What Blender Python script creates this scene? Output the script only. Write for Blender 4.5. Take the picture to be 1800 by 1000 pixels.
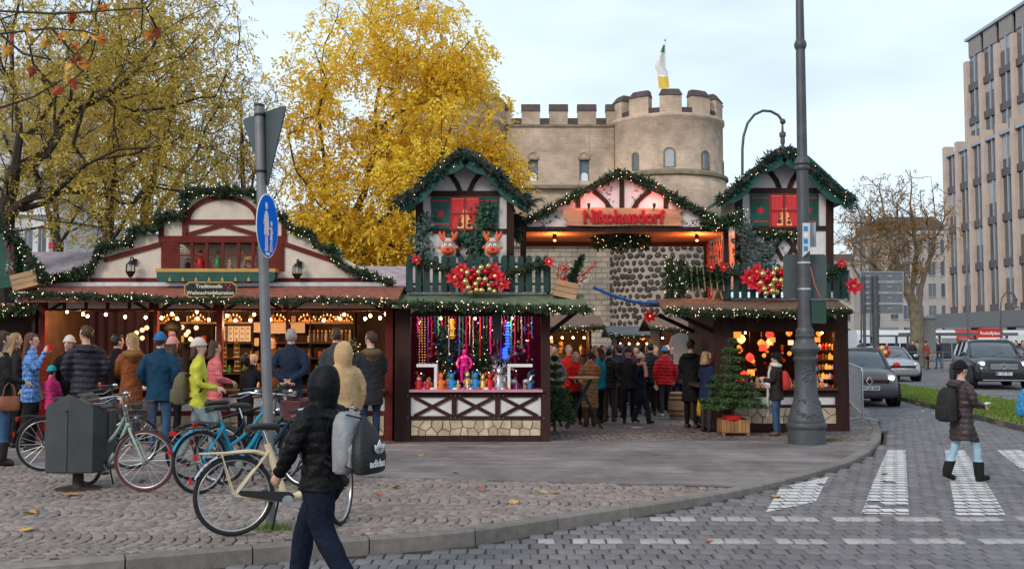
import bpy,bmesh,math,random
import numpy as np
from mathutils import Vector,Matrix,kdtree
for o in list(bpy.data.objects):
 bpy.data.objects.remove(o)
SC = bpy.context.scene
COL = SC.collection
random.seed(11)
RNG = np.random.default_rng(5)
R = math.radians

# ------ camera, sky, sun, exposure
CAMH = 1.75
FPX = 1750.0
PITCH = math.atan(95.0/FPX)
cam_d = bpy.data.cameras.new('camera')
cam = bpy.data.objects.new('camera',cam_d)
COL.objects.link(cam)
cam.location = (0,0,CAMH)
cam.rotation_euler = (math.pi/2+PITCH,0,0)
cam_d.sensor_width = 36.0
cam_d.lens = FPX/1800.0*36.0
cam_d.clip_start = 0.1
cam_d.clip_end = 3000
SC.camera = cam
SUN_ELEV,SUN_AZ = 30.0,215.0 # compass-like: azimuth clockwise from +Y; behind the camera, a little to the left
world = bpy.data.worlds.new('World')
SC.world = world
world.use_nodes = True
wn,wl = world.node_tree.nodes,world.node_tree.links
wn.clear()
w_out = wn.new('ShaderNodeOutputWorld')
w_bg = wn.new('ShaderNodeBackground')
w_sky = wn.new('ShaderNodeTexSky')
w_sky.sky_type = 'NISHITA'
w_sky.sun_disc = False
w_sky.sun_elevation = R(SUN_ELEV)
w_sky.sun_rotation = R(SUN_AZ)
w_sky.air_density = 1.0
w_sky.dust_density = 3.0
w_tc = wn.new('ShaderNodeTexCoord')
w_map = wn.new('ShaderNodeMapping')
w_map.inputs['Scale'].default_value = (1.0,1.0,3.2)
w_noise = wn.new('ShaderNodeTexNoise')
w_noise.inputs['Scale'].default_value = 1.7
w_noise.inputs['Detail'].default_value = 6
w_noise.inputs['Roughness'].default_value = 0.5
w_ramp = wn.new('ShaderNodeValToRGB') # even veil of cloud: brighter and greyer patches
w_ramp.color_ramp.elements[0].position = 0.38
w_ramp.color_ramp.elements[0].color = (5.1,6.3,8.1,1)
w_ramp.color_ramp.elements[1].position = 0.60
w_ramp.color_ramp.elements[1].color = (7.7,9.0,9.9,1)
w_mix = wn.new('ShaderNodeMix')
w_mix.data_type = 'RGBA'
w_mix.inputs['Factor'].default_value = 0.90
w_bg.inputs['Strength'].default_value = 0.1
wl.new(w_tc.outputs['Generated'],w_map.inputs['Vector'])
wl.new(w_map.outputs['Vector'],w_noise.inputs['Vector'])
wl.new(w_noise.outputs['Fac'],w_ramp.inputs['Fac'])
wl.new(w_sky.outputs['Color'],w_mix.inputs['A'])
wl.new(w_ramp.outputs['Color'],w_mix.inputs['B'])
wl.new(w_mix.outputs['Result'],w_bg.inputs['Color'])
wl.new(w_bg.outputs['Background'],w_out.inputs['Surface'])
sun_d = bpy.data.lights.new('sun','SUN')
sun_d.energy = 1.4
sun_d.angle = R(15)
sun_d.color = (1.0,0.92,0.82)
sun = bpy.data.objects.new('sun',sun_d)
COL.objects.link(sun)
sun.location = (-10,-10,30)
_az,_el = R(SUN_AZ),R(SUN_ELEV)
_to = Vector((math.sin(_az)*math.cos(_el),math.cos(_az)*math.cos(_el),math.sin(_el)))
sun.rotation_euler = _to.to_track_quat('Z','Y').to_euler()
vs = SC.view_settings
vs.view_transform = 'Standard'
vs.look = 'None'
vs.exposure = 0.32
vs.gamma = 1.0
vs.use_curve_mapping = False
SC.cycles.use_denoising = True
try:
 SC.cycles.denoiser = 'OPENIMAGEDENOISE'
except Exception:
 pass
SC.cycles.max_bounces = 6
SC.cycles.diffuse_bounces = 3
SC.cycles.glossy_bounces = 2
SC.cycles.transmission_bounces = 4
SC.cycles.transparent_max_bounces = 6
SC.cycles.caustics_reflective = False
SC.cycles.caustics_refractive = False
SC.cycles.sample_clamp_indirect = 4.0

# ------ measuring helpers: photo measurements to metres
SP,CP = math.sin(PITCH),math.cos(PITCH)
def ray(u,v):
 x,y = (u - 900.0)/FPX,(500.0 - v)/FPX
 return Vector((x,CP - y*SP,SP+y*CP))
def at(u,v,Y):
 d = ray(u,v)
 t = Y/d.y
 return Vector((d.x*t,Y,CAMH+d.z*t))
def gp(u,v,z=0.0):
 d = ray(u,v)
 t = (z - CAMH)/d.z
 return Vector((d.x*t,d.y*t,z))
def smooth(a,b,x):
 t = min(1.0,max(0.0,(x - a)/(b - a)))
 return t*t*(3 - 2*t)
def road_z(y):
 return -0.13+0.075*smooth(8.5,13.0,y)
def pave_z(y):
 return -0.22*smooth(17.5,25.0,y)
def gpave(u,v):
 z = 0.0
 for _ in range(6):
  p = gp(u,v,z)
  z = pave_z(p.y)
 return p
def groad(u,v):
 z = -0.1
 for _ in range(6):
  p = gp(u,v,z)
  z = road_z(p.y)
 return p
 
# ------ object helpers
def wmat(o):
 m = o.matrix_basis.copy()
 while o.parent:
  o = o.parent
  m = o.matrix_basis @ m
 return m
def tag(o,label=None,cat=None,group=None,kind=None):
 if label: o['label'] = label
 if cat: o['category'] = cat
 if group: o['group'] = group
 if kind: o['kind'] = kind
 return o
def thing(name,label,cat,loc=(0,0,0),rz=0.0,group=None):
 o = bpy.data.objects.new(name,None)
 COL.objects.link(o)
 o.empty_display_size = 0.2
 o.location = loc
 o.rotation_euler = (0,0,rz)
 return tag(o,label,cat,group)
def link_mesh(name,me,parent=None,loc=None):
 o = bpy.data.objects.new(name,me)
 COL.objects.link(o)
 if parent is not None:
  o.parent = parent
 if loc is not None:
  o.location = loc
 return o
def copy_tree(o,parent=None):
 c = o.copy()
 COL.objects.link(c)
 c.parent = parent
 for ch in list(o.children):
  copy_tree(ch,c)
 return c
ORD = ['first','second','third','fourth','fifth','sixth','seventh','eighth','ninth','tenth','eleventh','twelfth','thirteenth','fourteenth','fifteenth','sixteenth','seventeenth',
 'eighteenth','nineteenth','twentieth','twenty-first','twenty-second','twenty-third','twenty-fourth','twenty-fifth','twenty-sixth','twenty-seventh','twenty-eighth','twenty-ninth','thirtieth',
 'thirty-first','thirty-second','thirty-third','thirty-fourth','thirty-fifth','thirty-sixth','thirty-seventh','thirty-eighth','thirty-ninth','fortieth']
def number_row(group,text):
# things of one row are told apart by their order from the left
 row = [o for o in COL.objects if o.parent is None and o.get('group') == group]
 row.sort(key=lambda o: o.location.x/max(1.0,o.location.y))
 if len(row) <= len(ORD):
  for o,w in zip(row,ORD):
   o['label'] = text.replace('#',w)
class MB:
 def __init__(s):
  s.v,s.f,s.m = [],[],[]
 def add(s,vs,fs,mi=0):
  b = len(s.v)
  s.v.extend([tuple(p) for p in vs])
  s.f.extend([tuple(i+b for i in f) for f in fs])
  s.m.extend([mi]*len(fs))
  return s
 def bx(s,x0,x1,y0,y1,z0,z1,mi=0):
  return s.add([(x0,y0,z0),(x1,y0,z0),(x1,y1,z0),(x0,y1,z0),(x0,y0,z1),(x1,y0,z1),(x1,y1,z1),(x0,y1,z1)],
   [(0,3,2,1),(4,5,6,7),(0,1,5,4),(1,2,6,5),(2,3,7,6),(3,0,4,7)],mi)
 def obox(s,c,size,M3=None,mi=0):
  c = Vector(c)
  h = Vector(size)/2
  vs = []
  for sz in (-1,1):
   for sx,sy in ((-1,-1),(1,-1),(1,1),(-1,1)):
    p = Vector((sx*h.x,sy*h.y,sz*h.z))
    vs.append(c+(M3 @ p if M3 is not None else p))
  return s.add(vs,[(0,3,2,1),(4,5,6,7),(0,1,5,4),(1,2,6,5),(2,3,7,6),(3,0,4,7)],mi)
 def beam(s,p0,p1,w,d,n=(0,-1,0),mi=0):
 # a timber from p0 to p1, w wide in the plane square to n, d thick along n
  p0,p1 = Vector(p0),Vector(p1)
  ax = (p1 - p0)
  L = ax.length
  ax.normalize()
  nn = Vector(n)
  nn = (nn - ax*nn.dot(ax)).normalized()
  sd = ax.cross(nn)
  M3 = Matrix((sd,nn,ax)).transposed()
  return s.obox((p0+p1)/2,(w,d,L),M3,mi)
 def loft(s,rings,mi=0,caps=True,closed=False):
  n = len(rings[0])
  vs,fs = [],[]
  for r in rings:
   vs.extend(r)
  k = len(rings)
  for i in range(k if closed else k - 1):
   a,b = i*n,((i+1) % k)*n
   for j in range(n):
    fs.append((a+j,a+(j+1) % n,b+(j+1) % n,b+j))
  if caps and not closed:
   fs.append(tuple(reversed(range(n))))
   fs.append(tuple(range((k - 1)*n,k*n)))
  return s.add(vs,fs,mi)
 def tube(s,pts,r,n=8,mi=0,caps=True,closed=False,flat=1.0):
  pts = [Vector(p) for p in pts]
  k = len(pts)
  if not hasattr(r,'__len__'):
   r = [r]*k
  rings = []
  prev = None
  for i in range(k):
   if closed:
    t = pts[(i+1) % k] - pts[i - 1]
   else:
    t = pts[min(i+1,k - 1)] - pts[max(i - 1,0)]
   if t.length < 1e-9:
    t = Vector((0,0,1))
   t.normalize()
   if prev is None:
    up = Vector((0,0,1)) if abs(t.z) < 0.9 else Vector((0,1,0))
    a = (up - t*up.dot(t)).normalized()
   else:
    a = (prev - t*prev.dot(t))
    if a.length < 1e-6:
     a = t.orthogonal()
    a.normalize()
   prev = a
   b = t.cross(a)
   rings.append([pts[i]+(a*math.cos(2*math.pi*j/n)*flat+b*math.sin(2*math.pi*j/n))*r[i] for j in range(n)])
  return s.loft(rings,mi,caps,closed)
 def lathe(s,prof,n=16,c=(0,0,0),M3=None,mi=0):
  c = Vector(c)
  rings = []
  for r,z in prof:
   ring = []
   for j in range(n):
    p = Vector((r*math.cos(2*math.pi*j/n),r*math.sin(2*math.pi*j/n),z))
    ring.append(c+(M3 @ p if M3 is not None else p))
   rings.append(ring)
  return s.loft(rings,mi)
 def ell(s,c,rad,nu=12,nv=8,M3=None,mi=0):
  if not hasattr(rad,'__len__'):
   rad = (rad,rad,rad)
  c = Vector(c)
  rings = []
  for i in range(nv+1):
   th = math.pi*(i+0.0)/nv
   th = min(max(th,0.08),math.pi - 0.08)
   ring = []
   for j in range(nu):
    ph = 2*math.pi*j/nu
    p = Vector((rad[0]*math.sin(th)*math.cos(ph),rad[1]*math.sin(th)*math.sin(ph),-rad[2]*math.cos(th)))
    ring.append(c+(M3 @ p if M3 is not None else p))
   rings.append(ring)
  return s.loft(rings,mi)
 def prism(s,poly,y0,y1,mi=0):
 # outline in the x-z plane pushed along y
  n = len(poly)
  area = sum(poly[i][0]*poly[(i+1) % n][1] - poly[(i+1) % n][0]*poly[i][1] for i in range(n))
  if area < 0:
   poly = list(reversed(poly))
  vs = [(x,y0,z) for x,z in poly]+[(x,y1,z) for x,z in poly]
  fs = [tuple(range(n)),tuple(reversed(range(n,2*n)))]
  for i in range(n):
   j = (i+1) % n
   fs.append((j,i,n+i,n+j))
  return s.add(vs,fs,mi)
 def zprism(s,poly,z0,z1,mi=0):
  n = len(poly)
  area = sum(poly[i][0]*poly[(i+1) % n][1] - poly[(i+1) % n][0]*poly[i][1] for i in range(n))
  if area < 0:
   poly = list(reversed(poly))
  vs = [(x,y,z0) for x,y in poly]+[(x,y,z1) for x,y in poly]
  fs = [tuple(reversed(range(n))),tuple(range(n,2*n))]
  for i in range(n):
   j = (i+1) % n
   fs.append((i,j,n+j,n+i))
  return s.add(vs,fs,mi)
 def xf(s,Mx,start=0):
  s.v[start:] = [tuple(Mx @ Vector(p)) for p in s.v[start:]]
  return s
 def mesh(s,name,mats,smooth_=False):
  me = bpy.data.meshes.new(name)
  me.from_pydata(s.v,[],s.f)
  if not isinstance(mats,(list,tuple)):
   mats = [mats]
  for m in mats:
   me.materials.append(m)
  if len(mats) > 1:
   me.polygons.foreach_set('material_index',s.m)
  if smooth_:
   me.polygons.foreach_set('use_smooth',[True]*len(s.f))
   try:
    me.set_sharp_from_angle(angle=R(42))
   except Exception:
    pass
  me.update()
  return me
 def build(s,name,mats,parent=None,smooth_=False,world=True,label=None,cat=None,group=None,kind=None,origin=None):
 # vertices are in world space; the object's origin goes to its parent's frame or to its own base
  loc = None
  if parent is not None:
   if world:
    s.xf(wmat(parent).inverted())
  elif world:
   if origin is None:
    a = np.array(s.v)
    lo,hi = a.min(0),a.max(0)
    origin = Vector(((lo[0]+hi[0])/2,(lo[1]+hi[1])/2,lo[2]))
   loc = Vector(origin)
   s.xf(Matrix.Translation(-loc))
  o = link_mesh(name,s.mesh(name,mats,smooth_),parent,loc)
  return tag(o,label,cat,group,kind)
def np_mesh(name,V,F,mats,mi=None,smooth_=False):
# fast mesh of equal quads or triangles from arrays
 me = bpy.data.meshes.new(name)
 k = F.shape[1]
 me.vertices.add(len(V))
 me.vertices.foreach_set('co',np.ascontiguousarray(V,dtype=np.float32).ravel())
 me.loops.add(F.size)
 me.loops.foreach_set('vertex_index',np.ascontiguousarray(F,dtype=np.int32).ravel())
 me.polygons.add(len(F))
 me.polygons.foreach_set('loop_start',np.arange(0,F.size,k,dtype=np.int32))
 if not isinstance(mats,(list,tuple)):
  mats = [mats]
 for m in mats:
  me.materials.append(m)
 if mi is not None:
  me.polygons.foreach_set('material_index',np.asarray(mi,dtype=np.int32))
 if smooth_:
  me.polygons.foreach_set('use_smooth',np.ones(len(F),dtype=bool))
 me.update(calc_edges=True)
 return me
def set_tone(me,tones):
 a = me.attributes.new('tone','FLOAT','FACE')
 a.data.foreach_set('value',np.asarray(tones,dtype=np.float32))
 
# ------ materials
MATS = {}
def nd(nt,t,**kw):
 n = nt.nodes.new(t)
 for k,v in kw.items():
  n.inputs[k].default_value = v
 return n
def mat(name,col,rough=0.65,metal=0.0,var=0.12,scale=6.0,bump=0.0,bscale=40.0,emit=None,estr=0.0,tone=0.0,rnd=0.0,spec=0.3,
 col2=None,stretch=(1,1,1),trans=0.0,alpha=1.0,sss=0.0):
 if name in MATS:
  return MATS[name]
 m = bpy.data.materials.new(name)
 m.use_nodes = True
 nt = m.node_tree
 b = nt.nodes['Principled BSDF']
 b.inputs['Roughness'].default_value = rough
 b.inputs['Metallic'].default_value = metal
 b.inputs['Specular IOR Level'].default_value = spec
 if trans: b.inputs['Transmission Weight'].default_value = trans
 if alpha < 1: b.inputs['Alpha'].default_value = alpha
 c = Vector(col[:3])
 lo = [max(0.0,x*(1 - var)) for x in c]
 hi = [min(1.0,x*(1+var)) for x in (col2 if col2 else c)]
 tc = nd(nt,'ShaderNodeTexCoord')
 mp = nd(nt,'ShaderNodeMapping')
 mp.inputs['Scale'].default_value = stretch
 nt.links.new(tc.outputs['Object'],mp.inputs['Vector'])
 nz = nd(nt,'ShaderNodeTexNoise',Scale=scale,Detail=5.0,Roughness=0.6)
 nt.links.new(mp.outputs['Vector'],nz.inputs['Vector'])
 rp = nd(nt,'ShaderNodeValToRGB')
 rp.color_ramp.elements[0].position = 0.3
 rp.color_ramp.elements[0].color = (*lo,1)
 rp.color_ramp.elements[1].position = 0.7
 rp.color_ramp.elements[1].color = (*hi,1)
 nt.links.new(nz.outputs['Fac'],rp.inputs['Fac'])
 outc = rp.outputs['Color']
 if tone or rnd:
  hsv = nd(nt,'ShaderNodeHueSaturation')
  nt.links.new(outc,hsv.inputs['Color'])
  ma = nd(nt,'ShaderNodeMath')
  ma.operation = 'MULTIPLY_ADD'
  if tone:
   at_ = nd(nt,'ShaderNodeAttribute')
   at_.attribute_name = 'tone'
   nt.links.new(at_.outputs['Fac'],ma.inputs[0])
   ma.inputs[1].default_value = tone
  else:
   oi = nd(nt,'ShaderNodeObjectInfo')
   nt.links.new(oi.outputs['Random'],ma.inputs[0])
   ma.inputs[1].default_value = rnd
  ma.inputs[2].default_value = 1.0 - (tone or rnd)*0.5
  nt.links.new(ma.outputs[0],hsv.inputs['Value'])
  outc = hsv.outputs['Color']
 nt.links.new(outc,b.inputs['Base Color'])
 if bump:
  n2 = nd(nt,'ShaderNodeTexNoise',Scale=bscale,Detail=4.0)
  nt.links.new(mp.outputs['Vector'],n2.inputs['Vector'])
  bp = nd(nt,'ShaderNodeBump',Strength=bump,Distance=0.02)
  nt.links.new(n2.outputs['Fac'],bp.inputs['Height'])
  nt.links.new(bp.outputs['Normal'],b.inputs['Normal'])
 if emit:
  b.inputs['Emission Color'].default_value = (*emit,1)
  b.inputs['Emission Strength'].default_value = estr
 MATS[name] = m
 return m
def emis(name,col,strength,sample=False):
 if name in MATS:
  return MATS[name]
 m = bpy.data.materials.new(name)
 m.use_nodes = True
 b = m.node_tree.nodes['Principled BSDF']
 b.inputs['Base Color'].default_value = (*col,1)
 b.inputs['Emission Color'].default_value = (*col,1)
 b.inputs['Emission Strength'].default_value = strength
 if not sample:
  m.cycles.emission_sampling = 'NONE'
 MATS[name] = m
 return m
def brick_mat(name,c1,c2,mortar,bw,bh,msize=0.02,var=0.25,axis='xz',bump=0.4,nscale=0.6,cyl=False):
 if name in MATS:
  return MATS[name]
 m = bpy.data.materials.new(name)
 m.use_nodes = True
 nt = m.node_tree
 b = nt.nodes['Principled BSDF']
 b.inputs['Roughness'].default_value = 0.9
 b.inputs['Specular IOR Level'].default_value = 0.2
 tc = nd(nt,'ShaderNodeTexCoord')
 sp = nd(nt,'ShaderNodeSeparateXYZ')
 nt.links.new(tc.outputs['Object'],sp.inputs[0])
 cb = nd(nt,'ShaderNodeCombineXYZ')
 if cyl:
  an = nd(nt,'ShaderNodeMath'); an.operation = 'ARCTAN2'
  nt.links.new(sp.outputs['Y'],an.inputs[0]); nt.links.new(sp.outputs['X'],an.inputs[1])
  mu = nd(nt,'ShaderNodeMath'); mu.operation = 'MULTIPLY'; mu.inputs[1].default_value = cyl
  nt.links.new(an.outputs[0],mu.inputs[0])
  nt.links.new(mu.outputs[0],cb.inputs['X'])
 else:
  nt.links.new(sp.outputs['X' if axis[0] == 'x' else 'Y'],cb.inputs['X'])
 nt.links.new(sp.outputs['Z' if axis[1] == 'z' else 'Y'],cb.inputs['Y'])
 bt = nt.nodes.new('ShaderNodeTexBrick')
 bt.inputs['Scale'].default_value = 1.0
 bt.inputs['Brick Width'].default_value = bw
 bt.inputs['Row Height'].default_value = bh
 bt.inputs['Mortar Size'].default_value = msize
 bt.inputs['Mortar Smooth'].default_value = 0.3
 bt.inputs['Color1'].default_value = (*c1,1)
 bt.inputs['Color2'].default_value = (*c2,1)
 bt.inputs['Mortar'].default_value = (*mortar,1)
 nt.links.new(cb.outputs[0],bt.inputs['Vector'])
 nz = nd(nt,'ShaderNodeTexNoise',Scale=nscale,Detail=8.0,Roughness=0.65)
 nt.links.new(tc.outputs['Object'],nz.inputs['Vector'])
 mr = nd(nt,'ShaderNodeMapRange')
 mr.inputs['From Min'].default_value = 0.3; mr.inputs['From Max'].default_value = 0.7
 mr.inputs['To Min'].default_value = 1 - var; mr.inputs['To Max'].default_value = 1+var
 nt.links.new(nz.outputs['Fac'],mr.inputs['Value'])
 hsv = nd(nt,'ShaderNodeHueSaturation')
 nt.links.new(bt.outputs['Color'],hsv.inputs['Color'])
 nt.links.new(mr.outputs[0],hsv.inputs['Value'])
 nt.links.new(hsv.outputs['Color'],b.inputs['Base Color'])
 bp = nd(nt,'ShaderNodeBump',Strength=bump,Distance=0.05)
 nt.links.new(bt.outputs['Fac'],bp.inputs['Height'])
 bp.invert = True
 nt.links.new(bp.outputs['Normal'],b.inputs['Normal'])
 MATS[name] = m
 return m
def text_mb(txt,width,depth=0.008,bold=0.0,shear=0.0,mi=0):
# lettering in the x-z plane, facing -y, centred on x, baseline z = 0, given width
 cu = bpy.data.curves.new('lettering','FONT')
 cu.body = txt
 cu.align_x = 'CENTER'
 cu.size = 1.0
 cu.offset = bold
 cu.shear = shear
 cu.extrude = 0.05
 cu.resolution_u = 3
 ob = bpy.data.objects.new('lettering',cu)
 COL.objects.link(ob)
 dg = bpy.context.evaluated_depsgraph_get()
 me = bpy.data.meshes.new_from_object(ob.evaluated_get(dg))
 vs = np.array([v.co[:] for v in me.vertices])
 fs = [tuple(p.vertices) for p in me.polygons]
 bpy.data.objects.remove(ob)
 bpy.data.curves.remove(cu)
 bpy.data.meshes.remove(me)
 k = width/(vs[:,0].max() - vs[:,0].min())
 mb = MB()
 mb.add([(x*k,-z*(depth/0.1) ,y*k) for x,y,z in vs],fs,mi)
 return mb
def point_light(name,loc,energy,col,rad=0.05,parent=None):
 ld = bpy.data.lights.new(name,'POINT')
 ld.energy = energy
 ld.color = col
 ld.shadow_soft_size = rad
 o = bpy.data.objects.new(name,ld)
 COL.objects.link(o)
 if parent is not None:
  o.parent = parent
  o.location = wmat(parent).inverted() @ Vector(loc)
 else:
  o.location = loc
 return o
 
# ------ ground, road, pavement
def pave_z2(x,y):
 return pave_z(y)*(1.0 - smooth(4.6,6.6,x))
KERB_PX = [(0,999),(213,981),(430,963),(540,952),(700,943),(817,934),(933,916),(1033,901),(1197,877),(1294,861),
 (1411,834),(1489,812),(1528,792),(1546,771),(1548,755),(1542,742),(1530,728),(1514,711),(1500,694)]
KERB = [Vector((-60.0,3.2,0)),Vector((-14.0,7.0,0))]+[gp(u,v,0) for u,v in KERB_PX]
KERB.append(KERB[-1]+Vector((14.0,45.0,0)))
KX = np.array([p.x for p in KERB]); KY = np.array([p.y for p in KERB])
for _i in range(1,len(KY)):
 KY[_i] = max(KY[_i],KY[_i - 1]+0.02)
def kerb_x(y):
 return float(np.interp(y,KY,KX))
def y_asphalt(x):
 return 13.9 - 0.21*(x+7.0)
def in_view(x,y,m=1.6):
 return abs(x) < 0.525*y+m
M_ASPH = mat('asphalt',(0.235,0.205,0.196),0.88,var=0.22,scale=1.6,bump=0.25,bscale=140,spec=0.3)
def asphalt_mat():
 m = M_ASPH
 nt = m.node_tree
 b = nt.nodes['Principled BSDF']
 src = b.inputs['Base Color'].links[0].from_socket
 tc = nd(nt,'ShaderNodeTexCoord')
 def layer(src,node_out,p0,p1,c0,c1,fac):
  rp = nd(nt,'ShaderNodeValToRGB')
  rp.color_ramp.elements[0].position = p0; rp.color_ramp.elements[0].color = (c0,c0,c0,1)
  rp.color_ramp.elements[1].position = p1; rp.color_ramp.elements[1].color = (c1,c1,c1,1)
  nt.links.new(node_out,rp.inputs['Fac'])
  mx = nt.nodes.new('ShaderNodeMix'); mx.data_type = 'RGBA'; mx.blend_type = 'MULTIPLY'; mx.inputs['Factor'].default_value = fac
  nt.links.new(src,mx.inputs['A']); nt.links.new(rp.outputs['Color'],mx.inputs['B'])
  return mx.outputs['Result']
 n1 = nd(nt,'ShaderNodeTexNoise',Scale=.55,Detail=7.0,Roughness=.7); nt.links.new(tc.outputs['Object'],n1.inputs['Vector'])
 src = layer(src,n1.outputs['Fac'],.38,.60,.62,1.16,1.0)
 mp = nd(nt,'ShaderNodeMapping'); mp.inputs['Scale'].default_value = (.25,2.2,1); nt.links.new(tc.outputs['Object'],mp.inputs['Vector'])
 n2 = nd(nt,'ShaderNodeTexNoise',Scale=1.6,Detail=6.0); nt.links.new(mp.outputs['Vector'],n2.inputs['Vector'])
 src = layer(src,n2.outputs['Fac'],.38,.6,.82,1.08,1.0)
 v = nt.nodes.new('ShaderNodeTexVoronoi'); v.inputs['Scale'].default_value = 2.3; nt.links.new(tc.outputs['Object'],v.inputs['Vector'])
 src = layer(src,v.outputs['Distance'],.025,.04,.45,1.0,1.0)
 n3 = nd(nt,'ShaderNodeTexNoise',Scale=160.0,Detail=2.0); nt.links.new(tc.outputs['Object'],n3.inputs['Vector'])
 src = layer(src,n3.outputs['Fac'],.35,.7,.72,1.25,1.0)
 nt.links.new(src,b.inputs['Base Color'])
asphalt_mat()
M_BED = mat('paving_bed',(0.055,0.05,0.044),0.95,var=0.3,scale=12,bump=0.3,bscale=90,spec=0.15)
M_SETT = mat('granite_sett',(0.235,0.188,0.165),0.75,var=0.16,scale=22,bump=0.35,bscale=70,tone=0.5,spec=0.4)
M_BLOCK = mat('basalt_block',(0.150,0.137,0.139),0.62,var=0.16,scale=22,bump=0.3,bscale=80,tone=0.45,spec=0.45)
M_PAINT = mat('road_paint',(0.60,0.58,0.56),0.6,var=0.22,scale=26,bump=0.2,bscale=90,tone=0.3)
M_TILE = mat('pale_paver',(0.37,0.335,0.325),0.65,var=0.12,scale=20,bump=0.2,bscale=80,tone=0.25)
M_KERB = mat('kerb_granite',(0.20,0.175,0.155),0.8,var=0.2,scale=9,bump=0.35,bscale=80,rnd=0.25)
M_GROUND = mat('earth',(0.10,0.095,0.09),0.95,var=0.2,scale=0.3)
def small_cobble_mat(name,c,size,bump=0.6):
 m = bpy.data.materials.new(name)
 m.use_nodes = True
 nt = m.node_tree
 b = nt.nodes['Principled BSDF']
 b.inputs['Roughness'].default_value = 0.7
 tc = nd(nt,'ShaderNodeTexCoord')
 vo = nt.nodes.new('ShaderNodeTexVoronoi')
 vo.feature = 'DISTANCE_TO_EDGE'
 vo.inputs['Scale'].default_value = 1/size
 vo.inputs['Randomness'].default_value = 0.6
 v2 = nt.nodes.new('ShaderNodeTexVoronoi')
 v2.inputs['Scale'].default_value = 1/size
 v2.inputs['Randomness'].default_value = 0.6
 nt.links.new(tc.outputs['Object'],vo.inputs['Vector'])
 nt.links.new(tc.outputs['Object'],v2.inputs['Vector'])
 rp = nd(nt,'ShaderNodeValToRGB')
 rp.color_ramp.elements[0].position = 0.02
 rp.color_ramp.elements[0].color = (*[x*0.35 for x in c],1)
 rp.color_ramp.elements[1].position = 0.12
 rp.color_ramp.elements[1].color = (1,1,1,1)
 nt.links.new(vo.outputs['Distance'],rp.inputs['Fac'])
 nz = nd(nt,'ShaderNodeTexNoise',Scale=0.7,Detail=5.0)
 nt.links.new(tc.outputs['Object'],nz.inputs['Vector'])
 r2 = nd(nt,'ShaderNodeValToRGB')
 r2.color_ramp.elements[0].position = 0.35
 r2.color_ramp.elements[0].color = (*[x*0.75 for x in c],1)
 r2.color_ramp.elements[1].position = 0.65
 r2.color_ramp.elements[1].color = (c[0]*1.3,c[1]*1.2,c[2]*1.1,1)
 nt.links.new(nz.outputs['Fac'],r2.inputs['Fac'])
 hs = nd(nt,'ShaderNodeHueSaturation')
 sp = nd(nt,'ShaderNodeSeparateColor')
 nt.links.new(v2.outputs['Color'],sp.inputs[0])
 mr = nd(nt,'ShaderNodeMapRange')
 mr.inputs['To Min'].default_value = 0.65; mr.inputs['To Max'].default_value = 1.35
 nt.links.new(sp.outputs[0],mr.inputs['Value'])
 nt.links.new(mr.outputs[0],hs.inputs['Value'])
 nt.links.new(r2.outputs['Color'],hs.inputs['Color'])
 mx = nt.nodes.new('ShaderNodeMix'); mx.data_type = 'RGBA'; mx.blend_type = 'MULTIPLY'
 mx.inputs['Factor'].default_value = 1.0
 nt.links.new(hs.outputs['Color'],mx.inputs['A'])
 nt.links.new(rp.outputs['Color'],mx.inputs['B'])
 nt.links.new(mx.outputs['Result'],b.inputs['Base Color'])
 bp = nd(nt,'ShaderNodeBump',Strength=bump,Distance=0.02)
 nt.links.new(rp.outputs['Color'],bp.inputs['Height'])
 nt.links.new(bp.outputs['Normal'],b.inputs['Normal'])
 return m
M_ALLEY = small_cobble_mat('alley_cobbles',(0.20,0.17,0.155),0.11)
M_ROADFAR = small_cobble_mat('road_setts_far',(0.165,0.165,0.175),0.17,0.5)
def strip_grid(rows,zf):
# rows: list of (y, [x...]) with equal counts
 mb = MB()
 n = len(rows[0][1])
 for y,xs in rows:
  mb.v.extend([(x,y,zf(x,y)) for x in xs])
 for i in range(len(rows) - 1):
  for j in range(n - 1):
   a = i*n+j
   mb.f.append((a,a+1,a+n+1,a+n)); mb.m.append(0)
 return mb
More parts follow.
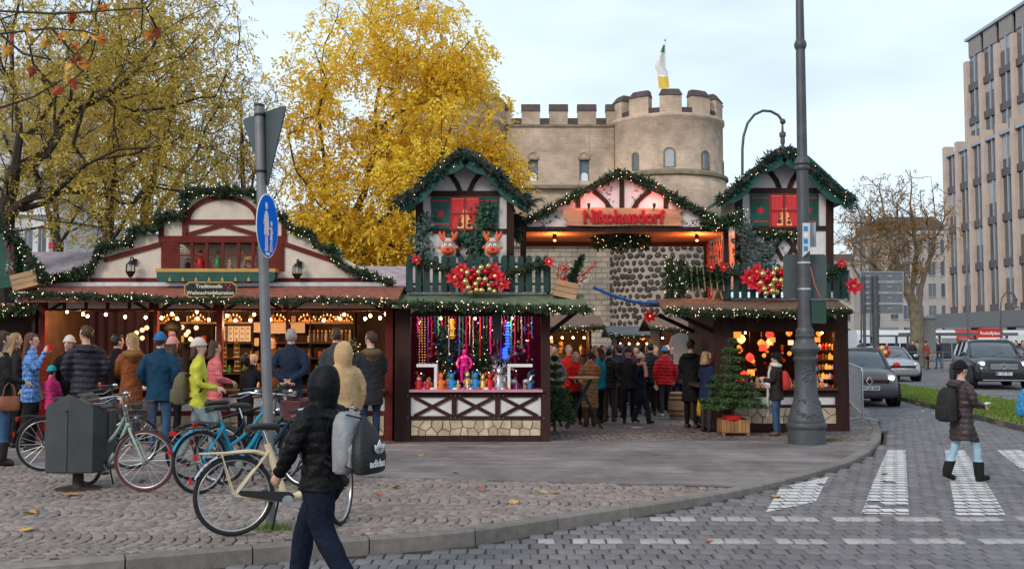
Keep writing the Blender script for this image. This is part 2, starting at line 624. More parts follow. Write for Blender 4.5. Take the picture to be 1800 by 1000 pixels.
def ground():
 mb = MB()
 mb.add([(-900,-60,-0.5),(900,-60,-0.5),(900,1500,-0.5),(-900,1500,-0.5)],[(0,1,2,3)])
 mb.build('ground',M_GROUND,kind='structure',origin=(0,0,-0.5))
 # road: everything on the camera side of the kerb
 ys = [float(KY[0]),5.0,6.9]+list(np.arange(7.2,22.01,0.4))+[23,24,25,26,28,30,33,37,42,48,55,64]
 rows = []
 for y in ys:
  x0 = kerb_x(y)+0.06
  rows.append((y,[x0+(95 - x0)*t for t in (0,0.02,0.05,0.1,0.18,0.3,0.5,1)]))
 near = [r for r in rows if r[0] <= 22.01]
 far = [r for r in rows if r[0] >= 21.99]
 near = [(-2.0,near[0][1])]+near
 road = strip_grid(near,lambda x,y: road_z(y) - 0.012).build('road',M_BED,kind='structure',origin=(0,0,-0.1))
 strip_grid(far,lambda x,y: road_z(y)).build('road_surface',M_ROADFAR,road,kind='structure')
 mb = MB()
 mb.add([(-200,64,-0.08),(300,64,-0.08),(300,400,-0.08),(-200,400,-0.08)],[(0,1,2,3)])
 mb.build('street',mat('far_asphalt',(0.13,0.13,0.135),0.9),kind='structure',origin=(0,100,-0.08))
 # pavement bed under the setts
 ys = [float(KY[0])+0.02,5,6,7]+list(np.arange(7.4,20.5,0.4))+[21,22,23,24,25,27,30,34,40,50,64]
 rows = [(y,[-60+(kerb_x(y) - 0.05+60)*t for t in (0,0.4,0.7,0.85,1)]) for y in ys if y < 17.3]
 pav = strip_grid(rows,lambda x,y: -0.016).build('pavement',M_BED,kind='structure',origin=(0,12,-0.016))
 rows = []
 for y in [17.0,17.5,18,19,20,21,22,23,24,25,27,30,34,40,50,64]:
  k = kerb_x(y) - 0.1
  rows.append((y,[-60,-20,-8,-4,0,3,4.4,5,5.6,6.2,min(6.8,k),k]))
 strip_grid(rows,lambda x,y: pave_z2(x,y) - 0.003).build('alley_paving',M_ALLEY,pav,kind='structure')
 # asphalt strip in front of the stalls
 poly = [(-60,17.2),(-60,y_asphalt(-60)*0+13.9)]
 xs = [-20,-7,-4,-1,1.0]
 poly += [(x,min(13.9,y_asphalt(x))) for x in xs]
 y = y_asphalt(2.6)
 poly.append((kerb_x(12.0) - 0.15,12.0))
 for yy in np.arange(12.3,17.3,0.35):
  poly.append((kerb_x(float(yy)) - 0.12,float(yy)))
 mb = MB()
 mb.zprism(poly,-0.05,0.002)
 mb.build('asphalt_strip',M_ASPH,pav,kind='structure')
 # kerb stones
 pts = []
 for a,b in zip(KERB[1:-1],KERB[2:]):
  L = (b - a).length
  for k in range(max(1,int(L/0.12))):
   pts.append(a.lerp(b,k/max(1,int(L/0.12))))
   # light smoothing
 P = np.array([(p.x,p.y) for p in pts])
 for _ in range(12):
  P[1:-1] = P[1:-1]*0.5+(P[:-2]+P[2:])*0.25
 d = np.concatenate([[0],np.cumsum(np.linalg.norm(np.diff(P,axis=0),axis=1))])
 s = 0.0
 while s < d[-1]:
  e = min(s+1.0,d[-1])
  m = np.linspace(s+0.006,e - 0.006,5)
  cx,cy = np.interp(m,d,P[:,0]),np.interp(m,d,P[:,1])
  if cy.min() < 34 and cx.min() > -9:
   prof = []
   dz = random.uniform(-0.003,0.003)
   for i in range(5):
    t = Vector((cx[min(i+1,4)] - cx[max(i - 1,0)],cy[min(i+1,4)] - cy[max(i - 1,0)],0)).normalized()
    nrm = Vector((t.y,-t.x,0)) # towards the road
    c = Vector((cx[i],cy[i],0))
    pr = [(-0.13,-0.3),(-0.13,0.006),(-0.004,0.006),(0.016,-0.012),(0.02,-0.3)]
    prof.append([c+nrm*a+Vector((0,0,z+dz)) for a,z in pr])
   mb = MB().loft(prof)
   mb.build('kerb_stone',M_KERB,pav)
  s = e
  # stones laid one by one -------------------------------------------------
 def piece(cx,cy,z,a,w,l,jit=0.0085,ch=0.009,h=0.06):
  ca,sa = math.cos(a),math.sin(a)
  c4 = []
  for sx,sy in ((-1,-1),(1,-1),(1,1),(-1,1)):
   c4.append((sx*w/2+random.uniform(-jit,jit),sy*l/2+random.uniform(-jit,jit)))
  out = []
  for k,(sc,zz) in enumerate(((1.0,-h),(1.0,-ch*0.9),(1 - 2*ch/w,random.uniform(-0.002,0.003)))):
   for x,y in c4:
    x *= sc; y *= sc
    out.append((cx+x*ca - y*sa,cy+x*sa+y*ca,z+zz))
  return out
 PF = [(8,9,10,11)]+[(i,(i+1) % 4,4+(i+1) % 4,4+i) for i in range(4)]+[(4+i,4+(i+1) % 4,8+(i+1) % 4,8+i) for i in range(4)]
 def lay(items,name,allname,mats,parent,n_single,classes):
 # items: (x, y, z, angle, w, l, class); nearest become objects sharing a few meshes
  items.sort(key=lambda t: t[1])
  singles,rest = items[:n_single],items[n_single:]
  var = {}
  for c,_ in enumerate(mats):
   var[c] = []
   for k in range(8):
    w,l = classes[c]
    me = bpy.data.meshes.new(name)
    me.from_pydata(piece(0,0,0,0,w,l),[],PF)
    me.materials.append(mats[c])
    set_tone(me,[random.random()]*9)
    var[c].append(me)
  inv = wmat(parent).inverted()
  for x,y,z,a,w,l,c in singles:
   o = link_mesh(name,random.choice(var[c]),parent,inv @ Vector((x,y,z)))
   o.rotation_euler = (random.uniform(-0.02,0.02),random.uniform(-0.02,0.02),a)
  V,F,T,MI = [],[],[],[]
  for x,y,z,a,w,l,c in rest:
   b = len(V)
   V.extend(piece(x,y,z+random.uniform(-0.003,0.003),a,w,l))
   F.extend([(p+b,q+b,r+b,s_+b) for p,q,r,s_ in PF])
   T.extend([random.random()]*9)
   MI.extend([c]*9)
  V = np.array(V) - np.array(wmat(parent).translation)
  me = np_mesh(allname,V,np.array(F),mats,MI)
  set_tone(me,T)
  o = link_mesh(allname,me,parent)
  o['kind'] = 'stuff'
  # pavement: setts in bowed courses
 items = []
 W = 1.12
 pitch = 0.108
 for band in range(-1,9):
  yb = 6.9+band*W+0.0
  for i in range(-100,80):
   n = 9
   for k in range(n):
    t = (k+0.5)/n
    bow = 0.30*(1 - (2*t - 1)**2)
    x = i*pitch+bow+(0.5*pitch if band % 2 else 0)+random.uniform(-.006,.006)
    y = yb+t*W+random.uniform(-.008,.008) - 0.05*x
    a = -math.atan2(0.30*4*(1 - 2*t)/1.0,W)*0.9
    if y > y_asphalt(x) - 0.05 or x > kerb_x(y) - 0.17 or not in_view(x,y) or y < 7.3:
     continue
     # perpendicular clearance from the kerb on its flat stretch
    if y < np.interp(x,KX,KY)+0.2:
     continue
    items.append((x,y,0.0,a+random.uniform(-.05,.05),0.098+random.uniform(-.010,.006),W/n - 0.012,0))
 lay(items,'sett','setts',[M_SETT],pav,300,[(0.096,0.112)])
 # road blocks in running bond; zebra paint and pale pavers are blocks of another colour
 zebra_px = [[(1372,857),(1457,838),(1434,882),(1346,901)],
  [(1560,791),(1592,791),(1598,905),(1514,903)],
  [(1660,791),(1695,791),(1768,906),(1680,906)],
  [(1752,791),(1795,791),(1900,862),(1858,880)]]
 zebra = [[groad(u,v) for u,v in q] for q in zebra_px]
 def inside(q,x,y):
  c = False
  for i in range(len(q)):
   a,b = q[i],q[i - 1]
   if (a.y > y) != (b.y > y) and x < (b.x - a.x)*(y - a.y)/(b.y - a.y)+a.x:
    c = not c
  return c
 yA,yB = groad(1400,908).y,groad(1400,946).y
 bw,bl = 0.158,0.205
 items = []
 r0 = 6.9
 for r in range(0,75):
  y = r0+r*bl
  rowA = abs(y - yA) <= bl/2
  rowB = abs(y - yB) <= bl/2
  off = 0.5*bw if r % 2 else 0.0
  for i in range(-60,110):
   x = i*bw+off+random.uniform(-.004,.004)
   if x < kerb_x(y)+0.07 or not in_view(x,y,2.0) or y < np.interp(x,KX,KY)*0+6.9:
    continue
   if y > np.interp(x,KX,KY) - 0.08 and x < 5.6:
    continue
   c = 0
   if rowA and x > 1.4 and (i % 4) != 0: c = 2
   elif rowB and x > 0.30 and ((i+1) % 4) != 0: c = 2
   z = road_z(y)+(0.004 if c == 2 else 0)
   items.append((x,y+random.uniform(-.004,.004),z,random.uniform(-.02,.02),bw - 0.012,bl - 0.014,c))
 lay(items,'paving_block','paving_blocks',[M_BLOCK,M_PAINT,M_TILE],road,300,[(bw - 0.012,bl - 0.014)]*3)
 def clip(poly,q):
  cen = sum((Vector((p.x,p.y)) for p in q),Vector((0,0)))/len(q)
  for i in range(len(q)):
   a,b = q[i - 1],q[i]
   nx_,ny_ = -(b.y - a.y),(b.x - a.x)
   if (cen.x - a.x)*nx_+(cen.y - a.y)*ny_ < 0: nx_,ny_ = -nx_,-ny_
   out = []
   for k in range(len(poly)):
    p0,p1 = poly[k - 1],poly[k]
    d0 = (p0[0] - a.x)*nx_+(p0[1] - a.y)*ny_
    d1 = (p1[0] - a.x)*nx_+(p1[1] - a.y)*ny_
    if (d0 >= 0) != (d1 >= 0):
     f = d0/(d0 - d1)
     out.append((p0[0]+(p1[0] - p0[0])*f,p0[1]+(p1[1] - p0[1])*f))
    if d1 >= 0: out.append(p1)
   poly = out
   if len(poly) < 3: return []
  return poly
 for k,q in enumerate(zebra):
  mb = MB(); tn = []
  for x,y,z,a,w,l,c in items:
   if abs(x - q[0].x) > 4 or c == 2: continue
   e = .007 if k else .001
   poly = clip([(x - w/2+e*.4,y - l/2+e),(x+w/2 - e*.4,y - l/2+e),(x+w/2 - e*.4,y+l/2 - e),(x - w/2+e*.4,y+l/2 - e)],q)
   if len(poly) > 2 and random.random() < .97:
    mb.add([(px_,py_,z+.0062) for px_,py_ in poly],[tuple(range(len(poly)))] if (poly[1][0] - poly[0][0])*(poly[2][1] - poly[0][1]) - (poly[2][0] - poly[0][0])*(poly[1][1] - poly[0][1]) > 0 else [tuple(reversed(range(len(poly))))])
    tn.append(random.random())
  if mb.f:
   o = mb.build('zebra_stripe',M_PAINT,road); o['kind'] = 'stuff'
   set_tone(o.data,tn)
   # grassy median
 n1,n2 = gp(1580,703,-0.05),gp(1800,758,-0.05)
 f1,f2 = gp(1573,680,-0.05),gp(1800,714,-0.05)
 n3 = n2+(n2 - n1)*0.6
 f3 = f2+(f2 - f1)*0.6
 med = MB()
 med.zprism([(p.x,p.y) for p in (n1,n2,n3,f3,f2,f1)],-0.2,0.05)
 mo = med.build('median',mat('median_turf',(0.10,0.145,0.035),0.95,var=0.35,scale=1.3,bump=0.5,bscale=60,col2=(0.15,0.17,0.05)),kind='structure')
 def edge_stones(a,b,w=0.22):
  L = (b - a).length
  n = max(1,int(L/1.0))
  t = (b - a).normalized()
  nr = Vector((t.y,-t.x,0))
  for k in range(n):
   p,q = a.lerp(b,k/n)+t*0.006,a.lerp(b,(k+1)/n) - t*0.006
   MB().zprism([(p.x,p.y),(q.x,q.y),(q.x+nr.x*w,q.y+nr.y*w),(p.x+nr.x*w,p.y+nr.y*w)],-0.2,0.07).build('kerb_stone',M_KERB,mo)
 edge_stones(n3,n2); edge_stones(n2,n1); edge_stones(n1,f1)
 edge_stones(f1,f2); edge_stones(f2,f3)
 # grass blades on the median
 N = 26000
 s_,t_ = RNG.random(N),RNG.random(N)
 A = np.array([n1[:2],f1[:2],n3[:2],f3[:2]])
 base = ((A[0]*(1 - t_)[:,None]+A[1]*t_[:,None])*(1 - s_)[:,None]+(A[2]*(1 - t_)[:,None]+A[3]*t_[:,None])*s_[:,None])
 an = RNG.random(N)*6.28
 hgt = 0.04+RNG.random(N)*0.06
 V = np.zeros((N,3,3))
 V[:,0,:2] = base+np.stack([np.cos(an),np.sin(an)],1)*0.018
 V[:,1,:2] = base - np.stack([np.cos(an),np.sin(an)],1)*0.018
 V[:,2,:2] = base+RNG.normal(0,0.03,(N,2))
 V[:,:2,2] = 0.045
 V[:,2,2] = 0.045+hgt
 me = np_mesh('grass',V.reshape(-1,3),np.arange(N*3).reshape(-1,3),mat('grass_blades',(0.12,0.19,0.03),0.8,var=0.3,scale=2.0,tone=0.7))
 set_tone(me,RNG.random(N))
 g = link_mesh('grass',me)
 tag(g,'short green grass on the median strip','grass',kind='stuff')
 return pav,road
PAVEMENT,ROAD = ground()

# ------ facade helpers (measurements taken in the plane of the facade)
def fr(mb,u0,v0,u1,v1,Y,d,mi=0):
 a,b = at(u0,v1,Y),at(u1,v0,Y)
 return mb.bx(min(a.x,b.x),max(a.x,b.x),Y,Y+d,a.z,b.z,mi)
def fbm(mb,p,q,wpx,Y,d,mi=0):
 a,b = at(p[0],p[1],Y),at(q[0],q[1],Y)
 a.y = b.y = Y+d/2
 return mb.beam(a,b,wpx*Y/FPX,d,(0,-1,0),mi)
def fpoly(mb,pts,Y,d,mi=0):
 P = [at(u,v,Y) for u,v in pts]
 return mb.prism([(p.x,p.z) for p in P],Y,Y+d,mi)
def fcurve(mb,pts,wpx,Y,d,mi=0):
# curved flat timber through px points: mitred strip
 P = [Vector((at(u,v,Y).x,at(u,v,Y).z)) for u,v in pts]
 w = wpx*Y/FPX/2
 up,lo = [],[]
 for i,p in enumerate(P):
  t = (P[min(i+1,len(P) - 1)] - P[max(i - 1,0)]).normalized()
  n = Vector((-t.y,t.x))
  up.append(p+n*w); lo.append(p - n*w)
 for i in range(len(P) - 1):
  mb.prism([(lo[i].x,lo[i].y),(lo[i+1].x,lo[i+1].y),(up[i+1].x,up[i+1].y),(up[i].x,up[i].y)],Y,Y+d,mi)
 return mb
M_BROWN = mat('brown_timber',(0.042,0.018,0.014),0.7,spec=.15,var=0.3,scale=5,bump=0.3,bscale=30,stretch=(1,1,0.25))
M_RED = mat('oxblood_timber',(0.125,0.020,0.015),0.7,spec=.15,var=0.25,scale=5,bump=0.25,bscale=30)
M_CREAM = mat('cream_render',(0.64,0.54,0.44),0.8,var=0.13,scale=3.5,bump=0.2,bscale=30)
M_WHITE = mat('white_render',(0.66,0.62,0.61),0.8,var=0.14,scale=3.5,bump=0.2,bscale=30)
M_GREEN = mat('green_paint',(0.012,0.075,0.055),0.5,var=0.25,scale=5,bump=0.2,bscale=30)
M_FENCE = mat('fence_green',(0.014,0.042,0.035),0.6,var=0.3,scale=6,bump=0.3,bscale=40)
M_GOLD = mat('ochre_paint',(0.48,0.27,0.07),0.5)
M_STONE = mat('field_stone',(0.50,0.39,0.27),0.85,var=0.25,scale=7,bump=0.5,bscale=18,tone=0.4)
M_GROUT = mat('stone_joint',(0.34,0.27,0.19),0.95,var=0.2)
M_TILE_RED = mat('roof_felt_red',(0.26,0.085,0.055),0.8,var=0.35,scale=9,bump=0.4,bscale=25)
M_TILE_GREEN = mat('roof_felt_green',(0.115,0.145,0.085),0.8,var=0.3,scale=9,bump=0.4,bscale=25)
M_TILE_BROWN = mat('roof_felt_brown',(0.16,0.095,0.065),0.8,var=0.3,scale=9,bump=0.4,bscale=25)
M_ZINC = mat('zinc_strip',(0.55,0.54,0.53),0.35,metal=0.6,var=0.15,scale=12)
M_DARKWOOD = mat('dark_interior_wood',(0.060,0.032,0.022),0.7,var=0.3,scale=4,bump=0.2,bscale=25)
M_PLANK = mat('raw_plank',(0.42,0.25,0.13),0.7,var=0.25,scale=5,bump=0.3,bscale=35,stretch=(0.3,1,1.5))
M_GLASS = mat('window_glass',(0.04,0.045,0.05),0.05,var=0.0,alpha=0.12,spec=0.6)
M_BLACK = mat('black_paint',(0.012,0.012,0.013),0.45,var=0.2)
M_IVORY = mat('ivory_lettering',(0.80,0.72,0.55),0.5,var=0.03)
M_REDPAINT = mat('red_paint',(0.55,0.02,0.02),0.45,var=0.1)
M_BULB = emis('warm_bulb',(1.0,0.62,0.28),14.0)
M_FAIRY = emis('fairy_bulb',(1.0,0.76,0.46),4.0)
M_NEEDLE = mat('fir_needles',(0.022,0.060,0.024),0.6,var=0.35,scale=14,tone=0.9)
M_NEEDLE_B = mat('blue_fir_needles',(0.012,0.052,0.046),0.5,var=0.35,scale=14,tone=0.9)
M_TWIG = mat('fir_twig',(0.04,0.035,0.02),0.8)
def stone_panel(parent,u0,v0,u1,v1,Y,nx,ny,name='stone'):
 bed = MB()
 fr(bed,u0,v0,u1,v1,Y+0.02,0.03)
 bo = bed.build('stone_panel',M_GROUT,parent)
 rnd = random.Random(int(u0*7+v0))
 a,b = at(u0,v1,Y),at(u1,v0,Y)
 W_,H_ = b.x - a.x,b.z - a.z
 N_ = nx*ny
 seeds = [(a.x+W_*((i % nx)+.5+.5*((i // nx) % 2) - .25+rnd.uniform(-.42,.42))/nx,a.z+H_*((i // nx)+.5+rnd.uniform(-.38,.38))/ny) for i in range(N_)]
 for i,(sx,sz) in enumerate(seeds):
  poly = [(a.x+.003,a.z+.003),(b.x - .003,a.z+.003),(b.x - .003,b.z - .003),(a.x+.003,b.z - .003)]
  for j_,(tx,tz) in enumerate(seeds):
   if i == j_ or abs(tx - sx) > W_*4/nx: continue
   mx,mz,dx,dz = (sx+tx)/2,(sz+tz)/2,tx - sx,tz - sz
   out = []
   for q in range(len(poly)):
    p0,p1 = poly[q - 1],poly[q]
    d0 = (p0[0] - mx)*dx+(p0[1] - mz)*dz
    d1 = (p1[0] - mx)*dx+(p1[1] - mz)*dz
    if (d0 <= 0) != (d1 <= 0):
     f = d0/(d0 - d1)
     out.append((p0[0]+(p1[0] - p0[0])*f,p0[1]+(p1[1] - p0[1])*f))
    if d1 <= 0: out.append(p1)
   poly = out
   if len(poly) < 3: break
  if len(poly) < 3: continue
  cx = sum(p[0] for p in poly)/len(poly); cz = sum(p[1] for p in poly)/len(poly)
  up = rnd.random()*.02
  rings = [[(cx+(x - cx)*sc,yy,cz+(z - cz)*sc) for x,z in poly] for sc,yy in ((.985,Y+.025),(.97,Y+.006),(.86,Y - .010 - up))]
  mb = MB().loft(rings)
  o = mb.build(name,M_STONE,bo)
  set_tone(o.data,[rnd.random()]*len(o.data.polygons))
def needles(path,rad,per_m,size,seed=0,droop=0.0,mats=None,name='sprigs'):
# sprigs bristling all round a line; world coordinates, arrays
 rng = np.random.default_rng(seed+17)
 P = np.array([tuple(p) for p in path])
 seg = np.linalg.norm(np.diff(P,axis=0),axis=1)
 d = np.concatenate([[0],np.cumsum(seg)])
 n = max(20,int(d[-1]*per_m))
 s = rng.random(n)*d[-1]
 C = np.stack([np.interp(s,d,P[:,k]) for k in range(3)],1)
 lump = 1.0+0.25*np.sin(s*9.0+seed)+0.18*np.sin(s*23.0)
 dirv = rng.normal(0,1,(n,3))
 dirv /= np.linalg.norm(dirv,axis=1)[:,None]
 base = C+dirv*(rng.random(n)**0.6*rad*0.55*lump)[:,None]
 L = size*(0.6+0.8*rng.random(n))
 out = dirv+rng.normal(0,0.45,(n,3))
 out[:,2] -= droop
 out /= np.linalg.norm(out,axis=1)[:,None]
 side = np.cross(out,rng.normal(0,1,(n,3)))
 side /= np.linalg.norm(side,axis=1)[:,None]+1e-9
 w = L*0.16
 tip = base+out*(L*lump)[:,None]
 mid = base+out*(L*0.5)[:,None]
 V = np.stack([base - side*(w*.4)[:,None],mid - side*w[:,None],tip,mid+side*w[:,None]],1).reshape(-1,3)
 F = np.arange(n*4).reshape(-1,4)
 return V,F,rng.random(n),C,d[-1]
GROOT = 'evergreen garlands strung along the stalls'
def garland(path,rad,label,seed,mats=None,lights=22,per_m=880,size=None,cat='garland',group=None,name='garland',bulb=0.0068):
 pts = [Vector(p) for p in path]
 # round the corners a little and let it sag unevenly
 rn = random.Random(seed)
 fine = []
 for a,b in zip(pts[:-1],pts[1:]):
  k = max(1,int((b - a).length/0.12))
  for i in range(k):
   fine.append(a.lerp(b,i/k)+Vector((rn.uniform(-.012,.012),rn.uniform(-.012,.012),rn.uniform(-.018,.018))))
 fine.append(pts[-1])
 lo = min(fine,key=lambda p: p.z)
 g = thing(name,label,cat,lo,group=group)
 inv = wmat(g).inverted()
 MB().tube(fine,rad*0.5,6).build('stem',M_TWIG,g)
 V,F,T,C,L = needles(fine,rad,per_m,size or rad*0.75,seed,0.15)
 me = np_mesh('sprigs',V - np.array(lo),F,mats or M_NEEDLE)
 set_tone(me,T)
 o = link_mesh('sprigs',me,g)
 o['kind'] = 'stuff'
 if lights:
  rng = np.random.default_rng(seed+3)
  nl = int(L*lights*.6)
  idx = rng.integers(0,len(C),nl)
  dv = rng.normal(0,1,(nl,3)); dv[:,1] -= 0.5
  dv /= np.linalg.norm(dv,axis=1)[:,None]
  pos = C[idx]+dv*rad*(0.85+0.3*rng.random(nl))[:,None] - np.array(lo)
  oc = np.array([(1,0,0),(-1,0,0),(0,1,0),(0,-1,0),(0,0,1),(0,0,-1)])*bulb
  of = np.array([(0,2,4),(2,1,4),(1,3,4),(3,0,4),(2,0,5),(1,2,5),(3,1,5),(0,3,5)])
  V = (pos[:,None,:]+oc[None]).reshape(-1,3)
  F = (np.arange(nl)[:,None,None]*6+of[None]).reshape(-1,3)
  o = link_mesh('fairy_lights',np_mesh('fairy_lights',V,F,M_FAIRY),g)
  o['kind'] = 'stuff'
 return g
def pxpath(pts,Y):
 return [at(p[0],p[1],p[2] if len(p) > 2 else Y) for p in pts]
YF = gp(830,776).y # front of the middle stall
YR = gp(1480,757).y # front of the stall at the street

# ------ stall bodies
def stall(name,label,u0,u1,Y,depth,vs,posts,roof,xbrace=0,red=False,side_open=False,back_mat=None,stone_n=(12,2),panel=None,header=None):
 tim = M_RED if red else M_BROWN
 v_base,v_plinth,v_stone,v_rail1,v_rail2,v_counter,v_open,v_top = vs
 xl,xr = at(u0,600,Y).x,at(u1,600,Y).x
 zb = at(u0,v_base,Y).z
 t = thing(name,label,'market stall',((xl+xr)/2,Y+depth/2,zb))
 zt = at(u0,v_top,Y).z
 zc = at(u0,v_counter,Y).z
 bm = back_mat or M_DARKWOOD
 MB().bx(xl+.02,xr - .02,Y+depth - 0.04,Y+depth,zb,zt).build('back_wall',bm,t)
 MB().bx(xl,xl+0.05,Y+0.1,Y+depth - .05,zb,zt).build('side_wall',M_DARKWOOD,t)
 if not side_open:
  MB().bx(xr - 0.05,xr,Y+0.1,Y+depth - .05,zb,zt).build('side_wall',M_DARKWOOD,t)
 MB().bx(xl+.05,xr - .05,Y+.12,Y+depth - .05,zt - 0.04,zt).build('ceiling',M_DARKWOOD,t)
 MB().bx(xl+.05,xr - .05,Y+.12,Y+depth - .05,zb+.05,zb+.1).build('floor_board',M_DARKWOOD,t)
 for p0,p1 in posts:
  mb = MB(); fr(mb,p0,v_top,p1,v_base,Y - 0.02,0.12); mb.build('post',tim,t)
 inner0,inner1 = posts[0][1],posts[-1][0]
 mb = MB(); fr(mb,inner0,v_plinth,inner1,v_base,Y - 0.012,0.08); mb.build('plinth_beam',tim,t)
 mb = MB(); fr(mb,inner0,v_rail2+0.0,inner1,v_stone,Y - 0.008,0.06); mb.build('rail',tim,t)
 mb = MB(); fr(mb,inner0,v_counter,inner1,v_rail1,Y - 0.008,0.06); mb.build('rail',tim,t)
 mb = MB(); fr(mb,inner0,v_rail1 - 1,inner1,v_rail2+1,Y+0.02,0.03); mb.build('panel',M_WHITE,t)
 stone_panel(t,inner0,v_stone,inner1,v_plinth,Y,*stone_n)
 if xbrace:
  w = (inner1 - inner0)/xbrace
  for k in range(xbrace):
   a,b = inner0+w*k,inner0+w*(k+1)
   mb = MB(); fbm(mb,(a+6,v_rail1),(b - 6,v_rail2),6,Y - 0.004,0.03); mb.build('brace',tim,t)
   mb = MB(); fbm(mb,(a+6,v_rail2),(b - 6,v_rail1),6,Y - 0.008,0.03); mb.build('brace',tim,t)
   if k:
    mb = MB(); fr(mb,a - 4.5,v_rail1+.3,a+4.5,v_rail2 - .3,Y - 0.012,0.05); mb.build('stud',tim,t)
    # bolt heads on the timbers
  for uu in [inner0 - 5,inner1+5]+[inner0+w*k+dx for k in range(1,xbrace) for dx in (-6,2,10)]:
   for vv in (v_rail1 - 3,v_rail2+3):
    c = at(uu,vv,Y - .02)
    MB().ell((c.x,Y - 0.022,c.z),(.008,.005,.008),6,4).build('bolt',M_ZINC,t)
 mb = MB(); fr(mb,inner0 - 3,v_counter - 4,inner1+3,v_counter,Y - 0.12,0.55); mb.build('counter',M_TOP if name == 'gift_stall' else M_DARKWOOD,t)
 mb = MB(); fr(mb,inner0,v_top,inner1,v_open,Y - 0.01,0.08); mb.build('header_beam',tim,t)
 # eave roof: one sloped board
 (ru0,ru1,Yf,vf,Yb,vb,rm) = roof
 a0,a1 = at(ru0,vf,Yf),at(ru1,vf,Yf)
 b0,b1 = at(ru0,vb,Yb),at(ru1,vb,Yb)
 b0.x,b1.x = a0.x,a1.x
 th = 0.06
 V = [a0,a1,b1,b0]
 mb = MB().add([(p.x,p.y,p.z - th) for p in V]+[tuple(p) for p in V],
  [(3,2,1,0),(4,5,6,7),(0,1,5,4),(1,2,6,5),(2,3,7,6),(3,0,4,7)])
 mb.build('eave_roof',rm,t)
 # the main roof deck behind it
 MB().bx(a0.x+.02,a1.x - .02,Yb,Y+depth+.1,b0.z - 0.08,b0.z - .004).build('roof_deck',rm,t)
 return t
M_TOP = mat('pink_counter',(0.55,0.25,0.30),0.5)
# the middle stall
STALL_MID = stall('gift_stall','dark brown stall with crossed braces, pink backdrop and colourful figures, under the balcony house',693,967,YF,2.3,
 (777,766,738,698,731,689,556,530),[(693,722),(951,967)],(688,1032,YF - .5,535,YF+.35,516,M_TILE_GREEN),xbrace=3,
 back_mat=mat('magenta_cloth',(0.20,0.012,0.06),0.8,var=0.3,scale=3),stone_n=(13,2))
# the long stall
STALL_LEFT = stall('decoration_stall','long dark red stall with stepped cream gable and warm lit shelves, at the crowd',62,691,YF+.12,2.6,
 (776,766,730,698,722,690,546,528),[(62,80),(266,277),(377,391),(500,506),(676,691)],(30,700,YF - .45,525,YF+.6,502,M_TILE_RED),red=True,
 stone_n=(26,2))
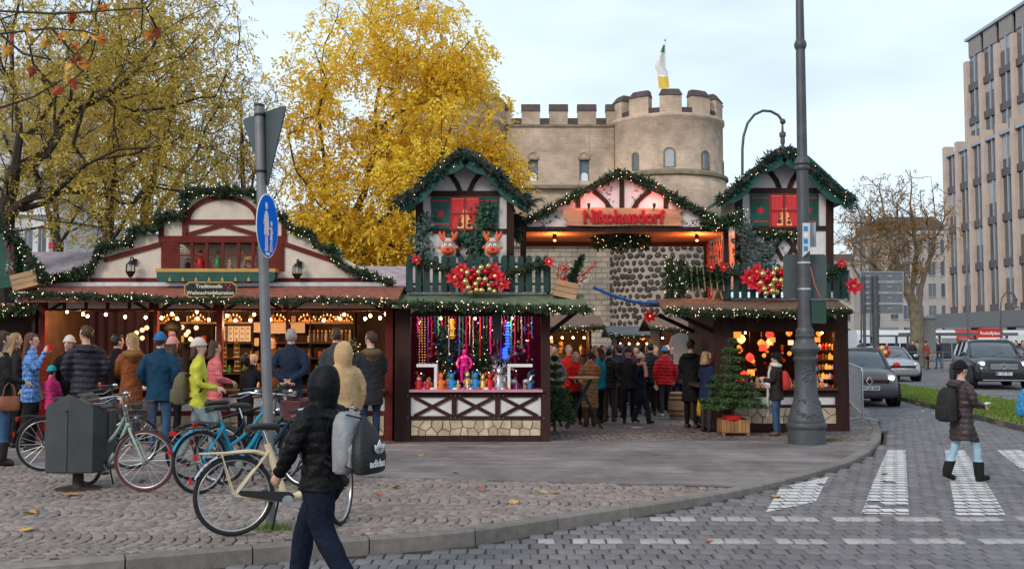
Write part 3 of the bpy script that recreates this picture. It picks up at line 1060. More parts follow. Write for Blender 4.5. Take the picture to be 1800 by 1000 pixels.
# the stall by the street
STALL_RIGHT = stall('lantern_stall','dark brown stall with glowing red lanterns, behind the street lamp post',1258,1490,YR,3.0,
 (758,745,716,697,711,686,583,541),[(1258,1289),(1470,1490)],(1166,1496,YR - .5,543,YR+.4,525,M_TILE_BROWN),stone_n=(9,2))
def stall_extras():
# mid: arched braces under the eave, black loudspeaker box
 t = STALL_MID
 for (a,b) in ((722,835),(838,951)):
  pts = [(a,556),(a+8,550),(a+30,544),((a+b)/2,541),(b - 30,544),(b - 8,550),(b,556)]
  mb = MB(); fpoly(mb,[(a,530)]+[(u,v - 2) for u,v in pts]+[(b,530)],YF - .03,.015); mb.build('arched_board',M_WHITE,t)
  mb = MB(); fcurve(mb,pts,7,YF - .045,.02); mb.build('arched_brace',M_BROWN,t)
 mb = MB(); fr(mb,866,545,882,597,YF - .15,.18)
 mb.build('loudspeaker',M_BLACK,label='slim black loudspeaker hanging at the front of the pink-backed stall',cat='loudspeaker')
 # small triangular supports under the long stall's eave
 t = STALL_LEFT
 for a,b in ((85,262),(280,374),(394,498),(508,674)):
  mb = MB(); fr(mb,a,531,b,542,YF+.10,.012); mb.build('fascia_panel',M_CREAM,t)
  mb = MB(); fbm(mb,(a+2,545),(a+26,531),5,YF+.085,.02); mb.build('brace',M_BROWN,t)
  mb = MB(); fbm(mb,(b - 2,545),(b - 26,531),5,YF+.085,.02); mb.build('brace',M_BROWN,t)
 for k in range(5):
  u = 110+k*38
  mb = MB(); fr(mb,u,531,u+6,543,YF+.09,.02); mb.build('stud',M_BROWN,t)
  # brown corner cladding
 t = STALL_RIGHT
 for a,b in ((1289,1372),(1376,1470)):
  pts = [(a,565),(a+8,558),(a+26,553),((a+b)/2,551),(b - 26,553),(b - 8,558),(b,565)]
  mb = MB(); fcurve(mb,pts,6,YR - .04,.02); mb.build('arched_brace',M_BROWN,t)
  mb = MB(); fpoly(mb,[(a,543)]+[(u,v - 1) for u,v in pts]+[(b,543)],YR - .03,.012); mb.build('arched_board',M_WHITE,t)
 for k in range(6):
  mb = MB(); fr(mb,1289,556+k*4.4,1470,559.6+k*4.4,YR - .016,.02); mb.build('board',M_BROWN,t)
  # side counter and bracket of the street stall
 x = at(1258,600,YR).x
 MB().bx(x - .28,x - .005,YR+.5,YR+2.6,0.80,0.86).build('side_counter',M_DARKWOOD,t)
 MB().beam((x,YR+.3,1.9),(x - .75,YR+.25,2.25),.08,.08,(0,1,0)).build('roof_bracket',M_BROWN,t)
 MB().beam((x,YR+2.3,1.9),(x - .75,YR+2.3,2.25),.08,.08,(0,1,0)).build('roof_bracket',M_BROWN,t)
 # side bracket of the middle stall
 t = STALL_MID
 x = at(967,600,YF).x
 MB().beam((x,YF+.3,1.85),(x+.5,YF+.25,2.25),.08,.08,(0,1,0)).build('roof_bracket',M_BROWN,t)
 MB().bx(x,x+.62,YF - .3,YF+2.2,2.27,2.33).build('side_roof',M_TILE_GREEN,t)
 # zinc strips at the back of the eaves
 for u0,u1,v0,v1,Y,t in ((80,690,496,503,YF+.56,STALL_LEFT),(716,962,513,519,YF+.3,STALL_MID),(1284,1488,523,528,YR+.3,STALL_RIGHT)):
  mb = MB(); fr(mb,u0,v0,u1,v1,Y,.03); mb.build('gutter_strip',M_ZINC,t)
stall_extras()

# ------ stepped gable on the long stall
def stepped_gable():
 Y = YF+.62
 t = thing('stepped_gable','stepped cream gable front with dark red timbers above the long stall','gable',at(391,497,Y))
 L = [(100,497),(120,487),(182,452),(182,436),(230,436),(230,411),(283,411),(283,384),(329,384),(329,345)]
 Rr = [(782 - u,v) for u,v in reversed(L)]
 Rr = [(u if u < 640 else u+6,v) for u,v in Rr]
 # the wall leaves the show window open
 def wallpoly(pts):
  mb = MB(); fpoly(mb,pts,Y,.06); mb.build('wall_panel',M_CREAM,t)
 wallpoly(L+[(391,345),(391,426),(308,426),(308,473),(391,473),(391,497)])
 wallpoly([(391,497),(391,473),(474,473),(474,426),(391,426),(391,345)]+Rr)
 d = .03
 Yt = Y - d
 def tb(p,q,w,k=0):
  mb = MB(); fbm(mb,p,q,w,Yt - .003*k,d); mb.build('timber',M_RED,t)
 tb((96,493),(690,493),9)
 tb((325,345),(325,421),10,1); tb((457,345),(457,421),10,1)
 tb((320,390),(462,390),8,2)
 tb((283,420),(499,420),11,3)
 tb((328,413),(391,395),7,1); tb((454,413),(391,395),7,4)
 tb((296,426),(296,476),26,2); tb((487,426),(487,476),24,2)
 tb((283,384),(283,425),9,1); tb((499,384),(499,425),9,1)
 tb((230,411),(230,436),8,1); tb((552,411),(552,436),8,1)
 tb((182,457),(284,428),8,2); tb((498,428),(600,463),8,2)
 arc = [(391+61*math.cos(a),387 - 40*math.sin(a)) for a in np.linspace(0,math.pi,17)]
 mb = MB(); fcurve(mb,arc,8,Yt - .002,d); mb.build('arched_timber',M_RED,t)
 # show window with mullions
 for u in (312,337,363,391,419,445,471):
  mb = MB(); fr(mb,u - 3,426,u+3,474,Yt - .003,.04); mb.build('mullion',M_RED,t)
 mb = MB(); fr(mb,309,447,474,450,Yt+.004,.02); mb.build('glazing_bar',M_RED,t)
 mb = MB(); fr(mb,306,424,476,476,Y+.55,.02); mb.build('niche_back',M_CREAM,t)
 mb = MB(); fr(mb,306,473,476,476,Y+.07,.5); mb.build('niche_shelf',M_RED,t)
 mb = MB(); fr(mb,306,422,476,425,Y+.07,.5); mb.build('niche_top',M_RED,t)
 for u0 in (311,456): # bead curtains at the sides
  mb = MB()
  for k in range(5):
   a,b = at(u0+k*2.6,427,Y+.1),at(u0+k*2.6,472,Y+.1)
   for j in range(9):
    p = a.lerp(b,(j+.5)/9)
    mb.ell((p.x+random.uniform(-.008,.008),p.y,p.z),.014,5,4)
  mb.build('lace_curtain',M_WHITE,t)
  # green scalloped box front
 mb = MB(); fr(mb,273,472,484,478,Y - .34,.34); mb.build('window_box_ledge',M_GOLD,t)
 mb = MB()
 pts = [(275,478)]
 n = 9
 for k in range(n):
  a = 275+k*208/n
  b = 275+(k+1)*208/n
  pts += [(a+.5,492),(a+5,494.5),((a+b)/2,495.5),(b - 5,494.5),(b - .5,492)]
 pts.append((483,478))
 fpoly(mb,pts,Y - .33,.03)
 mb.build('scalloped_valance',M_GREEN,t)
 mb = MB(); fr(mb,277,479,481,490,Y - .29,.28); mb.build('window_box',M_GREEN,t)
 for k in range(1,n):
  u = 275+k*208/n
  mb = MB(); fpoly(mb,[(u - 3,494),(u+3,494),(u,486)],Y - .335,.006); mb.build('gilt_point',M_GOLD,t)
 return t
GABLE = stepped_gable()
def sign_board():
 Y = YF - .52
 t = thing('stall_sign','black sign with gold edge reading Traditionelle Weihnachtsdekoration above the long stall','sign',at(370,522,Y))
 o = [(332,495),(408,495),(416,502),(416,516),(408,523),(332,523),(324,516),(324,502)]
 mb = MB(); fpoly(mb,o,Y,.04); mb.build('border',M_GOLD,t)
 c = [(370+(u - 370)*.96,509+(v - 509)*.84) for u,v in o]
 mb = MB(); fpoly(mb,c,Y - .006,.02); mb.build('board',M_BLACK,t)
 for txt,u0,u1,v in (('Traditionelle',344,391,506),('Weihnachtsdekoration',328,411,517.5)):
  a,b = at(u0,v,Y - .01),at(u1,v,Y - .01)
  m = text_mb(txt,b.x - a.x,.004,bold=.01)
  m.xf(Matrix.Translation(((a.x+b.x)/2,Y - .009,a.z)))
  m.build('lettering',M_IVORY,t)
 mb = MB()
 for k,(u,v) in enumerate(((397,501),(402,504),(405,501),(400,507),(404,508))):
  p = at(u,v,Y - .012); mb.ell(p,(.016,.006,.014),6,4)
 mb.build('painted_berries',M_REDPAINT,t)
sign_board()
def wall_lantern(u,v,label):
 Y = YF+.6
 c = at(u,v,Y)
 t = thing('wall_lantern',label,'lantern',(c.x,Y,at(u,v+18,Y).z),group='black lanterns on the stepped gable')
 s = Y/FPX
 mb = MB()
 mb.bx(c.x - .03,c.x+.05,Y - .025,Y,c.z+4*s,c.z+15*s)
 mb.tube([(c.x+.01,Y - .02,c.z+10*s),(c.x+.01,Y - .1,c.z+17*s),(c.x,Y - .17,c.z+16*s),(c.x,Y - .17,c.z+9*s)],.012,6)
 mb.build('bracket',M_BLACK,t)
 mb = MB()
 mb.lathe([(.01,11*s),(.03,10*s),(.075,5*s),(.078,4*s)],6,(c.x,Y - .17,c.z))
 mb.lathe([(.02,-19*s),(.045,-16*s),(.085,-10*s),(.09,-8*s),(.07,-8*s)],6,(c.x,Y - .17,c.z))
 for k in range(6):
  a = k*math.pi/3
  mb.tube([(c.x+.076*math.cos(a),Y - .17+.076*math.sin(a),c.z+4*s),(c.x+.082*math.cos(a),Y - .17+.082*math.sin(a),c.z - 9*s)],.006,4)
 mb.build('cage',M_BLACK,t)
 mb = MB().lathe([(.07,4.2*s),(.075,-8*s)],6,(c.x,Y - .17,c.z)); mb.build('glass',M_GLASS,t)
 MB().lathe([(.012,-7*s),(.02,-4*s),(.018,0),(.004,2*s)],6,(c.x,Y - .17,c.z)).build('bulb',mat('frosted_bulb',(.8,.75,.65),.3),t)
wall_lantern(236,470,'black wall lantern on the cream gable, on the side away from the sign post')
wall_lantern(526,474,'black wall lantern on the cream gable, just past the blue sign')

# ------ houses on the stall roofs
M_CURTAIN = mat('red_curtain_glow',(0.55,0.03,0.035),0.7,var=0.2,scale=12,emit=(0.8,0.03,0.03),estr=0.30)  # lamplight behind the cloth is put in as emission
M_ROOMGLOW = mat('room_glow',(0.7,0.35,0.15),0.8,var=0.4,scale=14,emit=(1.0,0.34,0.10),estr=0.55)  # room light put into the slab's own emission
def roof_curve(s=1):
 return [(0,274),(16,281),(34,294),(54,312),(74,331),(94,349),(113,360)]
def house(u0,Y,label,dv=0):
 t = thing('timber_house',label,'house front',at(u0,514+dv,Y))
 def P(du,v): return (u0+du,v+dv)
 mb = MB(); fpoly(mb,[P(-86,514),P(86,514),P(86,336),P(60,310),P(0,276),P(-60,310),P(-86,336)],Y,.05); mb.build('wall',M_WHITE,t)
 a,b = at(u0 - 86,514+dv,Y),at(u0+86,338+dv,Y)
 MB().bx(a.x,a.x+.05,Y+.06,Y+1.3,a.z,b.z).build('side_wall',M_WHITE,t)
 MB().bx(b.x - .05,b.x,Y+.06,Y+1.3,a.z,b.z).build('side_wall',M_WHITE,t)
 d = .03
 Yt = Y - d
 def tb(p,q,w,k=0,m=M_BROWN,nm='timber'):
  mb = MB(); fbm(mb,P(*p),P(*q),w,Yt - .003*k,d); mb.build(nm,m,t)
 for s in (-1,1):
  tb((s*80,338),(s*80,514),13,1)
  pts = [P(s*30,303),P(s*22,311),P(s*14,322),P(s*8,337)]
  mb = MB(); fcurve(mb,pts,8,Yt - .004,d); mb.build('curved_brace',M_BROWN,t)
  tb((s*30,412),(s*3,462),7,4)
  tb((s*30,462),(s*3,420),7,5)
 tb((-86,340),(86,340),9,3)
 tb((-74,406),(74,406),8,3)
 tb((-31,410),(-31,514),7,2); tb((31,410),(31,514),7,2)
 # shutters with a star
 for s in (-1,1):
  mb = MB(); fr(mb,u0+min(s*25,s*59),345+dv,u0+max(s*25,s*59),403+dv,Yt - .006,.04)
  sh = mb.build('shutter',M_GREEN,t)
  for v in (352,393):
   mb = MB(); fr(mb,u0+min(s*28,s*57),v+dv,u0+max(s*28,s*57),v+2+dv,Yt - .009,.004); mb.build('painted_line',M_REDPAINT,sh)
  c = P(s*42,375)
  star = []
  for k in range(16):
   r = 8 if k % 2 == 0 else 3.4
   star.append((c[0]+r*math.sin(k*math.pi/8),c[1] - r*math.cos(k*math.pi/8)))
  mb = MB(); fpoly(mb,star,Yt - .010,.005); mb.build('star',M_REDPAINT,sh)
  # window: thin box and curtains glow by material in place of a lamp; bars
 w = thing_part = MB(); fr(w,u0 - 25,348+dv,u0+25,403+dv,Y - .012,.012)
 win = w.build('window',M_ROOMGLOW,t)
 for s in (-1,1):
  rings = []
  for v,wd in ((350,24),(365,23),(380,17),(402,10)):
   ring_f,ring_b = [],[]
   for k in range(9):
    f = k/8
    u = u0+s*(24 - wd*f)
    p = at(u,v+dv,Y - .02)
    ring_f.append((p.x,Y - .022+.006*math.sin(k*2.4),p.z))
    ring_b.append((p.x,Y - .013,p.z))
   rings.append(ring_f+ring_b[::-1])
  mb = MB().loft(rings); mb.build('curtain',M_CURTAIN,win)
 mb = MB()
 for du,v,r in ((-9,394,.05),(-9,386,.034),(-12,382,.014),(-6,382,.014),(8,396,.04),(8,389,.028)):
  p = at(u0+du,v+dv,Y - .02); mb.ell((p.x,Y - .018,p.z),(r,.008,r),8,6)
 mb.build('teddy_bear',mat('teddy_brown',(.16,.07,.03),.9),win)
 mb = MB()
 for x0,x1,y0,y1 in ((-27,-23.5,345,405),(23.5,27,345,405),(-23.5,23.5,345,348.5),(-23.5,23.5,401.5,405),(-1.5,1.5,348.5,401.5),(-23.5,-1.5,374,377),(1.5,23.5,374,377)):
  fr(mb,u0+x0,y0+dv,u0+x1,y1+dv,Yt - .022,.05)
 mb.build('window_frame',mat('red_frame',(0.22,0.03,0.025),.5),win)
 for x0,x1 in ((-23.5,-1.5),(1.5,23.5)):
  for y0,y1 in ((348.5,374),(377,401.5)):
   mb = MB(); fr(mb,u0+x0,y0+dv,u0+x1,y1+dv,Yt - .004,.003); mb.build('pane',M_GLASS,win)
   # roof: two curved slabs with scalloped green bargeboards
 s_ = Y/FPX
 for s in (-1,1):
  cur = [P(s*u,v) for u,v in roof_curve()]
  up = [(at(u,v,Y).x,at(u,v,Y).z) for u,v in cur]
  rings = []
  for (x,z) in up:
   rings.append([(x,Y - .42,z),(x,Y+1.35,z),(x,Y+1.35,z+.07),(x,Y - .42,z+.07)])
  MB().loft(rings).build('roof_slope',M_GREEN,t)
  # bargeboard
  top = [(u,v - 1) for u,v in cur]
  fine = []
  for i in range(len(cur) - 1):
   for k in range(5):
    f = k/5
    fine.append((cur[i][0]+(cur[i+1][0] - cur[i][0])*f,cur[i][1]+(cur[i+1][1] - cur[i][1])*f))
  fine.append(cur[-1])
  low = []
  for k,(u,v) in enumerate(fine):
   f = k/(len(fine) - 1)
   low.append((u - s*4,v+8+11*abs(math.sin(f*math.pi*2.0+.55))))
  mb = MB()
  Yb = Y - .45
  for k in range(len(fine) - 1):
   fpoly(mb,[fine[k],fine[k+1],low[k+1],low[k]],Yb,.03)
  mb.build('bargeboard',M_GREEN,t)
 return t
YH1,YH2 = YF+.75,YR+.75
HOUSE_MID = house(817,YH1,'half-timbered house front with green shutters, on the pink-backed stall beside the yellow tree')
HOUSE_R = house(1379,YH2,'half-timbered house front with green shutters, behind the tall street lamp post',dv=-5)
# picket fences of the balconies
def picket_fence(u0,u1,v0,v1,Y,n,label):
 a,b = at(u0,v1,Y),at(u1,v0,Y)
 t = thing('picket_fence',label,'fence',((a.x+b.x)/2,Y,a.z))
 w = (b.x - a.x)/n
 mid = a.z+(b.z - a.z)*.80
 me = None
 for k in range(n):
  x = w*.70
  pr = [(0,0),(x,0),(x,b.z - a.z - x*.45),(x*.8,b.z - a.z - x*.12),(x*.5,b.z - a.z),(x*.2,b.z - a.z - x*.12),(0,b.z - a.z - x*.45)]
  if me is None:
   me = MB().prism(pr,0,.02).mesh('picket',M_FENCE)
  o = link_mesh('picket',me,t,wmat(t).inverted() @ Vector((a.x+k*w+w*.15,Y - .02,a.z+random.uniform(-.006,.006))))
  o.rotation_euler = (0,random.uniform(-.015,.015),0)
 for f in (.18,.72):
  z = a.z+(b.z - a.z)*f
  MB().bx(a.x,b.x,Y+.003,Y+.03,z,z+.045).build('rail',M_FENCE,t)
 for x in (a.x,b.x - .05):
  MB().bx(x,x+.05,Y+.031,Y+.75,a.z,a.z+(b.z - a.z)*.8).build('side_panel',M_FENCE,t)
 return t
picket_fence(713,968,449,513,YF+.1,17,'green picket balcony fence under the two reindeer heads')
picket_fence(1272,1491,463,524,YR+.1,15,'green picket balcony fence behind the lamp post')

# ------ entrance arch
def entrance_arch():
 Y = YR+.25
 t = thing('entrance_arch','gabled entrance arch with glowing pink front between the two stalls','arch',at(1095,700,Y))
 mb = MB(); fpoly(mb,[(922,405),(1276,405),(1276,394),(1088,308),(926,388)],Y,.05); mb.build('gable_panel',mat('pale_gable',(.72,.62,.60),.8,var=.05),t)
 Yt = Y - .03
 def tb(p,q,w,k=0,m=M_BROWN):
  mb = MB(); fbm(mb,p,q,w,Yt - .003*k,.03); mb.build('timber',m,t)
 tb((918,403),(1280,403),9,2)
 tb((1093,315),(1093,368),8)
 tb((1017,347),(1017,368),7); tb((1170,347),(1170,368),7)
 for s in (-1,1):
  pts = [(1093+s*50,336),(1093+s*40,343),(1093+s*28,354),(1093+s*20,368)]
  mb = MB(); fcurve(mb,pts,8,Yt - .003,.03); mb.build('curved_brace',M_BROWN,t)
 for (p,q) in (((922,388),(1090,304)),((1086,304),(1280,393))):
  mb = MB(); fbm(mb,p,q,7,Yt - .012,.06); mb.build('verge_board',M_BROWN,t)
  a,b = at(p[0],p[1],Y),at(q[0],q[1],Y)
  MB().add([(a.x,Y+.02,a.z),(b.x,Y+.02,b.z),(b.x,Y+2.2,b.z),(a.x,Y+2.2,a.z),(a.x,Y+.02,a.z+.05),(b.x,Y+.02,b.z+.05),(b.x,Y+2.2,b.z+.05),(a.x,Y+2.2,a.z+.05)],
   [(3,2,1,0),(4,5,6,7),(0,1,5,4),(1,2,6,5),(2,3,7,6),(3,0,4,7)]).build('roof_slope',M_TILE_BROWN,t)
 z = at(1093,407,Y).z
 x0,x1 = at(916,407,Y).x,at(1282,407,Y).x
 MB().bx(x0,x1,Y+.06,Y+2.2,z,z+.04).build('ceiling_board',mat('arch_ceiling',(.50,.30,.17),.7,var=.3,scale=4,stretch=(.2,1,1)),t)
 MB().bx(x0,x1,Y+2.12,Y+2.22,z - .09,z - .003).build('back_beam',M_BROWN,t)
 zr = 2.62
 for xx in (x0,x1 - .1):
  for yy in (Y+.06,Y+2.0):
   MB().bx(xx,xx+.1,yy,yy+.1,zr,z - .004).build('post',M_BROWN,t)
   # trellis at the side
  mb = MB()
  for k in range(7):
   ya = Y+.2+k*.28
   mb.beam((xx+.05,ya,zr),(xx+.05,min(Y+2.0,ya+.5),z - .05),.03,.012,(1,0,0))
   mb.beam((xx+.07,min(Y+2.0,ya+.5),zr),(xx+.07,ya,z - .05),.03,.012,(1,0,0))
  mb.build('trellis',mat('terracotta_trellis',(.42,.14,.08),.7),t)
  # painted ivy twigs
 rn = random.Random(3)
 for stems in ([(1075,366),(1070,345),(1066,325)],[(1110,366),(1118,350),(1128,333)],[(950,398),(965,390),(985,380)],[(1210,396),(1225,390),(1243,386)]):
  mb = MB()
  for k in range(16):
   f = k/15
   i = 0 if f < .5 else 1
   g = (f - .5*i)*2
   u = stems[i][0]+(stems[i+1][0] - stems[i][0])*g+rn.uniform(-9,9)
   v = stems[i][1]+(stems[i+1][1] - stems[i][1])*g+rn.uniform(-4,4)
   a = rn.uniform(0,6.28)
   lf = [(u+2.6*math.cos(a),v+2.6*math.sin(a)),(u+1.2*math.cos(a+1.6),v+1.2*math.sin(a+1.6)),(u - 2*math.cos(a),v - 2*math.sin(a)),(u+1.2*math.cos(a - 1.6),v+1.2*math.sin(a - 1.6))]
   fpoly(mb,lf,Y - .006,.005)
  mb.build('painted_ivy',mat('ivy_paint',(.06,.09,.06),.7),t)
  # name board
 sg = thing('name_board','orange wooden board with red letters reading Nikolausdorf on the entrance arch','sign',at(1095,398,Y - .1))
 o = [(990,367),(1045,365),(1110,366),(1200,368),(1194,376),(1202,384),(1196,390),(1200,397),(1120,396),(1050,398),(992,396),(998,388),(989,380)]
 mb = MB(); fpoly(mb,o,Y - .1,.05); mb.build('board',mat('sign_plank',(.52,.24,.13),.6,var=.3,scale=5,stretch=(.3,1,2),bump=.2),sg)
 a,b = at(1024,391.5,Y - .11),at(1166,391.5,Y - .11)
 m = text_mb('Nikolausdorf',b.x - a.x,.05,bold=.035)
 vv = np.array(m.v)
 zmax = vv[:,2].max()
 want = (at(1095,369,Y).z - at(1095,391.5,Y).z)
 m.xf(Matrix.Translation(((a.x+b.x)/2,Y - .12,a.z)) @ Matrix.Diagonal((1,1,want/zmax,1)))
 m.build('lettering',mat('red_letters',(.45,.006,.012),.35),sg)
 # lamps that wash the arch
 for k,(u,v,yy,e,c) in enumerate(((975,411,.5,26,(1,.30,.08)),(1225,411,.5,36,(1,.24,.06)),(1095,412,1.2,18,(1,.3,.1)))):
  p = at(u,v,Y+yy)
  lp = thing('arch_lamp',['small warm lamp under the arch ceiling, nearer the yellow tree','small warm lamp under the arch ceiling, nearer the lamp post','small warm lamp at the middle of the arch ceiling'][k],'lamp',(p.x,p.y,z - .12))
  MB().lathe([(.02,0),(.04,.03),(.045,.10),(.02,.117)],10,(p.x,p.y,z - .12)).build('housing',M_BLACK,lp)
  MB().ell((p.x,p.y,z - .125),(.028,.028,.015),8,5).build('bulb',emis('red_bulb',(1,.32,.1),12),lp)
  point_light('arch_glow',(p.x,p.y,z - .19),e,c,.05,lp)
 for k,u in enumerate((1035,1150)):
  p = at(u,362,Y - .24)
  lp = thing('sign_lamp',['little red spotlight before the name board, on the N side','little red spotlight before the name board, on the f side'][k],'lamp',p)
  MB().lathe([(.015,-.05),(.03,0),(.034,.05),(.03,.05)],8,p).build('housing',M_BLACK,lp)
  MB().tube([p,(p.x,Y - .06,p.z - .07)],.01,5).build('arm',M_BLACK,lp)
  point_light('sign_glow',(p.x,p.y - .03,p.z+.08),6.5,(1,.22,.18),.04,lp)
entrance_arch()

# ------ garlands
def garlands():
 Yg = YF+.5
 L = [(72,492),(120,484),(150,478),(168,458),(178,432),(226,428),(231,405),(272,402),(284,380),(320,378),(326,342),(345,335)]
 garland(pxpath(L+[(391,336),(440,337),(455,342),(462,374)],Yg),.105,'lit evergreen garland climbing the stepped cream gable to its top',1)
 garland(pxpath([(486,372),(500,384),(512,403),(545,408),(550,424),(562,433),(586,438),(592,458),(606,470),(632,480),(690,497)],Yg),.095,'lit evergreen garland running down the stepped gable towards the balcony house',2)
 garland(pxpath([(20,517),(160,521),(300,526),(420,529),(560,527),(700,531)],YF - .5),.072,'lit evergreen garland along the eave of the long red stall',3,lights=30)
 garland(pxpath([(704,535),(800,538),(900,541),(1000,543),(1038,545)],YF - .52),.085,'lit evergreen garland along the green eave of the pink-backed stall',4,lights=30)
 garland(pxpath([(1168,548),(1260,548),(1370,551),(1498,548)],YR - .52),.085,'lit evergreen garland along the eave behind the lamp post',5,lights=40)
 for u0,Y,dv,nm,mt,li in ((817,YH1 - .46,0,'on the gable beside the yellow tree',M_NEEDLE_B,10),(1379,YH2 - .46,-5,'on the gable behind the lamp post',M_NEEDLE_B,20)):
  c = [(u0 - u,v+dv - 5) for u,v in reversed(roof_curve())]
  c = [(c[0][0] - 4,c[0][1]+6)]+c[:-1]+[(u0+u,v+dv - 5) for u,v in roof_curve()]
  c.append((c[-1][0]+4,c[-1][1]+8))
  garland(pxpath(c,Y),.135,'blue-green fir garland '+nm,int(u0),mats=mt,lights=li,size=.09,per_m=700)
 Ya = YR+.12
 garland(pxpath([(905,402),(930,385),(985,358),(1040,328),(1070,312),(1088,304)],Ya),.10,'lit fir garland on the arch slope nearer the yellow tree',8)
 garland(pxpath([(1088,304),(1110,310),(1150,328),(1200,356),(1250,383),(1270,394)],Ya),.11,'lit fir garland on the arch slope nearer the lamp post',9,lights=34)
 garland(pxpath([(1236,390),(1262,396),(1290,388),(1302,372)],Ya - .1),.14,'thick lit fir bundle where the arch meets the green-shuttered house',10,lights=70)
 garland(pxpath([(908,378),(912,400),(910,420)],Ya - .1),.13,'dark fir bundle hanging where the arch meets the reindeer house',12,lights=14)
 # under the street house window
 garland(pxpath([(1330,408),(1370,414),(1405,412)],YH2 - .12),.10,'lit fir garland below the red window behind the lamp post',11,lights=50)
 # swags on the fences
 garland(pxpath([(728,458),(770,470),(800,480),(842,488),(890,482),(930,470),(965,462)],YF+.02),.09,'fir swag on the balcony fence under the reindeer heads',13,lights=6,per_m=800)
 garland(pxpath([(1275,478),(1320,484),(1360,492),(1400,490),(1450,482),(1482,470)],YR+.02),.09,'fir swag on the balcony fence behind the lamp post',14,lights=6,per_m=800)
 # chandelier wreath under the arch
 c = at(1091,424,YR+1.0)
 ring = [(c.x+.46*math.cos(a),c.y+.35*math.sin(a),c.z) for a in np.linspace(0,2*math.pi,25)]
 g = garland(ring,.15,'dark fir wreath with lights hanging under the arch ceiling',15,lights=34,per_m=900,cat='wreath',name='hanging_wreath')
 zc = at(1093,407,YR+.25).z
 for k in range(3):
  a = k*2.1
  MB().tube([(c.x+.4*math.cos(a),c.y+.3*math.sin(a),c.z),(c.x,c.y,zc)],.006,4).build('wire',M_BLACK,g)
  # far stall at the picture's left edge
 garland(pxpath([(-60,340),(0,394),(30,425),(58,462),(78,492)],YF - .1),.12,'lit garland on the green gable at the far edge of the long stall',16,lights=40)
 garland(pxpath([(-60,560),(0,548),(40,542),(62,538)],YF - .35),.12,'thick lit garland on the dark stall beyond the red-bag woman',17,lights=60)
garlands()
def edge_stall():
 Y = YF+.1
 t = thing('edge_stall','dark green-gabled stall cut off by the picture edge','market stall',at(-60,776,Y))
 a,b = at(-260,776,Y),at(58,540,Y)
 MB().bx(a.x,b.x,Y+1.2,Y+1.26,a.z,b.z).build('back_wall',M_DARKWOOD,t)
 MB().bx(b.x - .06,b.x,Y+.1,Y+1.19,a.z,b.z).build('side_wall',M_DARKWOOD,t)
 MB().bx(a.x,b.x - .07,Y,Y+.06,a.z,a.z+.9).build('counter_front',M_BROWN,t)
 MB().bx(a.x,b.x,Y - .3,Y+1.3,b.z+.0,b.z+.06).build('roof_deck',M_TILE_RED,t)
 mb = MB(); fpoly(mb,[(-260,540),(52,500),(60,480),(0,408),(-60,350),(-260,340)],Y+.1,.06); mb.build('gable_wall',M_GREEN,t)
 mb = MB(); fpoly(mb,[(75,492),(0,398),(-60,343),(-60,362),(0,418),(40,465),(60,494)],Y,.05); mb.build('bargeboard',M_GREEN,t)
edge_stall()

# ------ decorations
M_BRED = mat('red_bauble',(.45,.008,.02),.15,metal=.5,var=.05)
M_BGOLD = mat('gold_bauble',(.62,.45,.18),.18,metal=.8,var=.05)
M_PETAL = mat('poinsettia_petal',(.55,.008,.02),.5,var=.25,scale=20)
M_BERRY = mat('red_berry',(.5,.02,.03),.3)
M_LEAFG = mat('ivy_leaf',(.025,.07,.035),.5,var=.4,scale=10,tone=.6)
def poinsettia(c,r,label,cat='flower',seed=0,nrm=(0,-1,.15)):
 rn = random.Random(seed)
 t = thing('poinsettia',label,cat,(c[0],c[1],c[2] - r*.5))
 n = Vector(nrm).normalized()
 q = n.to_track_quat('Z','Y').to_matrix()
 for ring,cnt,tilt in ((1.0,7,.25),(.62,6,.7)):
  for k in range(cnt):
   a = 2*math.pi*(k+rn.random()*.4)/cnt
   L = r*ring
   pts = []
   for f,w in ((0.05,.03),(.3,.2),(.6,.24),(.85,.12),(1.0,.01)):
    x = L*f*math.cos(tilt); z = L*f*math.sin(tilt) - L*f*f*.15
    pts.append([(x,-w*L,z+.04*r),(x,0,z),(x,w*L,z+.04*r)])
   rings = []
   Ma = Matrix.Rotation(a,3,'Z')
   mb = MB()
   V = []
   for row in pts:
    V += [Vector(c)+q @ (Ma @ Vector(p)) for p in row]
   F = []
   for i in range(4):
    for j in range(2):
     F.append((i*3+j,i*3+j+1,i*3+j+4,i*3+j+3))
   mb.add(V,F)
   mb.build('petal',M_PETAL,t)
 mb = MB()
 for k in range(6):
  mb.ell(Vector(c)+q @ Vector((.03*r*3*math.cos(k),.09*r*math.sin(k),.12*r)),.05*r+.004,5,4)
 mb.build('flower_centre',M_BGOLD,t)
 return t
def bauble(c,r,m,label,group):
 t = MB().ell(c,r,16,10)
 o = t.build('bauble',m,smooth_=True,label=label,cat='bauble',group=group)
 mb = MB().lathe([(r*.2,0),(r*.2,r*.2),(r*.05,r*.28)],8,(c[0],c[1],c[2]+r*.95))
 mb.build('cap',M_BGOLD,o)
 return o
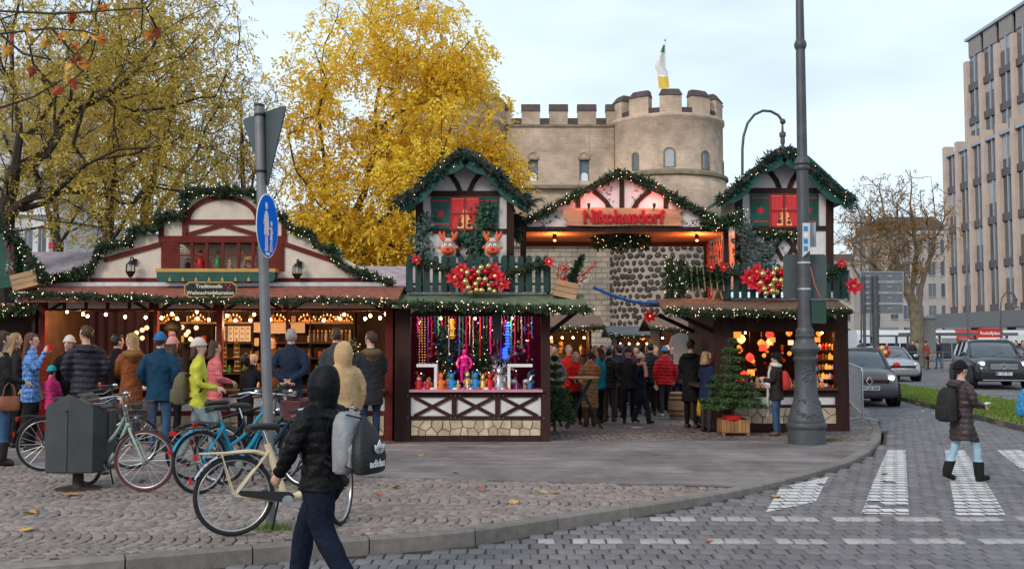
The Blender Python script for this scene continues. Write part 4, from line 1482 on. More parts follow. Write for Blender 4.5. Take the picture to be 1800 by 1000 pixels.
def bauble_cluster(u0,v0,Y,label_at,seed):
 rn = random.Random(seed)
 s = Y/FPX
 for du,dv,r,tr in ((-42,0,15,'leftmost'),(-27,9,16,'lower left'),(28,-2,15,'middle right'),(40,10,14,'rightmost'),(-30,-12,13,'upper left'),(24,-14,12,'upper right')):
  p = at(u0+du,v0+dv,Y)
  poinsettia((p.x,p.y - .05 - rn.random()*.05,p.z),r*s*1.25,f'{tr} large poinsettia round the baubles on {label_at}',seed=rn.randint(0,99))
 spots = [(-19,-8,7,1),(-10,-12,6,0),(-1,-9,6,1),(12,-10,7,0),(4,-18,6,1),(16,-21,5,1),(-12,2,7,0),(0,4,7,1),(11,5,6,1),(-22,9,7,1),(-5,14,7,1),(7,14,6,0),(16,15,6,1),
  (-17,21,6,1),(-4,25,7,1),(5,26,6,1),(18,24,5,1),(-14,29,6,1),(24,16,5,0),(20,2,6,0),(-28,2,5,0),(26,28,5,1),(-9,20,5,0),(-6,-4,6,0)]
 for du,dv,r,g in spots:
  p = at(u0+du*1.05,v0+dv*.9,Y)
  bauble((p.x,p.y - .07 - rn.random()*.08,p.z),r*s*.95,M_BGOLD if g else M_BRED,('gold' if g else 'red')+f' bauble in the cluster on {label_at}',('gold' if g else 'red')+f' baubles on {label_at}')
bauble_cluster(842,488,YF+.0,'the fence below the reindeer',3)
bauble_cluster(1358,490,YR+.0,'the fence behind the lamp post',4)
for _w in ('the fence below the reindeer','the fence behind the lamp post'):
 for _c in ('gold','red'):
  number_row(f'{_c} baubles on {_w}',f'# {_c} bauble from the left in the cluster on {_w}')
for u,v,Y,r,lb in ((732,457,YF+.0,.10,'single red poinsettia at the tree end of the reindeer balcony'),(965,460,YF,.10,'single red poinsettia at the arch end of the reindeer balcony'),
 (1250,470,YR,.12,'red poinsettia above the fir basket, nearer the arch'),(1272,470,YR,.12,'red poinsettia above the fir basket, nearer the lamp post'),(1479,463,YR,.11,'red poinsettia on top of the fence end at the street'),
 (1500,503,YR - .1,.19,'hanging red poinsettia bunch at the street corner of the stall'),(990,500,YF,.13,'red poinsettia beside the crate on the green eave'),(1142,556,YF+4.2,.16,'red poinsettia on the stall roof back in the alley')):
 poinsettia(tuple(at(u,v,Y - .06)),r,lb,seed=int(u))
def reindeer(u0,v0,v1,Y,label):
# bust of a grinning reindeer: chest, head, muzzle, eyes, antlers, scarf
 s = Y/FPX*.84
 c = at(u0,v1,Y)
 t = thing('reindeer_bust',label,'reindeer figure',c)
 fur = mat('reindeer_fur',(.62,.46,.36),.9,var=.15)
 org = mat('reindeer_orange',(.72,.13,.05),.85,var=.3,scale=30,bump=.6,bscale=60)
 grey = mat('reindeer_grey',(.24,.22,.22),.8)
 z = lambda v: c.z+(v1 - v)*s
 MB().lathe([(14*s,0),(17*s,12*s),(15*s,26*s),(9*s,36*s),(7*s,40*s)],14,c).build('chest',fur,t,smooth_=True)
 hc = (c.x,Y - .06,z(v0+37))
 MB().ell((c.x,Y - .10,z(v0+42)),(14*s,13*s,11*s),14,10).build('muzzle',org,t,smooth_=True)
 hd = MB().ell((c.x,Y - .05,z(v0+29)),(12*s,11*s,9*s),14,10).build('head',grey,t,smooth_=True)
 for k in (-1,1):
  MB().ell((c.x+k*5*s,Y - .05 - 10*s,z(v0+31)),(4*s,2.5*s,4*s),10,8).build('eye',mat('eye_white',(.85,.85,.85),.3),t,smooth_=True)
  MB().ell((c.x+k*4.6*s,Y - .05 - 12.2*s,z(v0+31)),(1.6*s,.8*s,1.6*s),8,6).build('pupil',M_BLACK,t)
  MB().ell((c.x+k*17*s,Y - .04,z(v0+34)),(5*s,2*s,4*s),10,6).build('ear',org,t,smooth_=True)
  mb = MB()
  mb.tube([(c.x+k*6*s,Y - .04,z(v0+22)),(c.x+k*12*s,Y - .04,z(v0+15)),(c.x+k*17*s,Y - .05,z(v0+8)),(c.x+k*18*s,Y - .05,z(v0))],[4*s,4.4*s,4*s,1.4*s],8)
  mb.tube([(c.x+k*14*s,Y - .04,z(v0+12)),(c.x+k*8*s,Y - .05,z(v0+5)),(c.x+k*9*s,Y - .05,z(v0))],[3*s,2.6*s,1*s],8)
  mb.build('antler',org,t,smooth_=True)
 MB().ell((c.x,Y - .10 - 13*s,z(v0+39)),(4*s,2.5*s,3*s),8,6).build('nose',M_BERRY,t,smooth_=True)
 mb = MB(); mb.tube([(c.x - 8*s,Y - .09 - 11*s,z(v0+45)),(c.x,Y - .09 - 13.5*s,z(v0+48)),(c.x+8*s,Y - .09 - 11*s,z(v0+45))],.006,5); mb.build('mouth',M_BLACK,t)
reindeer(788,398,452,YF+.35,'orange and grey reindeer head, the one nearer the yellow tree')
reindeer(866,398,452,YF+.35,'orange and grey reindeer head, the one nearer the entrance arch')
def ivy(path,spread,n,label,seed,cat='climbing plant',mt=None,size=.045):
 rng = np.random.default_rng(seed)
 P = np.array([tuple(p) for p in path])
 d = np.concatenate([[0],np.cumsum(np.linalg.norm(np.diff(P,axis=0),axis=1))])
 s = rng.random(n)*d[-1]
 C = np.stack([np.interp(s,d,P[:,k]) for k in range(3)],1)
 C += rng.normal(0,1,(n,3))*np.array([spread,.05,spread*.6])
 C[:,1] -= .02
 L = size*(.6+.8*rng.random(n))
 u = rng.normal(0,1,(n,3)); u[:,1] *= .4; u[:,2] -= .5
 u /= np.linalg.norm(u,axis=1)[:,None]
 w = np.cross(u,np.array([0,-1,0.2])+rng.normal(0,.35,(n,3)))
 w /= np.linalg.norm(w,axis=1)[:,None]
 V = np.stack([C - u*L[:,None]*.6,C - w*(L*.55)[:,None],C+u*L[:,None],C+w*(L*.55)[:,None]],1).reshape(-1,3)
 lo = Vector(path[0])
 t = thing('ivy',label,cat,lo)
 MB().tube(path,.012,5).build('stem',M_TWIG,t)
 me = np_mesh('leaves',V - np.array(lo),np.arange(n*4).reshape(-1,4),mt or M_LEAFG)
 set_tone(me,rng.random(n))
 o = link_mesh('leaves',me,t); o['kind'] = 'stuff'
 return t
M_IVYG = mat('grey_ivy_leaf',(.06,.10,.085),.5,var=.4,scale=10,tone=.6)
ivy(pxpath([(748,455),(742,430),(745,400),(750,375)],YH1 - .1),.09,230,'grey-green ivy on the white wall panel beside the reindeer',1,mt=M_IVYG)
ivy(pxpath([(845,455),(838,430),(848,400),(852,370),(853,358)],YH1 - .12),.085,700,'dark ivy column beside the red window above the reindeer',2)
ivy(pxpath([(800,415),(820,420),(850,414)],YH1 - .12),.07,500,'dark ivy trailing under the red window above the reindeer',5)
ivy(pxpath([(1310,465),(1308,440),(1315,415),(1305,385)],YH2 - .1),.12,330,'loose grey-green branches against the white wall by the arch',3,mt=M_IVYG)
ivy(pxpath([(1340,465),(1345,440),(1350,428)],YH2 - .12),.12,260,'small twiggy plant before the wall behind the lamp post',4,mt=M_IVYG)
def crate(u0,v0,u1,v1,Y,tilt,label):
 a,b = at(u0,v1,Y),at(u1,v0,Y)
 c = (a+b)/2
 t = thing('wooden_crate',label,'crate',(c.x,Y+.15,a.z))
 w,h = (b.x - a.x),(b.z - a.z)
 t.rotation_euler = (0,tilt,0)
 base = wmat(t)
 for k in range(3):
  for yy in (-.15,.13):
   MB().bx(-w/2,w/2,yy,yy+.02,h*(k*.34),h*(k*.34+.31)).build('slat',M_PLANK,t,world=False)
  for xx in (-w/2 - .001,w/2 - .019):
   MB().bx(xx,xx+.02,-.128,.128,h*(k*.34),h*(k*.34+.31)).build('slat',M_PLANK,t,world=False)
 MB().bx(-w/2+.02,w/2 - .02,-.128,.128,.005,.02).build('bottom_board',M_PLANK,t,world=False)
 return t,c,w,h
def filled_crate(u0,v0,u1,v1,Y,tilt,label,plants):
 t,c,w,h = crate(u0,v0,u1,v1,Y,tilt,label)
 for k,(du,dvv,kind,lb) in enumerate(plants):
  p = at(u0+du,v0+4,Y+.12)
  q = at(u0+du+dvv[0],v0 - dvv[1],Y+.10)
  if kind == 'fir':
   V,F,T,C,L = needles([p,p.lerp(q,.5),q],.07,1500,.07,k+int(u0),-.5)
   m_ = M_NEEDLE
  else:
   V,F,T,C,L = needles([p,p.lerp(q,.4),q],.09,260,.05,k+int(u0),-.2)
   m_ = M_PETAL if kind == 'red' else mat('white_twig',(.65,.63,.6),.7)
  x = thing('fir_sprig' if kind == 'fir' else 'decorative_branch',lb,'branch',p)
  MB().tube([p,p.lerp(q,.5),q],[.012,.008,.003],5).build('stem',M_TWIG,x)
  me = np_mesh('sprigs',V - np.array(p),F,m_)
  set_tone(me,T) if kind == 'fir' else None
  o = link_mesh('sprigs',me,x); o['kind'] = 'stuff'
filled_crate(972,494,1012,523,YF - .1,.22,'tilted wooden crate with red branches on the green eave',
 [(8,(2,30),'red','red berry branch at the fence side of the eave crate'),(18,(8,34),'red','tall red branch standing in the eave crate'),(30,(22,44),'fir','upright fir sprig in the eave crate'),(38,(38,32),'red','red branch leaning from the eave crate over the alley'),
 (40,(28,10),'white','silvery twig bunch hanging from the eave crate')])
filled_crate(22,478,68,506,YF - .2,-.25,'tilted wooden crate on the dark stall at the picture edge',
 [(4,(-12,60),'red','red branch above the crate at the picture edge'),(12,(-2,36),'fir','fir sprig in the crate at the picture edge'),(-10,(6,14),'white','white frosted plant beside the crate at the picture edge')])
def trestle_basket():
 Y = YR+.1
 c = at(1248,490,Y)
 t = thing('fir_manger','wooden trestle manger full of fir branches on the street stall roof','manger',at(1248,526,Y))
 for du in (-22,14):
  for s in (-1,1):
   a,b = at(1248+du+s*9,526,Y),at(1248+du - s*7,480,Y)
   a.y += .02*s; b.y += .02*s
   MB().tube([a,b],.018,6).build('leg',M_PLANK,t)
 for k in range(6):
  u = 1218+k*11
  a,b = at(u,512,Y - .1),at(u - 4,472,Y - .16)
  MB().tube([a,b],.012,5).build('slat',M_PLANK,t)
 for k in range(5):
  p,q = at(1215+k*12,498,Y),at(1208+k*16,476,Y - .12)
  V,F,T,C,L = needles([p,q],.12,1500,.11,40+k,-.2)
  me = np_mesh('fir_branch',V - np.array(t.location),F,M_NEEDLE); set_tone(me,T)
  o = link_mesh('fir_branch',me,t); o['kind'] = 'stuff'
trestle_basket()
# blue rope light across the alley
_a,_b = at(1043,505,YF+.6),at(1170,533,YR+.3)
_pts = [_a.lerp(_b,k/24) - Vector((0,0,.10*math.sin(math.pi*k/24))) for k in range(25)]
_mb = MB()
for _w in range(3):
 _mb.tube([p+Vector((0,.02*math.cos(i*.9+_w*2.1),.02*math.sin(i*.9+_w*2.1))) for i,p in enumerate(_pts)],.014,5)
_mb.build('twisted_rope',mat('blue_rope',(.02,.16,.45),.6),label='twisted blue rope strung across the alley mouth',cat='rope')
# small fir trees with lights on the stall roof by the alley
for k,(u,v0,v1) in enumerate(((1178,455,530),(1198,458,525))):
 p,q = at(u,v1,YR+.5),at(u,v0,YR+.5)
 garland([p,p.lerp(q,.4),q],.12,['slim lit fir column on the roof corner, next to the alley','slim lit fir column on the roof corner, next to the manger'][k],60+k,lights=50,cat='fir column',name='fir_column')
 
# ------ goods and lamps in the stalls
def pendant(u,v,Y,ztop,label,group,glow=0.0,r=.028):
 p = at(u,v,Y)
 t = thing('pendant_bulb',label,'bulb',(p.x,p.y,p.z - r),group=group)
 MB().tube([(p.x,p.y,p.z+.07),(p.x,p.y,max(ztop,p.z+.1))],.004,4).build('cord',M_BLACK,t)
 MB().lathe([(.012,.07),(.016,.06),(.016,.028)],8,p).build('socket',M_BLACK,t)
 MB().lathe([(.006,-r),(r*.8,-r*.6),(r,0),(r*.75,r*.7),(.012,r*1.2)],8,p).build('bulb',M_BULB,t)
 if glow:
  point_light('bulb_glow',(p.x,p.y,p.z - .06),glow,(1.0,.56,.24),.05,t)
def figurine(p,h,m1,m2,label,group,face=True,hat=True):
# little standing figure: robe, head, arms, hat
 t = thing('figurine',label,'figurine',p,group=group)
 w = h*.24
 MB().lathe([(w,0),(w*1.05,h*.1),(w*.85,h*.35),(w*.6,h*.58),(w*.3,h*.66)],10,p).build('robe',m1,t,smooth_=True)
 MB().ell((p[0],p[1],p[2]+h*.74),h*.13,8,6).build('head',m2,t,smooth_=True)
 if hat:
  MB().lathe([(h*.14,h*.78),(h*.12,h*.86),(h*.06,h*.95),(.002,h)],8,p).build('hat',m1,t,smooth_=True)
 mb = MB()
 for s in (-1,1):
  mb.tube([(p[0]+s*w*.5,p[1],p[2]+h*.56),(p[0]+s*w*.95,p[1] - w*.3,p[2]+h*.42),(p[0]+s*w*.5,p[1] - w*.9,p[2]+h*.36)],w*.2,6)
 mb.build('arms',m1,t,smooth_=True)
 if m1 is m2:
  mb = MB()
  for s in (-1,1):
   mb.tube([(p[0]+s*h*.06,p[1],p[2]+h*.82),(p[0]+s*h*.16,p[1],p[2]+h*.95),(p[0]+s*h*.14,p[1],p[2]+h*1.08)],h*.03,5)
   mb.tube([(p[0]+s*h*.13,p[1],p[2]+h*.92),(p[0]+s*h*.24,p[1],p[2]+h*1.0)],h*.026,5)
  mb.ell((p[0],p[1] - h*.12,p[2]+h*.71),(h*.08,h*.08,h*.06),8,6)
  mb.build('antlers_and_muzzle',m1,t,smooth_=True)
 return t
C = lambda n,c,**k: mat('ware_'+n,c,k.pop('rough',.4),var=.12,**k)
W_RED,W_BLUE,W_ORANGE = C('red',(.55,.02,.02)),C('blue',(.02,.22,.5)),C('orange',(.75,.16,.03))
W_GOLD,W_SILVER,W_WHITE = C('gold',(.6,.4,.1),metal=.6),C('silver',(.4,.4,.42),metal=.7),C('white',(.75,.72,.68))
W_PINK,W_GREEN,W_YEL,W_PURP = C('pink',(.8,.05,.28)),C('green',(.05,.25,.08)),C('yellow',(.75,.5,.08)),C('purple',(.2,.04,.3))
W_TAN,W_DARK = C('tan',(.5,.3,.14)),C('dark',(.03,.025,.03))
M_GLOWO = emis('lantern_orange',(1.0,.26,.04),1.15)
M_GLOWR = emis('lantern_red',(1.0,.05,.03),1.2)
M_GLOWY = emis('lantern_warm',(1.0,.50,.15),2.0)
M_GLOWB = emis('blue_glow',(.02,.10,1.0),1.6)
M_GLOWW = emis('star_ball',(1.0,.72,.45),.8)
def left_goods():
 Y = YF+.12
 zc = at(391,546,Y).z+.1
 grp = 'bare bulbs hanging in the long stall'
 us = [118,146,154,186,220,256,284,302,311,347,346,367,399,414,440,447,475,506,569,597,605,642,651,668,678]
 vs_ = [548,552,556,553,557,558,559,552,560,560,548,562,555,563,563,553,562,563,563,560,553,560,555,559,552]
 for k,(u,v) in enumerate(zip(us,vs_)):
  Yb = Y+random.uniform(.1,.9)
  pendant(u,v,Yb,zc,'bare warm bulb hanging inside the long red stall',grp,glow=(30 if k % 4 == 1 else 0))
 Yb = Y+2.5
 # shelving at the back
 sh = thing('shelving','dark wooden shelving at the back of the long stall','shelves',at(420,690,Yb))
 for u in (278,330,372,444,480,545,622):
  mb = MB(); fr(mb,u - 1.6,549,u+1.6,700,Yb - .35,.33); mb.build('upright',M_DARKWOOD,sh)
 for v in (566,601,628,655):
  mb = MB(); fr(mb,280,v,621,v+3,Yb - .345,.32); mb.build('shelf',M_PLANK if v == 566 else M_DARKWOOD,sh)
  # stacked white boxes
 Yg = Yb - .3
 for (a,b,v0,v1,nx,ny) in ((378,396,573,600,2,3),(400,441,573,600,4,3)):
  for i in range(nx):
   for j in range(ny):
    w,h = (b - a)/nx,(v1 - v0)/ny
    mb = MB(); fr(mb,a+i*w+.4,v0+j*h+.2,a+(i+1)*w - .4,v0+(j+1)*h - .02,Yg,.2)
    o = mb.build('gift_box',W_WHITE,label='small white box with a dark picture, in the stacked rows at the shop back',cat='box',group='white boxes stacked in the long stall')
    mb = MB(); fr(mb,a+i*w+2.6,v0+j*h+2.4,a+(i+1)*w - 2.6,v0+(j+1)*h - 2.6,Yg - .004,.004); mb.build('picture',W_TAN,o)
 for a,b,v0,v1 in ((446,458,568,584),(472,508,568,586),(511,536,568,585),(235,256,566,577),(447,455,594,608)):
  mb = MB(); fr(mb,a,v0,b,v1,Yb - .36,.012)
  o = mb.build('price_poster',C('card',(.72,.55,.36)),label=f'cream card notice at the back of the long stall, about {["narrow", "widest", "square", "hanging alone", "lowest"][[446, 472, 511, 235, 447].index(a)]} of the five',cat='notice')
  mb = MB()
  for k in range(3):
   fr(mb,a+2,v0+3+k*(v1 - v0)/4,b - 3,v0+4+k*(v1 - v0)/4,Yb - .363,.003)
  mb.build('print_lines',W_TAN,o)
  # candle arches glowing along the top shelf
 for k,u in enumerate((300,346,410,487,540,575,605)):
  c = at(u,566,Yg)
  t = thing('candle_arch','lit wooden candle arch on the top shelf of the long stall','candle arch',c,group='candle arches on the top shelf')
  pts = [(c.x+.16*math.cos(a),c.y,c.z+.12*math.sin(a)) for a in np.linspace(0,math.pi,11)]
  MB().tube(pts,.012,5).build('arch',C('archwood',(.5,.22,.07)),t)
  MB().bx(c.x - .17,c.x+.17,c.y - .03,c.y+.03,c.z,c.z+.015).build('base',C('archwood',(.5,.22,.07)),t)
  for j in range(7):
   a = math.pi*(j+.5)/7
   MB().ell((c.x+.16*math.cos(a),c.y,c.z+.025+.12*math.sin(a)),(.011,.011,.022),6,5).build('candle',M_GLOWY,t)
  mb = MB()
  for j in range(5):
   mb.bx(c.x - .1+j*.045,c.x - .075+j*.045,c.y - .01,c.y+.01,c.z+.015,c.z+.04+.04*(j % 2))
  mb.build('cut_out',M_GLOWO,t)
  # jars
 for k in range(11):
  c = at(545+k*7.0,600.5,Yg+.1*(k % 2))
  t = thing('glass_jar','glass jar in the row on the middle shelf near the fur-hooded man','jar',c,group='jars in a row')
  MB().lathe([(.026,0),(.03,.02),(.03,.15),(.022,.18),(.022,.2)],10,c).build('body',C('jar%d' % (k % 3),[(.35,.22,.12),(.5,.4,.3),(.2,.12,.08)][k % 3],rough=.15),t,smooth_=True)
  MB().lathe([(.024,.2),(.024,.225)],10,c).build('lid',W_GOLD,t)
  # white carousel pyramids
 for k,(u,v) in enumerate(((372,628),(393,628),(416,628),(393,652),(417,652))):
  c = at(u,v,Yg)
  t = thing('carousel','small white tiered carousel on the lower shelves of the long stall','carousel',c,group='white tiered carousels')
  for j in range(3):
   MB().lathe([(.075 - j*.015,j*.09),(.075 - j*.015,j*.09+.012)],12,c).build('tier',W_WHITE,t)
   for q in range(5):
    a = q*1.257
    MB().tube([(c.x+.055*math.cos(a),c.y+.055*math.sin(a),c.z+j*.09+.012),(c.x+.05*math.cos(a),c.y+.05*math.sin(a),c.z+j*.09+.09)],.005,4).build('column',W_GOLD,t)
  MB().lathe([(.06,.27),(.04,.3),(.003,.35)],12,c).build('canopy',W_RED if k % 2 else W_GOLD,t)
  # star balls
 for k,(u,v) in enumerate(((240,585),(250,580),(258,576),(327,588),(331,583),(335,596),(345,576),(320,575),(250,594))):
  c = at(u,v,Y+1.6)
  o = MB().ell(c,.045,10,8).build('star_ball',M_GLOWW,smooth_=True,label='pale glowing star ball hanging deep in the long stall',cat='lantern',group='glowing star balls')
  MB().tube([(c.x,c.y,c.z+.04),(c.x,c.y,zc)],.003,4).build('cord',M_BLACK,o)
  # wares on the counter and lower shelves
 rn = random.Random(8)
 cols = [W_RED,W_GOLD,W_WHITE,W_GREEN,W_ORANGE,W_TAN]
 for k in range(26):
  u = 288+k*12.8
  c = at(u,655 if k % 2 else 628.0,Yg)
  if any(abs(u - q) < 9 for q in (372,393,416)): continue
  figurine(c,rn.uniform(.13,.2),rn.choice(cols),W_TAN,'small wooden figure on the lower shelves of the long stall','figures on the long stall shelves')
 for k in range(22):
  u = 95+k*26.5
  c = at(u,686.2,Y+.15+rn.random()*.2)
  figurine(c,rn.uniform(.12,.2),rn.choice(cols),W_WHITE,'small ornament figure on the counter of the long stall','figures on the long counter')
 for k in range(36):
  u = 284+k*9.3
  if any(abs(u - q) < 9 for q in (372,393,416)): continue
  c = at(u,[601,566,628,655][k % 4] - .1 if not (372 < u < 443 and k % 4 == 0) else 655,Yg+.14)
  MB().obox(c+Vector((0,0,.06)),(rn.uniform(.05,.10),.08,.12),Matrix.Rotation(rn.uniform(-.3,.3),3,'Z')).build('carton',rn.choice(cols+[C('card',(.72,.55,.36))]),label='small coloured carton on the long stall back shelves',cat='carton',group='cartons on the long stall shelves')
  # dark curtain closing the unlit end
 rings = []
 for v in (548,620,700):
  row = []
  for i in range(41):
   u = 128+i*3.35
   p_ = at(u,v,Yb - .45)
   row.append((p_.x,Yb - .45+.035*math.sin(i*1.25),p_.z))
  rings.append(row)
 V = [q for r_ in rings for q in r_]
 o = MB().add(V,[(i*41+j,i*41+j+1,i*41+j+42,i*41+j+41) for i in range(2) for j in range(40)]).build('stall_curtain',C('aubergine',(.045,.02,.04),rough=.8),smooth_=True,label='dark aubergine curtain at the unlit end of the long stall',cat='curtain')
 sh2 = thing('rack','dark low shelf rack at the picture-edge end of the long stall','rack',at(104,690,Yb))
 for v in (575,600,625,650):
  mb = MB(); fr(mb,84,v,127,v+2.5,Yb - .4,.35); mb.build('shelf',M_DARKWOOD,sh2)
  # a lit little tree near the fur-hooded man
 p,q = at(622,645,Y+.6),at(622,600,Y+.6)
 garland([p,p.lerp(q,.5),q],.1,'little fir tree with lights behind the long counter',71,lights=90,cat='fir tree',name='lit_fir_tree')
 # figures in the gable show window
 Yn = YF+.95
 for u,m1,h,lb in ((352,W_RED,.36,'santa figure with a white beard in the gable show window'),(375,W_RED,.20,'red seated elf in the gable show window'),(383,W_GREEN,.34,'green gnome in the gable show window'),(330,W_DARK,.2,'small dark gnome in the gable show window'),
  (404,W_TAN,.2,'small brown gnome in the gable show window')):
  figurine(at(u,473,Yn),h,m1,W_WHITE,lb,None)
 t = thing('rocking_horse','tan rocking horse in the gable show window','rocking horse',at(440,473,Yn))
 c = at(440,473,Yn)
 MB().ell((c.x,c.y,c.z+.2),(.13,.05,.06),10,8).build('body',W_TAN,t,smooth_=True)
 MB().tube([(c.x - .1,c.y,c.z+.22),(c.x - .16,c.y,c.z+.33),(c.x - .2,c.y,c.z+.34),(c.x - .24,c.y,c.z+.29)],[.045,.04,.035,.025],8).build('head',W_TAN,t,smooth_=True)
 for dx in (-.09,.09):
  for s in (-1,1):
   MB().tube([(c.x+dx,c.y+s*.03,c.z+.18),(c.x+dx*1.3,c.y+s*.04,c.z+.02)],.014,6).build('leg',W_TAN,t)
 MB().tube([(c.x+.17*math.sin(a),c.y,c.z+.2 - .185*math.cos(a)) for a in np.linspace(-1,1,9)],.012,6).build('rocker',W_RED,t)
left_goods()
number_row('candle arches on the top shelf','# lit candle arch from the left on the long stall top shelf')
number_row('cartons on the long stall shelves','# small carton from the left on the long stall back shelves')
number_row('jars in a row','# glass jar from the left on the long stall middle shelf')
number_row('white tiered carousels','# small white carousel from the left on the long stall shelves')
number_row('bare bulbs hanging in the long stall','# bare warm bulb from the left in the long red stall')
number_row('glowing star balls','# pale star ball from the left deep in the long stall')
number_row('white boxes stacked in the long stall','# little white picture box, counted from the left, in the long stall stack')
number_row('figures on the long stall shelves','# small wooden figure from the left on the long stall back shelves')
number_row('figures on the long counter','# small ornament figure from the left on the long stall counter')
def strand(u,v0,v1,Y,m,r,label,group=None,n=None):
 a,b = at(u,v0,Y),at(u,v1,Y)
 n = n or max(4,int((a - b).length/(r*1.7)))
 t = MB()
 rn = random.Random(int(u*13))
 for k in range(n):
  p = a.lerp(b,(k+.5)/n)
  t.ell((p.x+rn.uniform(-.4,.4)*r,p.y+rn.uniform(-.4,.4)*r,p.z),r,6,4)
 return t.build('bead_strand',m,label=label,cat='bead strand',group=group)
def mid_goods():
 Y = YF
 rn = random.Random(21)
 mats_ = [W_PINK,W_GOLD,W_SILVER,W_PURP,W_RED,W_BLUE,W_GREEN]
 CN = ['pink','gold','silver','purple','red','blue','green']
 for k in range(34):
  u = 734+k*6.1
  m_ = mats_[k % 7]
  strand(u,556,rn.uniform(575,640),Y+.5+.3*(k % 3),m_,rn.choice([.012,.016,.02]),'glittering bead strand hanging in the pink-backed stall','bead strands in the pink-backed stall')
 for k,u in enumerate((737,742,747)):
  strand(u,558,640,Y+.35,M_GLOWY,.0055,'string of tiny warm lights at the edge of the pink-backed stall','light strings in the pink-backed stall',n=17)
 for u,v0,v1,m_,lb in ((795,560,596,W_YEL,'striped rainbow paper spiral hanging in the pink-backed stall'),(892,565,612,M_GLOWB,'bright blue light column hanging in the pink-backed stall'),(888,612,630,M_GLOWB,'blue light ball below the blue column')):
  p,q = at(u,v1,Y+.4),at(u,v0,Y+.4)
  o = MB()
  n = 9
  for k in range(n):
   c = p.lerp(q,(k+.5)/n)
   o.lathe([(.02,-.02),(.05+.015*math.sin(k*2),0),(.02,.02)],10,c)
  o.build('hanging_ornament',m_,label=lb,cat='ornament')
  # fairy-lit mini trees
 for k,(u,v0,v1,m_) in enumerate(((782,585,650,1),(845,590,655,0),(880,625,660,2))):
  p,q = at(u,v1,Y+.7),at(u,v0,Y+.7)
  garland([p,p.lerp(q,.5),q],.15,['dark blue lit tinsel tree behind the counter','bauble-hung tinsel tree behind the pink mannequin','small silvery tinsel tree beside the reindeer figures'][k],80+k,mats=[M_NEEDLE_B,M_NEEDLE,W_SILVER][k],lights=26,cat='tinsel tree',name='tinsel_tree')
 for k in range(190):
  u,v = rn.uniform(732,938),rn.uniform(562,668)
  c = at(u,v,Y+rn.uniform(.7,1.6))
  MB().ell(c,rn.uniform(.018,.04),8,6).build('ornament_ball',mats_[k % 7],smooth_=True,label='small %s ball ornament hanging in the pink-backed stall' % CN[k % 7],cat='bauble',group='%s ball ornaments in the pink-backed stall' % CN[k % 7])
 for k in range(60):
  u,v = rn.uniform(732,938),rn.uniform(560,660)
  c = at(u,v,Y+rn.uniform(.4,1.4))
  MB().ell(c,.009,5,4).build('fairy_bulb',[M_FAIRY,M_GLOWB,M_GLOWR,M_FAIRY][k % 4],label='tiny %s light in the pink-backed stall' % ['warm','blue','red','warm'][k % 4],cat='light',group='tiny %s lights in the pink-backed stall' % ['warm','blue','red','warm'][k % 4])
  # pink mannequin
 c = at(816,672,Y+.35)
 t = thing('mannequin','shiny magenta nutcracker-like mannequin standing on the stall counter','mannequin',c)
 s = .0097
 mb = MB()
 for k in (-1,1):
  mb.tube([(c.x+k*4*s,c.y,c.z),(c.x+k*4.5*s,c.y,c.z+16*s),(c.x+k*4*s,c.y,c.z+30*s)],[2.4*s,3*s,4.2*s],8)
  mb.tube([(c.x+k*8*s,c.y,c.z+44*s),(c.x+k*13*s,c.y,c.z+34*s),(c.x+k*10*s,c.y - .06,c.z+25*s)],[3*s,2.6*s,2*s],8)
 mb.lathe([(5*s,26*s),(7.5*s,30*s),(6*s,36*s),(9*s,44*s),(6*s,48*s),(2.5*s,50*s)],12,c)
 mb.ell((c.x,c.y,c.z+54*s),(4*s,4.4*s,5.4*s),10,8)
 mb.build('body',mat('magenta_gloss',(.75,.02,.25),.2),t,smooth_=True)
 # counter wares
 def fg(u,h,m1,m2,lb): figurine(at(u,685.6,Y+.06),h,m1,m2,lb,None)
 fg(736,.27,W_RED,W_WHITE,'red santa figure at the tree end of the pink counter')
 fg(752,.22,W_RED,W_TAN,'plain red figure inside the white frame on the pink counter')
 fg(775,.30,W_ORANGE,W_ORANGE,'large orange moose figure on the pink counter')
 fg(794,.30,W_BLUE,W_BLUE,'large blue moose figure before the mannequin on the pink counter')
 fg(768,.16,W_BLUE,W_BLUE,'small blue bird figure on the pink counter')
 fg(836,.31,W_BLUE,W_BLUE,'blue moose figure just past the mannequin')
 fg(849,.28,W_GOLD,W_GOLD,'gold angel figure past the mannequin')
 fg(861,.30,W_RED,W_RED,'bright red santa figure past the gold angel')
 fg(878,.42,W_SILVER,W_SILVER,'tall silver figure on the pink counter')
 fg(805,.18,W_TAN,W_WHITE,'small gnome with a pot on the pink counter')
 fg(822,.17,W_SILVER,W_WHITE,'silver bucket snowman at the mannequin feet')
 for k,u in enumerate((785,800,814,828,842,855,868,884,890,760,745)):
  c = at(u,686,Y - .03)
  mb = MB().lathe([(.03,0),(.045,.02),(.035,.045),(.01,.05)],8,c)
  mb.build('trinket',[W_RED,W_WHITE,W_PINK,W_SILVER][k % 4],label='little trinket at the front edge of the pink counter',cat='trinket',group='trinkets on the pink counter')
